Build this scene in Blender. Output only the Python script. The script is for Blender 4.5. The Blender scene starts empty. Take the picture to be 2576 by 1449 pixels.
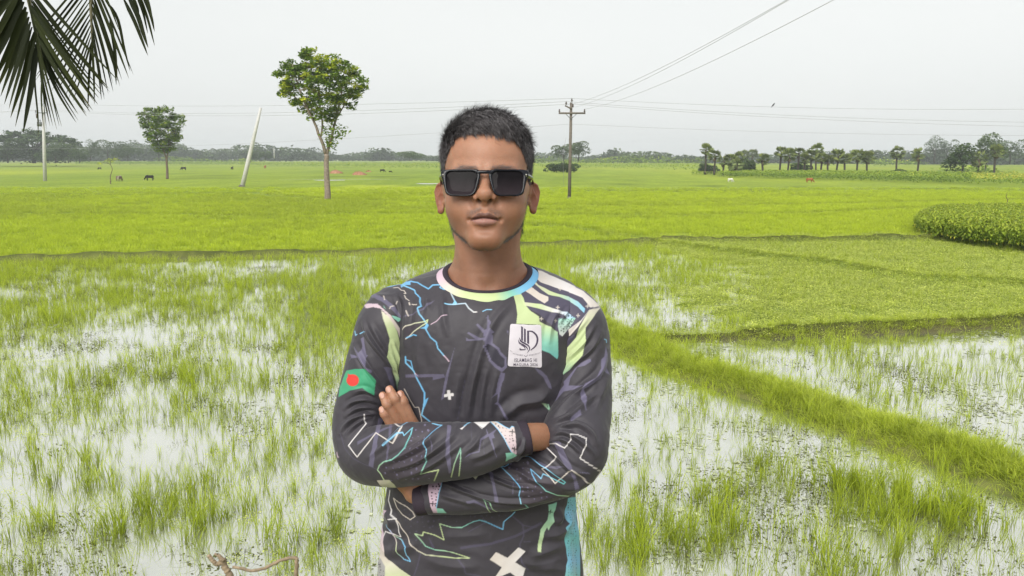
import bpy, bmesh, math, random
import numpy as np
from mathutils import Vector, Matrix
from mathutils.bvhtree import BVHTree

# ------------------------------------------------------------------ camera, sky, sun, exposure
SC = bpy.context.scene
COL = SC.collection
CAMZ = 3.6
PITCH = math.radians(9.5)
FPX = 1946.0                     # focal length in units of a 2576-wide frame
CX, CY = 1288.0, 724.5
cam_d = bpy.data.cameras.new("camera")
cam_d.sensor_width = 36.0
cam_d.lens = 36.0 * FPX / 2576.0
cam_d.clip_start = 0.05
cam_d.clip_end = 6000.0
cam = bpy.data.objects.new("camera", cam_d)
COL.objects.link(cam)
cam.location = (0, 0, CAMZ)
cam.rotation_euler = (math.radians(90) - PITCH, 0, 0)
SC.camera = cam

SUN_EL, SUN_AZ = math.radians(41), math.radians(202)   # azimuth clockwise from +Y: behind the camera, to the left
world = bpy.data.worlds.new("World")
SC.world = world
world.use_nodes = True
wn, wl = world.node_tree.nodes, world.node_tree.links
wn.clear()
w_out = wn.new("ShaderNodeOutputWorld")
w_bg = wn.new("ShaderNodeBackground")
w_sky = wn.new("ShaderNodeTexSky")
w_sky.sky_type = 'NISHITA'
w_sky.sun_disc = False
w_sky.sun_elevation = SUN_EL
w_sky.sun_rotation = SUN_AZ
w_sky.air_density = 1.0
w_sky.dust_density = 3.0
w_sky.ozone_density = 1.0
w_hs = wn.new("ShaderNodeHueSaturation")
w_hs.inputs["Saturation"].default_value = 0.10
w_mix = wn.new("ShaderNodeMix")
w_mix.data_type = 'RGBA'
w_mix.inputs[0].default_value = 0.80                  # closed white overcast veil over the clear sky
w_nz = wn.new("ShaderNodeTexNoise")                    # faint cloud structure in the veil
w_nz.inputs["Scale"].default_value = 1.6
w_nz.inputs["Detail"].default_value = 5
w_tc = wn.new("ShaderNodeTexCoord")
w_mp = wn.new("ShaderNodeMapping")
w_mp.inputs["Scale"].default_value = (1, 1, 3.5)
w_rp = wn.new("ShaderNodeValToRGB")
w_rp.color_ramp.elements[0].position, w_rp.color_ramp.elements[1].position = 0.3, 0.7
w_rp.color_ramp.elements[0].color = (0.474, 0.490, 0.484, 1)
w_rp.color_ramp.elements[1].color = (0.505, 0.517, 0.508, 1)
w_sc = wn.new("ShaderNodeVectorMath")
w_sc.operation = 'SCALE'
w_sc.inputs["Scale"].default_value = 9.3
wl.new(w_tc.outputs["Generated"], w_mp.inputs["Vector"])
wl.new(w_mp.outputs[0], w_nz.inputs["Vector"])
wl.new(w_nz.outputs[0], w_rp.inputs[0])
wl.new(w_rp.outputs[0], w_sc.inputs[0])
wl.new(w_sc.outputs[0], w_mix.inputs[7])
w_bg.inputs["Strength"].default_value = 0.08
wl.new(w_sky.outputs[0], w_hs.inputs["Color"])
wl.new(w_hs.outputs[0], w_mix.inputs[6])
wl.new(w_mix.outputs[2], w_bg.inputs["Color"])
wl.new(w_bg.outputs[0], w_out.inputs["Surface"])

sun_d = bpy.data.lights.new("sun", 'SUN')
sun_d.energy = 1.5
sun_d.angle = math.radians(40)
sun_d.color = (1.0, 0.965, 0.90)
sun = bpy.data.objects.new("sun", sun_d)
COL.objects.link(sun)
_sd = Vector((math.sin(SUN_AZ) * math.cos(SUN_EL), math.cos(SUN_AZ) * math.cos(SUN_EL), math.sin(SUN_EL)))
sun.rotation_euler = _sd.to_track_quat('Z', 'Y').to_euler()
sun.location = (0, 0, 40)

SC.view_settings.view_transform = 'Standard'
SC.view_settings.look = 'None'
SC.view_settings.gamma = 1.0
SC.view_settings.exposure = 1.3
SC.view_settings.use_curve_mapping = False
SC.render.engine = 'CYCLES'
SC.cycles.use_denoising = True
SC.cycles.max_bounces = 6
SC.cycles.diffuse_bounces = 3
SC.cycles.glossy_bounces = 3
SC.cycles.transmission_bounces = 3
SC.cycles.transparent_max_bounces = 12
SC.cycles.volume_bounces = 0
SC.cycles.use_adaptive_sampling = True
SC.cycles.adaptive_threshold = 0.02

# ------------------------------------------------------------------ helpers
rng = np.random.default_rng(11)
_c, _s = math.cos(PITCH), math.sin(PITCH)

def ray(u, v):
    xc, yc = (u - CX) / FPX, (CY - v) / FPX
    return (xc, _c + yc * _s, -_s + yc * _c)

def at(u, v, Y):
    """world point seen at frame point (u, v) standing at distance Y"""
    d = ray(u, v)
    t = Y / d[1]
    return Vector((d[0] * t, Y, CAMZ + d[2] * t))

def ground_at(u, v, z=0.0):
    d = ray(u, v)
    t = (z - CAMZ) / d[2]
    return Vector((d[0] * t, d[1] * t, z))

def project(P):
    """frame coordinates of an array of points"""
    P = np.asarray(P, dtype=np.float64)
    x, y, z = P[..., 0], P[..., 1], P[..., 2] - CAMZ
    d = y * _c - z * _s
    return CX + FPX * x / d, CY - FPX * (y * _s + z * _c) / d

def link(o, parent=None):
    COL.objects.link(o)
    if parent is not None:
        o.parent = parent
    return o

def mesh_from(name, verts, faces, smooth=True):
    """fast mesh: verts (N,3), faces (M,3|4) arrays or list of arrays"""
    me = bpy.data.meshes.new(name)
    verts = np.ascontiguousarray(verts, dtype=np.float32)
    if isinstance(faces, np.ndarray):
        faces = [faces]
    faces = [np.ascontiguousarray(f, dtype=np.int32) for f in faces if len(f)]
    nl = sum(f.size for f in faces)
    nf = sum(len(f) for f in faces)
    me.vertices.add(len(verts))
    me.vertices.foreach_set("co", verts.ravel())
    me.loops.add(nl)
    me.loops.foreach_set("vertex_index", np.concatenate([f.ravel() for f in faces]))
    me.polygons.add(nf)
    tot = np.concatenate([np.full(len(f), f.shape[1], dtype=np.int32) for f in faces])
    st = np.concatenate([[0], np.cumsum(tot)[:-1]]).astype(np.int32)
    me.polygons.foreach_set("loop_start", st)
    try:
        me.polygons.foreach_set("loop_total", tot)
    except Exception:
        pass
    me.update(calc_edges=True)
    me.validate()
    if smooth:
        me.polygons.foreach_set("use_smooth", np.ones(len(me.polygons), dtype=bool))
    return me

def add_color(me, name, rgb):
    a = me.attributes.new(name, 'FLOAT_COLOR', 'POINT')
    buf = np.ones((len(rgb), 4), dtype=np.float32)
    buf[:, :rgb.shape[1]] = rgb
    a.data.foreach_set("color", buf.ravel())

def add_float(me, name, val):
    a = me.attributes.new(name, 'FLOAT', 'POINT')
    a.data.foreach_set("value", np.ascontiguousarray(val, dtype=np.float32))

def obj(name, me, mat=None, parent=None, **tags):
    o = bpy.data.objects.new(name, me)
    link(o, parent)
    if mat is not None and len(me.materials) == 0:
        me.materials.append(mat)
    for k, val in tags.items():
        if val is not None:
            o[k] = val
    return o

def empty(name, loc, **tags):
    o = bpy.data.objects.new(name, None)
    o.empty_display_size = 0.1
    link(o)
    o.location = loc
    for k, val in tags.items():
        if val is not None:
            o[k] = val
    return o

def lin(r, g, b):
    f = lambda c: (c / 255.0 / 12.92) if c <= 10.3 else ((c / 255.0 + 0.055) / 1.055) ** 2.4
    return (f(r), f(g), f(b))

class Mat:
    """small node-tree builder round a Principled BSDF"""
    def __init__(self, name):
        self.m = bpy.data.materials.new(name)
        self.m.use_nodes = True
        self.n = self.m.node_tree.nodes
        self.l = self.m.node_tree.links
        self.b = self.n["Principled BSDF"]
        self.out = self.n["Material Output"]
    def new(self, t, **kw):
        nd = self.n.new(t)
        for k, v in kw.items():
            setattr(nd, k, v)
        return nd
    def set(self, **kw):
        for k, v in kw.items():
            self.b.inputs[k.replace("_", " ")].default_value = v
        return self
    def attr(self, name):
        return self.new("ShaderNodeAttribute", attribute_name=name)
    def noise(self, scale, detail=4, rough=0.55, coord="Object", vec=None, stretch=None):
        nz = self.new("ShaderNodeTexNoise")
        nz.inputs["Scale"].default_value = scale
        nz.inputs["Detail"].default_value = detail
        nz.inputs["Roughness"].default_value = rough
        if vec is None:
            tc = self.new("ShaderNodeTexCoord")
            vec = tc.outputs[coord]
        if stretch is not None:
            mp = self.new("ShaderNodeMapping")
            mp.inputs["Scale"].default_value = stretch
            self.l.new(vec, mp.inputs["Vector"])
            vec = mp.outputs[0]
        self.l.new(vec, nz.inputs["Vector"])
        return nz
    def ramp(self, fac, stops):
        r = self.new("ShaderNodeValToRGB")
        e = r.color_ramp.elements
        while len(e) < len(stops):
            e.new(0.5)
        for el, (p, c) in zip(e, stops):
            el.position = p
            el.color = (*c[:3], 1) if len(c) >= 3 else (c[0], c[0], c[0], 1)
        self.l.new(fac, r.inputs[0])
        return r
    def mix(self, a, b, fac, mode='MIX'):
        mx = self.new("ShaderNodeMix", data_type='RGBA', blend_type=mode)
        for sock, val in ((mx.inputs[6], a), (mx.inputs[7], b), (mx.inputs[0], fac)):
            if isinstance(val, bpy.types.NodeSocket):
                self.l.new(val, sock)
            elif isinstance(val, (int, float)):
                sock.default_value = val
            else:
                sock.default_value = (*val[:3], 1)
        return mx.outputs[2]
    def bump(self, height, strength=0.3, dist=0.01):
        b = self.new("ShaderNodeBump")
        b.inputs["Strength"].default_value = strength
        b.inputs["Distance"].default_value = dist
        self.l.new(height, b.inputs["Height"])
        self.l.new(b.outputs[0], self.b.inputs["Normal"])
        return b
    def color(self, sock):
        self.l.new(sock, self.b.inputs["Base Color"])
        return self

def flat_mat(name, rgb, rough=0.6, var=0.25, scale=8.0, spec=0.4, bump=0.0, coord="Object"):
    """plain surface: base colour broken by two octaves of noise"""
    M = Mat(name)
    nz = M.noise(scale, 5, 0.6, coord)
    lo = tuple(c * (1 - var) for c in rgb)
    hi = tuple(min(1, c * (1 + var)) for c in rgb)
    r = M.ramp(nz.outputs[0], [(0.3, lo), (0.7, hi)])
    M.color(r.outputs[0])
    M.set(Roughness=rough, Specular_IOR_Level=spec)
    if bump:
        M.bump(nz.outputs[0], 0.5, bump)
    return M.m

def vnoise(P, scale, seed=0):
    """smooth value noise on points (N,3) -> (N,) in [-1,1]"""
    Q = np.asarray(P, dtype=np.float64) * scale + seed * 17.31
    i = np.floor(Q).astype(np.int64)
    f = Q - i
    f = f * f * (3 - 2 * f)
    def h(ix, iy, iz):
        n = (ix * 374761393 + iy * 668265263 + iz * 2147483647 + seed * 144665) & 0x7fffffff
        n = ((n ^ (n >> 13)) * 1274126177) & 0x7fffffff
        return ((n ^ (n >> 16)) & 0xffff) / 32767.5 - 1.0
    r = 0
    for a in (0, 1):
        for b in (0, 1):
            for c in (0, 1):
                w = (f[:, 0] if a else 1 - f[:, 0]) * (f[:, 1] if b else 1 - f[:, 1]) * (f[:, 2] if c else 1 - f[:, 2])
                r = r + w * h(i[:, 0] + a, i[:, 1] + b, i[:, 2] + c)
    return r

def fbm(P, scale, seed=0, oct=3):
    a, r = 1.0, 0
    for k in range(oct):
        r = r + a * vnoise(P, scale * 2 ** k, seed + k)
        a *= 0.5
    return r

# --- signed distance modelling, meshed with surface nets
def sd_ell(P, c, r):
    q = P - np.asarray(c, dtype=np.float32)
    r = np.asarray(r, dtype=np.float32)
    k0 = np.sqrt((q / r * (q / r)).sum(-1)) + 1e-9
    k1 = np.sqrt((q / (r * r) * (q / (r * r))).sum(-1)) + 1e-9
    return k0 * (k0 - 1.0) / k1

def sd_cap(P, a, b, ra, rb=None):
    a = np.asarray(a, dtype=np.float32); b = np.asarray(b, dtype=np.float32)
    rb = ra if rb is None else rb
    pa, ba = P - a, b - a
    h = np.clip((pa @ ba) / max(float(ba @ ba), 1e-12), 0, 1)
    d = pa - h[..., None] * ba
    return np.sqrt((d * d).sum(-1)) - (ra + (rb - ra) * h)

def sd_chain(P, pts, rad):
    d = None
    for i in range(len(pts) - 1):
        e = sd_cap(P, pts[i], pts[i + 1], rad[i], rad[i + 1])
        d = e if d is None else np.minimum(d, e)
    return d

def smin(a, b, k):
    h = np.clip(0.5 + 0.5 * (b - a) / k, 0, 1)
    return b + (a - b) * h - k * h * (1 - h)

def smax(a, b, k):
    return -smin(-a, -b, k)

def surface_nets(fn, lo, hi, h, cf=5, chunk=400000):
    """mesh the zero set of fn (points (N,3) -> (N,)) on a grid of step h; only the band round the surface is sampled finely"""
    lo = np.asarray(lo, dtype=np.float32)
    n = np.ceil((np.asarray(hi) - lo) / (h * cf)).astype(int) * cf
    H = h * cf
    nc = n // cf
    ax = [lo[k] + H * (np.arange(nc[k]) + 0.5) for k in range(3)]
    C = np.stack(np.meshgrid(*ax, indexing="ij"), -1).astype(np.float32)
    dc = fn(C.reshape(-1, 3)).reshape(nc)
    V = np.repeat(np.repeat(np.repeat(dc, cf, 0), cf, 1), cf, 2).astype(np.float32)
    band = np.abs(dc) < H * 1.9
    B = np.repeat(np.repeat(np.repeat(band, cf, 0), cf, 1), cf, 2)
    idx = np.argwhere(B)
    P = (lo + h * (idx + 0.5)).astype(np.float32)
    vals = np.concatenate([fn(P[i:i + chunk]) for i in range(0, len(P), chunk)])
    V[idx[:, 0], idx[:, 1], idx[:, 2]] = vals
    S = V < 0
    cells = np.zeros(np.array(V.shape) - 1, dtype=np.int32)
    for a in (0, 1):
        for b in (0, 1):
            for c in (0, 1):
                cells += S[a:a + cells.shape[0], b:b + cells.shape[1], c:c + cells.shape[2]]
    act = (cells > 0) & (cells < 8)
    ci = np.argwhere(act)
    vid = np.full(cells.shape, -1, dtype=np.int64)
    vid[act] = np.arange(len(ci))
    acc = np.zeros((len(ci), 3)); cnt = np.zeros(len(ci))
    corners = [(a, b, c) for a in (0, 1) for b in (0, 1) for c in (0, 1)]
    for i, p in enumerate(corners):
        for q in corners[i + 1:]:
            if sum(abs(x - y) for x, y in zip(p, q)) != 1:
                continue
            va = V[ci[:, 0] + p[0], ci[:, 1] + p[1], ci[:, 2] + p[2]]
            vb = V[ci[:, 0] + q[0], ci[:, 1] + q[1], ci[:, 2] + q[2]]
            m = (va < 0) != (vb < 0)
            t = np.where(m, va / np.where(va == vb, 1, va - vb), 0)
            pt = np.asarray(p) + t[:, None] * (np.asarray(q) - np.asarray(p))
            acc += np.where(m[:, None], pt, 0); cnt += m
    verts = lo + h * (ci + acc / cnt[:, None] + 0.5)
    faces = []
    for axis in range(3):
        o1, o2 = [(1, 2), (2, 0), (0, 1)][axis]
        sl0 = [slice(None)] * 3; sl1 = [slice(None)] * 3
        sl0[axis] = slice(0, -1); sl1[axis] = slice(1, None)
        ch = S[tuple(sl0)] != S[tuple(sl1)]
        e = np.argwhere(ch)
        e = e[(e[:, o1] > 0) & (e[:, o2] > 0) & (e[:, o1] < V.shape[o1] - 1) & (e[:, o2] < V.shape[o2] - 1)]
        d1 = np.zeros(3, int); d1[o1] = 1
        d2 = np.zeros(3, int); d2[o2] = 1
        g = lambda x: vid[x[:, 0], x[:, 1], x[:, 2]]
        q = np.stack([g(e - d1 - d2), g(e - d2), g(e), g(e - d1)], 1)
        flip = ~S[e[:, 0], e[:, 1], e[:, 2]]
        q[flip] = q[flip][:, ::-1]
        faces.append(q[(q >= 0).all(1)])
    return verts, np.concatenate(faces)

def relax(verts, faces, it=1, lam=0.5):
    """Laplacian smoothing over quad edges"""
    e = np.concatenate([faces[:, [i, (i + 1) % faces.shape[1]]] for i in range(faces.shape[1])])
    e = np.concatenate([e, e[:, ::-1]])
    deg = np.bincount(e[:, 0], minlength=len(verts)).astype(float)
    deg[deg == 0] = 1
    for _ in range(it):
        s = np.stack([np.bincount(e[:, 0], weights=verts[e[:, 1], k], minlength=len(verts)) for k in range(3)], 1)
        verts = verts + lam * (s / deg[:, None] - verts)
    return verts

def vert_normals(V, F):
    a, b, c = V[F[:, 0]], V[F[:, 1]], V[F[:, 2]]
    n = np.cross(b - a, c - a)
    if F.shape[1] == 4:
        n = n + np.cross(c - a, V[F[:, 3]] - a)
    out = np.zeros_like(V)
    for k in range(3):
        for j in range(F.shape[1]):
            out[:, k] += np.bincount(F[:, j], weights=n[:, k], minlength=len(V))
    return out / (np.linalg.norm(out, axis=1, keepdims=True) + 1e-12)

def ss(x, a, b):
    t = np.clip((x - a) / (b - a), 0, 1)
    return t * t * (3 - 2 * t)

def tube(pts, rad, sides=8, cap=True):
    """verts, faces of a tapered tube along a polyline (parallel transport)"""
    pts = np.asarray(pts, dtype=float); rad = np.asarray(rad, dtype=float) * np.ones(len(pts))
    T = np.gradient(pts, axis=0)
    T /= np.linalg.norm(T, axis=1, keepdims=True) + 1e-12
    u = np.cross(T[0], [0, 0, 1.0])
    if np.linalg.norm(u) < 1e-3:
        u = np.cross(T[0], [0, 1.0, 0])
    u /= np.linalg.norm(u)
    a = np.arange(sides) * 2 * math.pi / sides
    rings = []
    for i in range(len(pts)):
        u = u - T[i] * (u @ T[i]); u /= np.linalg.norm(u) + 1e-12
        w = np.cross(T[i], u)
        rings.append(pts[i] + rad[i] * (np.cos(a)[:, None] * u + np.sin(a)[:, None] * w))
    V = np.concatenate(rings)
    F = []
    for i in range(len(pts) - 1):
        for k in range(sides):
            k2 = (k + 1) % sides
            F.append((i * sides + k, i * sides + k2, (i + 1) * sides + k2, (i + 1) * sides + k))
    F = np.array(F)
    if cap:
        n = len(V)
        V = np.concatenate([V, pts[:1], pts[-1:]])
        C = [(n, (k + 1) % sides, k, k) for k in range(sides)]
        o = (len(pts) - 1) * sides
        C += [(n + 1, o + k, o + (k + 1) % sides, o + (k + 1) % sides) for k in range(sides)]
        tri = np.array(C)[:, :3]
        return V, [F, tri]
    return V, [F]

def merge(parts):
    """join (V, [F...]) pieces"""
    Vs, q, t, n = [], [], [], 0
    for V, Fs in parts:
        for F in Fs:
            (q if F.shape[1] == 4 else t).append(F + n)
        Vs.append(V); n += len(V)
    out = []
    if q: out.append(np.concatenate(q))
    if t: out.append(np.concatenate(t))
    return np.concatenate(Vs), out

def spline(pts, n):
    """Catmull-Rom through pts, n samples"""
    p = np.asarray(pts, dtype=float)
    p = np.concatenate([2 * p[:1] - p[1:2], p, 2 * p[-1:] - p[-2:-1]])
    m = len(p) - 3
    t = np.linspace(0, m, n)
    i = np.minimum(t.astype(int), m - 1)
    f = (t - i)[:, None]
    a, b, c, d = p[i], p[i + 1], p[i + 2], p[i + 3]
    return 0.5 * (2 * b + (c - a) * f + (2 * a - 5 * b + 4 * c - d) * f ** 2 + (3 * b - a - 3 * c + d) * f ** 3)
# ------------------------------------------------------------------ the setting: terrain, water, bank
def g2(pts, z=0.0):
    return np.array([tuple(ground_at(u, v, z))[:2] for u, v in pts])

BUND_FAR = g2([(-700, 668), (-300, 661), (0, 656), (400, 647), (850, 638), (1200, 627), (1342, 620.5), (1629, 611.5), (1950, 610), (2281, 608), (2700, 605), (3400, 604)])
BUND_MID = g2([(1545, 858), (1738, 853), (1900, 849), (2059, 842), (2300, 832), (2576, 815), (2900, 798), (3400, 780)])
BUND_NEAR = g2([(1470, 812), (1540, 846), (1709, 922), (1942, 992), (2176, 1070), (2351, 1130), (2576, 1215), (2900, 1320)])
BUND_X = g2([(1640, 612), (1850, 640), (2100, 670), (2300, 705), (2576, 720), (3000, 735)])           # low ridge in the weedy field
LINES_FAR = [g2([(-600, 497), (0, 490), (320, 488), (620, 487), (1000, 489), (1300, 492)]), g2([(1300, 545), (1700, 545), (2000, 541), (2260, 528), (2576, 520)]), g2([(1500, 482), (1900, 481), (2300, 478), (2700, 474)]),
             g2([(-600, 445), (300, 441), (900, 446), (1500, 441)]), g2([(1420, 462), (2100, 474), (2800, 486)]), g2([(850, 540), (1100, 541), (1400, 532)]), g2([(1342, 566), (1500, 585), (1640, 611)]), g2([(1300, 519), (1800, 522), (2300, 510), (2800, 500)]), g2([(-500, 541), (250, 540), (700, 546), (1000, 541)]), g2([(620, 487), (760, 500), (900, 505), (1100, 512)])]

def pl_dist(P, line):
    return seg_dist2(P, line)

def seg_dist2(P, line):
    best = np.full(len(P), 1e9)
    for i in range(len(line) - 1):
        a, b = line[i], line[i + 1]; ba = b - a
        h = np.clip(((P - a) @ ba) / max(ba @ ba, 1e-9), 0, 1)
        best = np.minimum(best, np.linalg.norm(P - a - h[:, None] * ba, axis=1))
    return best

def line_y(P, line):
    """signed: P beyond (farther than) the line"""
    o = np.argsort(line[:, 0])
    return P[:, 1] - np.interp(P[:, 0], line[o, 0], line[o, 1])

def in_poly(P, poly):
    x, y = P[:, 0], P[:, 1]
    r = np.zeros(len(P), bool)
    for i in range(len(poly)):
        (x0, y0), (x1, y1) = poly[i - 1], poly[i]
        if y0 == y1: continue
        c = (y0 > y) != (y1 > y)
        r ^= c & (x < (x1 - x0) * (y - y0) / (y1 - y0) + x0)
    return r

def pond_right(P):
    """between the middle bund and the near diagonal bund"""
    return (line_y(P, BUND_MID) < 0) & (line_y_x(P) > 0)

def line_y_x(P):
    """side of the diagonal near bund: positive to the right / beyond"""
    o = np.argsort(BUND_NEAR[:, 1])
    return P[:, 0] - np.interp(P[:, 1], BUND_NEAR[o, 1], BUND_NEAR[o, 0])

def weedy(P):
    """weedy dense field beyond the middle bund, 0..1"""
    m = (line_y(P, BUND_FAR) < 0) & (line_y(P, BUND_MID) > 0) & (P[:, 0] > BUND_NEAR[0, 0])
    b = P[:, 0] - (BUND_NEAR[0, 0] + 1.2 + 0.10 * (P[:, 1] - 14))
    n = fbm(np.c_[P * [1, 0.6], np.zeros(len(P))], 0.35, 5)
    n3 = fbm(np.c_[P, np.zeros(len(P))], 1.7, 15, 2)
    return m * ss(b + 2.6 * n + 1.6 * n3, 0.0, 5.0)

def height(P):
    z = np.full(len(P), -0.10)
    d = line_y(P, BUND_FAR)
    z += 0.16 * ss(d, -0.4, 0.6)
    z = np.where(d > 40, z + 0.0, z)
    n = fbm(np.c_[P, np.zeros(len(P))], 0.9, 2)
    for line, w, h in ((BUND_FAR, 0.30, 0.20), (BUND_MID, 0.20, 0.12), (BUND_NEAR, 0.60, 0.13), (BUND_X, 0.30, 0.08)):
        k = np.exp(-(seg_dist2(P, line) / w) ** 2)
        z = np.maximum(z, z * (1 - k) + (h * (1 + 0.35 * n)) * k)
    z += 0.13 * weedy(P)
    z += 0.02 * n * ss(P[:, 1], 20, 30)
    # the bank the person stands on
    y0 = 2.25 + 0.10 * fbm(np.c_[P[:, 0], np.zeros(len(P)), np.zeros(len(P))], 0.6, 9)
    b = 1 - ss(P[:, 1], y0, y0 + 2.5)
    z = np.maximum(z, -0.10 + 2.10 * b - 0.0)
    z = np.where(P[:, 1] < 2.2, 2.0 + 0.004 * n, z)
    return z

def sheet(xs, ys):
    X, Y = np.meshgrid(xs, ys)
    P = np.stack([X.ravel(), Y.ravel()], 1)
    return np.c_[P, height(P)], grid_faces0(len(ys), len(xs))

def grid_faces0(nr, nc):
    i, j = np.meshgrid(np.arange(nr - 1), np.arange(nc - 1), indexing="ij")
    return np.stack([i * nc + j, i * nc + j + 1, (i + 1) * nc + j + 1, (i + 1) * nc + j], -1).reshape(-1, 4)

def spread(a, b, n, p):
    t = np.linspace(0, 1, n)
    return a + (b - a) * t ** p
xs_half = np.concatenate([np.linspace(0, 24, 200), spread(24, 1900, 66, 3.0)[1:]])
xs = np.concatenate([-xs_half[::-1], xs_half[1:]])
ys = np.concatenate([np.linspace(-60, -3, 8)[:-1], np.linspace(-3, 6, 60)[:-1], np.linspace(6, 40, 300), spread(40, 1900, 100, 3.0)[1:]])
GV, GF = sheet(xs, ys)
GP = GV[:, :2]
# field colour: crops of slightly different green, dry bunds, bare mud under water
n_big = fbm(np.c_[GP * [1, 0.35], np.zeros(len(GP))], 0.035, 4)
n_mid = fbm(np.c_[GP, np.zeros(len(GP))], 0.35, 6)
FIELD = np.array([0.225, 0.300, 0.034])
FIELD_Y = np.array([0.300, 0.360, 0.036])
FIELD_D = np.array([0.150, 0.225, 0.030])
gcol = np.tile(FIELD, (len(GP), 1))
def gblend(m, c):
    global gcol
    gcol = gcol * (1 - m[:, None]) + np.asarray(c) * m[:, None]
gblend(ss(n_big, 0.0, 0.7) * 0.7, FIELD_Y)
gblend(ss(-n_big, 0.1, 0.8) * 0.55, FIELD_D)
PLOT_Y = g2([(640, 484), (900, 466), (1300, 474), (1290, 500), (1000, 498), (800, 498)])
PLOT_D = g2([(-400, 494), (300, 489), (610, 486), (800, 503), (1000, 515), (800, 560), (300, 560), (-400, 560)])
gblend(in_poly(GP, PLOT_Y) * 0.8, [0.35, 0.42, 0.035])
gblend(in_poly(GP, PLOT_D) * 0.45, FIELD_D)
for line in LINES_FAR:
    w = 0.45 + line[:, 1].mean() * 0.006
    gblend(np.exp(-(seg_dist2(GP, line) / w) ** 2) * 0.8, FIELD_D * 0.6)
MUD = np.array([0.105, 0.095, 0.062])
near = 1 - ss(line_y(GP, BUND_FAR), -0.6, 0.2)
gblend(near, MUD)
gblend(near * weedy(GP), [0.20, 0.26, 0.055])
for line, w, c in ((BUND_NEAR, 0.8, [0.19, 0.22, 0.055]), (BUND_FAR, 0.30, [0.070, 0.075, 0.030]), (BUND_MID, 0.20, [0.085, 0.090, 0.035])):
    gblend(np.exp(-(seg_dist2(GP, line) / w) ** 2) * 0.85, c)
gblend(1 - ss(GP[:, 1], 4.0, 5.4), [0.13, 0.12, 0.06])
gcol *= (1 + 0.12 * n_mid)[:, None]
def ground_material():
    M = Mat("paddy_ground")
    a = M.attr("field_color")
    tc = M.new("ShaderNodeTexCoord")
    n1 = M.noise(3.0, 6, 0.65, vec=tc.outputs["Object"], stretch=(1, 0.5, 1))
    n2 = M.noise(0.25, 5, 0.6, vec=tc.outputs["Object"], stretch=(1, 0.35, 1))
    r1 = M.ramp(n1.outputs[0], [(0.32, (0.72, 0.74, 0.70)), (0.68, (1.22, 1.18, 1.10))])
    r2 = M.ramp(n2.outputs[0], [(0.3, (0.84, 0.88, 0.86)), (0.7, (1.14, 1.10, 1.05))])
    c = M.mix(a.outputs["Color"], r1.outputs[0], 1.0, 'MULTIPLY')
    c = M.mix(c, r2.outputs[0], 1.0, 'MULTIPLY')
    M.color(c).set(Roughness=0.9, Specular_IOR_Level=0.1)
    M.bump(n1.outputs[0], 0.6, 0.05)
    return M.m
me = mesh_from("ground", GV, GF)
add_color(me, "field_color", np.clip(gcol, 0, 1))
obj("ground", me, ground_material(), None, kind="structure")

def water_material():
    M = Mat("paddy_water")
    tc = M.new("ShaderNodeTexCoord")
    n1 = M.noise(0.9, 5, 0.62, vec=tc.outputs["Object"])
    n2 = M.noise(14.0, 4, 0.6, vec=tc.outputs["Object"])
    n3 = M.noise(5.0, 3, 0.5, vec=tc.outputs["Object"])
    r = M.ramp(n1.outputs[0], [(0.35, (0.24, 0.245, 0.19)), (0.68, (0.40, 0.41, 0.32))])
    r2 = M.ramp(n2.outputs[0], [(0.35, (0.82, 0.83, 0.80)), (0.65, (1.1, 1.1, 1.08))])
    M.color(M.mix(r.outputs[0], r2.outputs[0], 1.0, 'MULTIPLY'))
    M.set(Roughness=0.5, Specular_IOR_Level=0.2)
    # still silty water: mirror film over a pale murk
    gl = M.new("ShaderNodeBsdfGlossy"); gl.inputs["Color"].default_value = (0.97, 0.97, 0.92, 1)
    rr = M.ramp(n1.outputs[0], [(0.45, (0.02,) * 3), (0.75, (0.16,) * 3)])
    M.l.new(rr.outputs[0], gl.inputs["Roughness"])
    bp = M.bump(n3.outputs[0], 0.08, 0.02)
    M.l.new(bp.outputs[0], gl.inputs["Normal"])
    lw = M.new("ShaderNodeLayerWeight"); lw.inputs["Blend"].default_value = 0.55
    mr = M.new("ShaderNodeMapRange"); mr.inputs["To Min"].default_value = 0.34; mr.inputs["To Max"].default_value = 0.98
    M.l.new(lw.outputs["Facing"], mr.inputs["Value"])
    mx = M.new("ShaderNodeMixShader")
    M.l.new(mr.outputs[0], mx.inputs[0]); M.l.new(M.b.outputs[0], mx.inputs[1]); M.l.new(gl.outputs[0], mx.inputs[2])
    M.l.new(mx.outputs[0], M.out.inputs["Surface"])
    return M.m
wx = np.linspace(-45, 60, 90); wy = np.linspace(4.2, 42, 60)
X, Y = np.meshgrid(wx, wy)
obj("water", mesh_from("water", np.c_[X.ravel(), Y.ravel(), np.zeros(X.size)], grid_faces0(60, 90)), water_material(), None, kind="structure")
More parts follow.
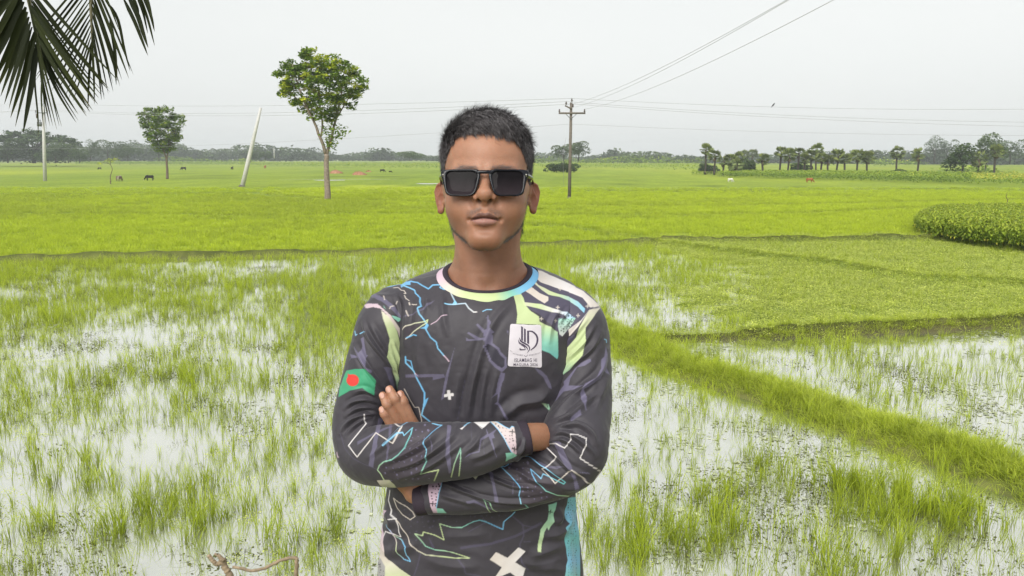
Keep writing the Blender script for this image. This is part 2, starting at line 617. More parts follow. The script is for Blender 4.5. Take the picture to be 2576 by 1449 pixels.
# ------------------------------------------------------------------ rice, weeds and grass (uncountable: instanced stuff)
def leaf_material(name, stops, trans=0.35, rough=0.5, rand=True, vary=0.25, attr=None):
    """foliage: tone from a per-leaf attribute and per-plant random, part of the light passes through"""
    M = Mat(name)
    a = M.attr(attr or "tone")
    r = M.ramp(a.outputs["Fac"], stops)
    oi = M.new("ShaderNodeObjectInfo")
    rv = M.ramp(oi.outputs["Random"], [(0.0, (1 - vary, 1 - vary, 1 - vary * 0.6)), (1.0, (1 + vary, 1 + vary * 0.8, 1.0))])
    c = M.mix(r.outputs[0], rv.outputs[0], 1.0, 'MULTIPLY')
    M.color(c).set(Roughness=rough, Specular_IOR_Level=0.2)
    tr = M.new("ShaderNodeBsdfTranslucent")
    M.l.new(c, tr.inputs["Color"])
    mx = M.new("ShaderNodeMixShader"); mx.inputs[0].default_value = trans
    M.l.new(M.b.outputs[0], mx.inputs[1]); M.l.new(tr.outputs[0], mx.inputs[2])
    M.l.new(mx.outputs[0], M.out.inputs["Surface"])
    return M.m

def blade_clump(n, h0, h1, spread_, width, lean, seed, seg=3):
    r = np.random.default_rng(seed)
    Vs, Fs, Ts = [], [], []
    for i in range(n):
        a = r.uniform(0, 6.283); d = r.uniform(0, spread_)
        base = np.array([d * math.cos(a), d * math.sin(a), 0])
        h = r.uniform(h0, h1); ln = r.uniform(0.2, 1.0) * lean; b = a + r.normal(0, 0.7)
        dirv = np.array([math.cos(b), math.sin(b), 0])
        side = np.array([-math.sin(b + r.normal(0, 0.5)), math.cos(b), 0])
        o = sum(len(v) for v in Vs)
        tone0 = r.uniform(0.0, 0.40)
        vv, tt = [], []
        for k in range(seg + 1):
            t = k / seg
            p = base + dirv * h * ln * t ** 2.0 + np.array([0, 0, h * (t - 0.28 * ln * t ** 3)])
            w = width * (0.55 + 0.45 * math.sin(min(t * 2.2, 1.57))) * (1 - t ** 2.2) * 0.5 + 0.0004
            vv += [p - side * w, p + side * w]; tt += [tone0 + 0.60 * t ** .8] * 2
        Vs.append(np.array(vv)); Ts += tt
        Fs += [(o + 2 * k, o + 2 * k + 1, o + 2 * k + 3, o + 2 * k + 2) for k in range(seg)]
    return np.concatenate(Vs), np.array(Fs), np.array(Ts)

def weed_clump(n, h, spread_, leaf, seed):
    """low creeping weed: small rounded leaves at different heights"""
    r = np.random.default_rng(seed)
    Vs, Fs, Ts = [], [], []
    for i in range(n):
        a = r.uniform(0, 6.283); d = spread_ * math.sqrt(r.uniform(0, 1))
        c = np.array([d * math.cos(a), d * math.sin(a), r.uniform(0.15, 1.0) * h * (1 - 0.4 * d / spread_)])
        u = norm1(np.array([r.normal(), r.normal(), r.normal() * 0.35])); w = norm1(np.cross(u, [r.normal() * .3, r.normal() * .3, 1]))
        s = leaf * r.uniform(0.6, 1.3); o = len(Vs) * 4
        Vs.append(np.array([c - u * s, c + w * s * 0.62, c + u * s, c - w * s * 0.62])); Fs.append((o, o + 1, o + 2, o + 3))
        Ts += [r.uniform(0.1, 1.0)] * 4
    return np.concatenate(Vs), np.array(Fs), np.array(Ts)

def norm1(v):
    return v / (np.linalg.norm(v) + 1e-9)

LIB = {}
def library(name, meshes, mat):
    """a collection of plant variants that only the scatter objects use"""
    c = bpy.data.collections.new(name)
    for k, (V, F, T) in enumerate(meshes):
        me = mesh_from(name, V, F, False); add_float(me, "tone", T); me.materials.append(mat)
        o = bpy.data.objects.new(f"{name}_{k:02d}", me); c.objects.link(o)
    LIB[name] = (c, len(meshes))
    return c

def scatter(name, lib, P, rotz, scale, tilt=None, seed=0, **tags):
    """one stuff object whose points carry plant instances"""
    c, nv = LIB[lib]
    n = len(P); r = np.random.default_rng(seed)
    me = bpy.data.meshes.new(name); me.vertices.add(n); me.vertices.foreach_set("co", np.asarray(P, dtype=np.float32).ravel())
    rot = np.zeros((n, 3), dtype=np.float32); rot[:, 2] = rotz
    if tilt is not None: rot[:, :2] = tilt
    a = me.attributes.new("rot", 'FLOAT_VECTOR', 'POINT'); a.data.foreach_set("vector", rot.ravel())
    sc = np.asarray(scale, dtype=np.float32)
    if sc.ndim == 1: sc = np.stack([sc] * 3, 1)
    a = me.attributes.new("scl", 'FLOAT_VECTOR', 'POINT'); a.data.foreach_set("vector", np.ascontiguousarray(sc).ravel())
    a = me.attributes.new("var", 'INT', 'POINT'); a.data.foreach_set("value", r.integers(0, nv, n).astype(np.int32))
    o = obj(name, me, None, None, kind="stuff", **tags)
    ng = bpy.data.node_groups.new(name + "_scatter", 'GeometryNodeTree')
    ng.interface.new_socket("Geometry", in_out='INPUT', socket_type='NodeSocketGeometry')
    ng.interface.new_socket("Geometry", in_out='OUTPUT', socket_type='NodeSocketGeometry')
    gi, go = ng.nodes.new("NodeGroupInput"), ng.nodes.new("NodeGroupOutput")
    ci = ng.nodes.new("GeometryNodeCollectionInfo"); ci.inputs["Collection"].default_value = c
    ci.inputs["Separate Children"].default_value = True; ci.inputs["Reset Children"].default_value = True
    ip = ng.nodes.new("GeometryNodeInstanceOnPoints"); ip.inputs["Pick Instance"].default_value = True
    def named(nm, dt):
        nd = ng.nodes.new("GeometryNodeInputNamedAttribute"); nd.data_type = dt; nd.inputs["Name"].default_value = nm
        return next(s for s in nd.outputs if s.enabled and s.name == "Attribute")
    e2r = ng.nodes.new("FunctionNodeEulerToRotation")
    L = ng.links
    L.new(gi.outputs[0], ip.inputs["Points"]); L.new(ci.outputs[0], ip.inputs["Instance"])
    L.new(named("var", 'INT'), ip.inputs["Instance Index"])
    L.new(named("rot", 'FLOAT_VECTOR'), e2r.inputs[0]); L.new(e2r.outputs[0], ip.inputs["Rotation"])
    L.new(named("scl", 'FLOAT_VECTOR'), ip.inputs["Scale"])
    L.new(ip.outputs[0], go.inputs[0])
    md = o.modifiers.new("scatter", 'NODES'); md.node_group = ng
    return o

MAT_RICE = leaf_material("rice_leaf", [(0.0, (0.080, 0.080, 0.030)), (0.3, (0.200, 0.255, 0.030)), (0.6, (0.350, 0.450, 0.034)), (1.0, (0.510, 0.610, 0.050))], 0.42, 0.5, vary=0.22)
MAT_WEED = leaf_material("weed_leaf", [(0.0, (0.15, 0.18, 0.045)), (0.35, (0.40, 0.50, 0.085)), (1.0, (0.68, 0.74, 0.19))], 0.30, 0.55, vary=0.2)
MAT_BUND = leaf_material("bund_grass_leaf", [(0.0, (0.170, 0.185, 0.045)), (0.4, (0.350, 0.440, 0.050)), (1.0, (0.560, 0.650, 0.090))], 0.38, 0.5, vary=0.25)
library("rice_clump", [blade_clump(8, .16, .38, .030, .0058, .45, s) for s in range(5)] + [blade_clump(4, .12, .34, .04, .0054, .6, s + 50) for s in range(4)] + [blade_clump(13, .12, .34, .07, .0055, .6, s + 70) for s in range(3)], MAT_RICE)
library("rice_tuft", [blade_clump(22, .18, .50, .07, .0062, .6, s + 100) for s in range(4)], MAT_RICE)
MAT_YOUNG = leaf_material("young_rice_leaf", [(0.0, (0.23, 0.28, 0.032)), (0.4, (0.40, 0.50, 0.038)), (1.0, (0.58, 0.69, 0.062))], 0.45, 0.5, vary=0.18)
library("rice_patch", [blade_clump(46, .16, .34, .32, .013, .7, s + 200, 2) for s in range(5)], MAT_YOUNG)
MAT_DARKRICE = leaf_material("dark_rice_leaf", [(0.0, (0.16, 0.19, 0.034)), (0.4, (0.32, 0.40, 0.042)), (1.0, (0.50, 0.59, 0.062))], 0.42, 0.5, vary=0.18)
library("dark_rice_patch", [blade_clump(40, .14, .36, .32, .013, .8, s + 240, 2) for s in range(4)], MAT_DARKRICE)
library("weed_clump", [weed_clump(60, .13, .22, .016, s) for s in range(6)], MAT_WEED)
library("bund_tuft", [blade_clump(26, .08, .30, .15, .0058, .9, s + 300) for s in range(5)], MAT_BUND)

def visible_area(y0, y1, n, margin=1.06, seed=0):
    """random points over the ground the picture takes in, even per square metre"""
    r = np.random.default_rng(seed)
    # width grows with distance
    y = np.sqrt(r.uniform(y0 ** 2, y1 ** 2, n))
    x = r.uniform(-1, 1, n) * (y * 0.70 * margin + 0.6)
    return np.stack([x, y], 1), r

def zfield(P): return height(P)

near_bund = lambda P: np.minimum(seg_dist2(P, BUND_NEAR) / 0.75, seg_dist2(P, BUND_MID) / 0.38)

# rice seedlings standing in the flooded field
P, r = visible_area(5.2, 34, 125000, seed=1)
d_far = line_y(P, BUND_FAR)
n1 = fbm(np.c_[P * [1, .7], np.zeros(len(P))], .42, 21); n2 = fbm(np.c_[P, np.zeros(len(P))], 1.6, 22, 2); n3 = fbm(np.c_[P, np.zeros(len(P))], 4.5, 23, 2)
dens = np.clip(0.46 + 0.30 * n1 + 0.34 * n2 + 0.28 * n3, 0, 1) * (0.85 + 0.6 * ss(P[:, 1], 12, 22))
dens = np.where(pond_right(P), dens * 0.45, dens)
right = (P[:, 0] > 0.4) & (P[:, 1] < 15) & ~pond_right(P)
dens = np.where(right, dens * 0.66, dens)
keep = (d_far < -0.7) & (near_bund(P) > 1.0) & (r.uniform(0, 1, len(P)) < dens) & (weedy(P) < 0.6)
Q = P[keep]
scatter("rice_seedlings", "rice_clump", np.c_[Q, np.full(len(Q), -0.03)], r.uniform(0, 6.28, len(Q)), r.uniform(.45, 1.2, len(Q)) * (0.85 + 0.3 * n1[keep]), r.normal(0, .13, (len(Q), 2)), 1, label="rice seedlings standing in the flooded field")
# taller tufts near the camera
spots = [(440, 1270, .5, 26), (540, 1300, .45, 18), (330, 1330, .4, 14), (240, 1230, .3, 8), (150, 1180, .4, 10), (720, 1130, .35, 8), (905, 1010, .3, 6), (1700, 1360, .45, 26), (1610, 1340, .4, 14), (1790, 1260, .4, 14), (1850, 1320, .3, 12), (1950, 1180, .35, 12), (2160, 1230, .45, 34), (2260, 1260, .45, 34), (2360, 1290, .45, 30), (2200, 1300, .4, 20), (2420, 1330, .35, 14), (1600, 1250, .3, 8), (1540, 1400, .4, 14),
         (700, 1380, .35, 8), (60, 1330, .4, 8), (850, 1330, .35, 8), (2060, 1420, .4, 12), (2300, 1400, .35, 10), (880, 1420, .3, 6), (1480, 1330, .3, 6), (2480, 1190, .4, 12), (500, 950, .5, 14), (1230 - 330, 760, 1.0, 20), (760, 780, 1.0, 26), (820, 720, 1.3, 30), (330, 690, 1.5, 30), (600, 735, 1.2, 24)]
Pt, St = [], []
r = np.random.default_rng(7)
for u, v, s_, n in spots:
    c = ground_at(u, v)
    Pt.append(np.c_[r.normal(c.x, s_ * .55, n), r.normal(c.y, s_ * .6, n), np.full(n, -.03)]); St.append(r.uniform(.6, 1.1, n))
Pt = np.concatenate(Pt); St = np.concatenate(St)
scatter("rice_tufts", "rice_tuft", Pt, r.uniform(0, 6.28, len(Pt)), St, r.normal(0, .10, (len(Pt), 2)), 2, label="taller tufts of rice in the near water")
# weedy field right
P, r = visible_area(11, 36, 60000, seed=3)
wd = weedy(P); n2 = fbm(np.c_[P, np.zeros(len(P))], .9, 24)
keep = (r.uniform(0, 1, len(P)) < np.maximum(wd, .9 * np.exp(-((line_y(P, BUND_MID) - .25) / .28) ** 2) * (P[:, 0] > BUND_NEAR[1, 0])) * np.clip(.8 + .5 * n2, .1, 1))
Q = P[keep]
scatter("water_weeds", "weed_clump", np.c_[Q, zfield(Q) - .01], r.uniform(0, 6.28, len(Q)), r.uniform(.7, 1.3, len(Q)), None, 3, label="low leafy weeds covering the wet field on the right")
# rice blades standing among the weeds
P, r = visible_area(11, 36, 16000, seed=13)
keep = (r.uniform(0, 1, len(P)) < weedy(P) * .8)
Q = P[keep]
scatter("rice_among_weeds", "rice_clump", np.c_[Q, zfield(Q) - .02], r.uniform(0, 6.28, len(Q)), r.uniform(.6, 1.0, len(Q)), r.normal(0, .13, (len(Q), 2)), 31, label="rice blades standing among the weeds on the right")
# pale floating leaves and dark rotting bits on the water film
def pads(n, rad, spread_, seed, flat=.5):
    r = np.random.default_rng(seed); Vs, Fs, Ts = [], [], []
    for i in range(n):
        a = r.uniform(0, 6.283); d = spread_ * math.sqrt(r.uniform(0, 1)); c = np.array([d * math.cos(a), d * math.sin(a), r.uniform(.001, .008)])
        k = 6; s_ = rad * r.uniform(.5, 1.4); ph = r.uniform(0, 6.28); an = ph + np.arange(k) * 6.283 / k; el = r.uniform(.45, 1)
        o = len(Vs) * (k + 1)
        q = np.stack([np.cos(an) * s_, np.sin(an) * s_ * el, r.normal(0, .002, k)], 1); q[0] *= .3
        Vs.append(np.concatenate([c + q, c[None]])); Fs += [(o + j, o + (j + 1) % k, o + k) for j in range(k)]; Ts += [r.uniform(0, 1)] * (k + 1)
    return np.concatenate(Vs), np.array(Fs), np.array(Ts)
MAT_PAD = leaf_material("floating_leaf", [(0.0, (0.26, 0.30, 0.16)), (0.5, (0.40, 0.44, 0.29)), (1.0, (0.56, 0.59, 0.46))], 0.05, 0.45, vary=0.12)
MAT_ROT = leaf_material("rotting_weed", [(0.0, (0.055, 0.058, 0.022)), (0.6, (0.115, 0.130, 0.036)), (1.0, (0.22, 0.27, 0.055))], 0.2, 0.7, vary=0.2)
library("pad_patch", [pads(15, .030, .26, s) for s in range(6)], MAT_PAD)
def sprigs(n, seed):
    V, F, T = weed_clump(n, .05, .20, .016, seed); V2, F2, T2 = blade_clump(9, .06, .18, .16, .0035, 2.2, seed + 7)
    return np.concatenate([V, V2]), np.concatenate([F, F2 + len(V)]), np.concatenate([T, T2 * .6])
library("rot_patch", [sprigs(26, s + 40) for s in range(6)], MAT_ROT)
P, r = visible_area(5.2, 24, 26000, seed=17)
n1 = fbm(np.c_[P, np.zeros(len(P))], .55, 61); n2 = fbm(np.c_[P, np.zeros(len(P))], 2.2, 62, 2)
keep = (line_y(P, BUND_FAR) < -.2) & (near_bund(P) > 1.0) & (r.uniform(0, 1, len(P)) < np.clip(-.22 + .30 * n1 + .30 * n2 + .14 * (P[:, 0] > 0), 0, .4)) & (weedy(P) < .5)
Q = P[keep]
scatter("floating_leaves", "pad_patch", np.c_[Q, np.full(len(Q), .002)], r.uniform(0, 6.28, len(Q)), r.uniform(.6, 1.3, len(Q)), None, 33, label="pale floating leaves scattered over the still water")
P, r = visible_area(5.2, 26, 30000, seed=18)
n1 = fbm(np.c_[P, np.zeros(len(P))], .6, 71); n2 = fbm(np.c_[P, np.zeros(len(P))], 2.6, 72, 2)
keep = (line_y(P, BUND_FAR) < -.2) & (near_bund(P) > 1.0) & (r.uniform(0, 1, len(P)) < np.clip(-.02 + .24 * n1 + .28 * n2 + .05 * (P[:, 0] < 0), 0, .6)) & (weedy(P) < .5)
Q = P[keep]
scatter("rotting_weeds", "rot_patch", np.c_[Q, np.full(len(Q), -.008)], r.uniform(0, 6.28, len(Q)), r.uniform(.5, 1.4, len(Q)), None, 34, label="dark sodden weeds floating between the rice seedlings")
# thinner weeds and floating leaves on open water
P, r = visible_area(5.2, 20, 9000, seed=4)
n1 = fbm(np.c_[P, np.zeros(len(P))], .7, 28)
keep = (n1 > .18) & (line_y(P, BUND_FAR) < -.2) & (near_bund(P) > .9)
Q = P[keep]
scatter("floating_weeds", "weed_clump", np.c_[Q, np.full(len(Q), -.045)], r.uniform(0, 6.28, len(Q)), np.stack([r.uniform(.3, .8, len(Q))] * 2 + [r.uniform(.4, .8, len(Q))], 1), None, 4, label="sparse creeping weeds floating on the water")
# grass on the bunds
Pb = []
r = np.random.default_rng(9)
for line, w, n, lim in ((BUND_NEAR, .50, 3600, 30), (BUND_MID, .20, 1100, 40), (BUND_FAR, .18, 2000, 60), (BUND_X, .3, 900, 60)):
    L = np.concatenate([[0], np.cumsum(np.linalg.norm(np.diff(line, axis=0), axis=1))])
    t = r.uniform(0, L[-1], n); c = np.stack([np.interp(t, L, line[:, k]) for k in range(2)], 1)
    if line is BUND_FAR: c = c + [0, .38]
    Pb.append(c + r.normal(0, 1, (n, 2)) * (w * (.75 + .5 * fbm(np.c_[c, np.zeros(n)], .5, 81)))[:, None])
Pb = np.concatenate(Pb)
L = np.concatenate([[0], np.cumsum(np.linalg.norm(np.diff(BUND_NEAR, axis=0), axis=1))])
t = r.uniform(0, L[-1], 420); c = np.stack([np.interp(t, L, BUND_NEAR[:, k]) for k in range(2)], 1) + r.normal(0, .8, (420, 2))
c = c[(c[:, 1] > 5.5) & (np.abs(c[:, 0]) < c[:, 1] * .75)]
scatter("bund_tall_grass", "rice_tuft", np.c_[c, zfield(c) - .02], r.uniform(0, 6.28, len(c)), r.uniform(.45, .95, len(c)), r.normal(0, .2, (len(c), 2)), 45, label="taller grass tufts standing along the diagonal bund")
Pb = Pb[(np.abs(Pb[:, 0]) < Pb[:, 1] * .78 + 1) & (Pb[:, 1] > 5)]
scatter("bund_grass", "bund_tuft", np.c_[Pb, zfield(Pb) - .01], r.uniform(0, 6.28, len(Pb)), np.stack([r.uniform(.6, 1.2, len(Pb))] * 2 + [r.uniform(.22, .80, len(Pb)) * (.8 + .5 * fbm(np.c_[Pb, np.zeros(len(Pb))], 1.3, 83))], 1), r.normal(0, .22, (len(Pb), 2)), 5, label="grass growing on the earth bunds")
# dense young rice beyond the far bund
P, r = visible_area(24, 95, 60000, seed=6)
line_d = np.min([seg_dist2(P, l) / (.30 + .007 * P[:, 1]) for l in LINES_FAR], 0)
keep = (line_y(P, BUND_FAR) > .25) & (r.uniform(0, 1, len(P)) < 1 - .85 * ss(P[:, 1], 45, 95)) & ((line_d > 1) | (r.uniform(0, 1, len(P)) < .25))
n1 = fbm(np.c_[P * [.6, 1], np.zeros(len(P))], .16, 91); n2 = fbm(np.c_[P, np.zeros(len(P))], .8, 92, 2)
dark = (.9 * n1 + .5 * n2 + .7 * in_poly(P, PLOT_D) - .9 * in_poly(P, PLOT_Y) + .25 * r.normal(0, 1, len(P)) > .50) | (line_d < 1.4)
for nm, lib, kk, lab in (("young_rice", "rice_patch", keep & ~dark, "dense bright young rice filling the middle fields"), ("darker_rice", "dark_rice_patch", keep & dark, "darker patches of rice and grass along the field edges")):
    Q = P[kk]
    scatter(nm, lib, np.c_[Q, zfield(Q) - .02], r.uniform(0, 6.28, len(Q)), np.stack([r.uniform(.8, 1.4, len(Q))] * 2 + [r.uniform(.5, 1.05, len(Q))], 1), None, 6, label=lab)
# bank grass round the person's feet
r = np.random.default_rng(12)
Q = np.stack([r.uniform(-3, 3, 1500), r.uniform(.3, 2.3, 1500)], 1)
scatter("bank_grass", "bund_tuft", np.c_[Q, zfield(Q) - .01], r.uniform(0, 6.28, len(Q)), r.uniform(.4, .8, len(Q)), r.normal(0, .15, (len(Q), 2)), 8, label="grass on the bank")
# ------------------------------------------------------------------ trees
MAT_BARK = flat_mat("bark", (0.150, 0.115, 0.085), 0.9, 0.35, 9, 0.15, 0.02)
MAT_BARK_PALE = flat_mat("pale_bark", (0.235, 0.190, 0.150), 0.9, 0.3, 7, 0.15, 0.02)
MAT_BARK_DARK = flat_mat("dark_bark", (0.060, 0.050, 0.042), 0.9, 0.3, 6, 0.15, 0.02)
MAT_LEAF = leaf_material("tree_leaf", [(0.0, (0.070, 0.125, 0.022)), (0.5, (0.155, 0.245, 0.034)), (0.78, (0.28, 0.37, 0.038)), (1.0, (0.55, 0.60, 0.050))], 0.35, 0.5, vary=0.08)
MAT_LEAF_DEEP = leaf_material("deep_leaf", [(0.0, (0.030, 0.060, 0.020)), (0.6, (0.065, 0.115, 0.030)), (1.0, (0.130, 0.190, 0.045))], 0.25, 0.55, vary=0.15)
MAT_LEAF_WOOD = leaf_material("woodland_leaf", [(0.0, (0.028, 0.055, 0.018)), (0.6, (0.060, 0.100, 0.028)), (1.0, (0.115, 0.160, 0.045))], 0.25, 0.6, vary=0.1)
MAT_FAN = leaf_material("fan_leaf", [(0.0, (0.190, 0.135, 0.070)), (0.25, (0.090, 0.120, 0.042)), (0.7, (0.165, 0.215, 0.062)), (1.0, (0.270, 0.310, 0.090))], 0.25, 0.5, vary=0.12)
MAT_CROP = leaf_material("crop_leaf", [(0.0, (0.070, 0.115, 0.022)), (0.5, (0.180, 0.275, 0.035)), (0.9, (0.36, 0.47, 0.055)), (1.0, (0.60, 0.55, 0.08))], 0.40, 0.5, vary=0.1)

def leaf_quads(C, size, seed, up=0.5, aspect=0.55, tone=None, jitter=0.22):
    """rhombic leaves at centres C (N,3); normals lean up"""
    r = np.random.default_rng(seed); n = len(C)
    nrm = r.normal(0, 1, (n, 3)); nrm[:, 2] = np.abs(nrm[:, 2]) + up * 2; nrm /= np.linalg.norm(nrm, axis=1, keepdims=True)
    t = r.normal(0, 1, (n, 3)); t -= nrm * (t * nrm).sum(1, keepdims=True); t /= np.linalg.norm(t, axis=1, keepdims=True)
    b = np.cross(nrm, t)
    s = (np.asarray(size) * r.uniform(0.65, 1.35, n))[:, None]
    V = np.stack([C - t * s, C + b * s * aspect - t * s * .1, C + t * s, C - b * s * aspect - t * s * .1], 1).reshape(-1, 3)
    F = np.arange(4 * n).reshape(n, 4)
    T = np.repeat(np.clip((tone if tone is not None else 0.5) + r.normal(0, jitter, n), 0, 1), 4)
    return V, F, T

def branch_tree(name, label, base, height, outline, limbs, leaf_n, leaf_size, tuft_n, mat, bark, seed, trunk_r, depth=0.75, tuft_r=0.55, group=None, bright=0.0):
    """outline/limbs in metres (x, z) relative to the base, in the picture plane; the crown gets its own depth"""
    r = np.random.default_rng(seed)
    root = empty(name, base, label=label, category="tree", group=group)
    O = np.asarray(outline, dtype=float)
    lo, hi = O.min(0), O.max(0)
    cx = O[:, 0].mean()
    # tufts: points inside the outline, pushed to the outside of the volume
    T = []
    while len(T) < tuft_n:
        p = r.uniform(lo, hi)
        if not in_poly(p[None], O)[0]: continue
        e = seg_dist2(p[None], np.concatenate([O, O[:1]]))[0]
        half = (hi[0] - lo[0]) * 0.5 * depth
        dmax = half * min(1, (e / ((hi[0] - lo[0]) * .28))) ** .6
        q = r.uniform(-1, 1); q = math.copysign(abs(q) ** .6, q)
        T.append((p[0], q * dmax, p[1], e))
    T = np.array(T)
    # branches: limbs given, then each third tuft gets a twig to the nearest limb point
    parts = []; nodes = []
    for pts, r0, r1 in limbs:
        P3 = np.array([(x, y, z) for x, y, z in pts]); C = spline(P3, 14)
        C[1:-1] += r.normal(0, .018 if r0 > .2 else r1 * .6, (12, 3)) * [1, 1, .3]
        parts.append(tube(C, np.linspace(r0, r1, 14), 8)); nodes.append(np.c_[C, np.linspace(r0, r1, 14)])
    nodes = np.concatenate(nodes)
    for k in range(0, len(T), 2):
        t = T[k, :3]
        d = np.linalg.norm(nodes[:, :3] - t, axis=1) + 1.2 * np.maximum(nodes[:, 2] - t[2] + .3, 0) * 3
        j = int(np.argmin(d)); a = nodes[j, :3]
        m = (a + t) / 2 + [0, 0, -.12 * np.linalg.norm(t - a)]
        C = spline(np.array([a, m, t]), 6); rr = min(nodes[j, 3] * .6, .05 * height / 12)
        parts.append(tube(C, np.linspace(rr, rr * .25, 6), 5, False))
        if k % 6 == 0: nodes = np.concatenate([nodes, np.c_[C[2:5], np.full(3, rr * .6)]])
    V, F = merge(parts)
    obj("trunk", mesh_from("trunk", V, F), bark, root)
    # foliage
    C, tn = [], []
    for k in range(len(T)):
        n = int(leaf_n * r.uniform(.6, 1.4)); a = r.uniform(0, 6.28, n); d = np.sqrt(r.uniform(0, 1, n)) * tuft_r * r.uniform(.7, 1.2)
        C.append(T[k, :3] + np.stack([d * np.cos(a), d * np.sin(a), r.normal(0, tuft_r * .22, n) - d * d * .35], 1))
        tn.append(np.full(n, .42 + .25 * r.normal() * .6 + (bright if r.uniform() < .30 else 0)))
    V, F, tone = leaf_quads(np.concatenate(C), leaf_size, seed + 1, .6, .5, np.concatenate(tn), .13)
    me = mesh_from("crown", V, F, False); add_float(me, "tone", tone)
    obj("crown", me, mat, root)
    return root

def px_m(u, v, ub, vb):
    """picture offsets to metres at the distance of the ground point under (ub, vb)"""
    return None

def plane_pts(pts, base):
    """picture points -> (x, z) metres relative to a base standing at its distance"""
    out = []
    for u, v in pts:
        p = at(u, v, base.y)
        out.append((p.x - base.x, p.z - base.z))
    return out

Z7 = lambda p: [((980 + x / 2.3364) / 1.49068, (160 + y / 2.3364) / 1.49068) for x, y in p]
Z1 = lambda p: [((x / 2.68333) / 1.49068, (360 + y / 2.68333) / 1.49068) for x, y in p]

b = ground_at(823.5, 505); b.z = 0.04
out = plane_pts(Z7([(130, 290), (180, 210), (250, 150), (330, 190), (370, 60), (430, 45), (500, 90), (570, 110), (640, 100), (720, 90), (770, 150), (830, 200), (860, 260), (910, 310), (930, 390), (900, 460), (830, 490), (830, 540), (760, 590), (690, 620), (640, 690), (570, 700), (520, 690), (460, 690), (430, 620), (350, 580), (270, 520), (180, 450), (130, 420), (200, 350)]), b)
def L3(pts, b, ys):
    return [(x, y, z) for (x, z), y in zip(plane_pts(Z7(pts), b), ys)]
limbs = [(L3([(580, 1385), (578, 1250), (572, 1100), (568, 975)], b, [0, 0, 0, 0]), .30, .20),
         (L3([(566, 980), (545, 900), (515, 810), (480, 710), (430, 600), (380, 480), (330, 330), (300, 200)], b, [0, -.1, -.3, -.4, -.6, -.8, -.9, -1]), .16, .03),
         (L3([(572, 980), (590, 900), (625, 770), (650, 640), (680, 500), (700, 330), (720, 180)], b, [0, .1, .2, .3, .5, .6, .8]), .14, .03),
         (L3([(530, 820), (530, 700), (500, 560), (480, 420), (470, 250), (450, 120)], b, [-.2, .2, .5, .8, 1.0, 1.2]), .09, .03),
         (L3([(640, 680), (720, 560), (800, 450), (860, 380)], b, [.3, 0, -.5, -.9]), .07, .02),
         (L3([(440, 610), (330, 500), (220, 420), (170, 330)], b, [-.6, -.3, .2, .4]), .07, .02)]
tr = branch_tree("tall_tree", "tall tree with heart-shaped crown and bare reddish-based trunk near the leaning pole", b, 13, out, limbs, 34, .17, 300, MAT_LEAF, MAT_BARK_PALE, 3, .3, .7, .46, None, .50)
# low shoots on the stem
r = np.random.default_rng(8)
cl = plane_pts(Z7([(600, 790), (640, 760), (690, 780), (620, 840), (600, 880), (650, 820), (560, 820), (660, 730), (720, 785), (610, 910), (575, 760)]), b)
C = np.concatenate([np.array([(x, r.normal(0, .5), z)]) + r.normal(0, 1, (30, 3)) * [.30, .35, .20] for x, z in cl])
V, F, tone = leaf_quads(C, .16, 77, .5, .5, .5, .2)
me = mesh_from("stem_shoots", V, F, False); add_float(me, "tone", tone); obj("stem_shoots", me, MAT_LEAF, tr, kind="stuff")

b = ground_at(420.8, 451.0); b.z = 0.03
out = plane_pts(Z1([(1370, 265), (1430, 235), (1410, 170), (1470, 115), (1560, 120), (1620, 130), (1660, 95), (1730, 110), (1760, 180), (1830, 185), (1850, 250), (1810, 300), (1810, 400), (1770, 470), (1740, 540), (1690, 560), (1640, 560), (1590, 540), (1540, 500), (1500, 450), (1480, 390), (1460, 320)]), b)
def L1(pts, b, ys):
    return [(x, y, z) for (x, z), y in zip(plane_pts(Z1(pts), b), ys)]
limbs = [(L1([(1684, 838), (1682, 740), (1675, 620)], b, [0, 0, 0]), .26, .17), (L1([(1675, 630), (1640, 520), (1580, 400), (1520, 250), (1480, 170)], b, [0, -.3, -.6, -.8, -1]), .13, .03),
         (L1([(1678, 630), (1690, 500), (1680, 350), (1650, 200)], b, [0, .3, .5, .6]), .12, .03), (L1([(1690, 520), (1750, 420), (1790, 300)], b, [.3, 0, -.4]), .08, .02)]
branch_tree("field_tree", "smaller round-crowned tree with thin trunk beside the grazing cattle", b, 12.9, out, limbs, 30, .24, 210, MAT_LEAF_MID if False else MAT_LEAF, MAT_BARK, 13, .26, .7, .75, None, .12)

# --- generic leafy crowns for trees farther off
def crown_blobs(r, w, h, n, flat=1.0):
    """points spread over a lumpy crown w wide, h high, standing on z=0"""
    k = 10
    zz = np.linspace(.14, .76, k); sp = .40 * np.sqrt(np.clip(1 - (zz - .35) ** 2 * 3.2, .1, 1))
    lobes = np.stack([r.uniform(-1, 1, k) * sp * w, r.uniform(-1, 1, k) * sp * w, zz * h], 1); rad = r.uniform(.22, .32, k)
    pick_ = r.integers(0, k, n)
    d = r.normal(0, 1, (n, 3)); d /= np.linalg.norm(d, axis=1, keepdims=True); d[:, 2] = np.where(d[:, 2] < -.7, -d[:, 2], d[:, 2])
    rr = r.uniform(.6, 1.0, n) ** .5
    return lobes[pick_] + d * (rad[pick_] * rr)[:, None] * [w, w, h * .95 * flat]

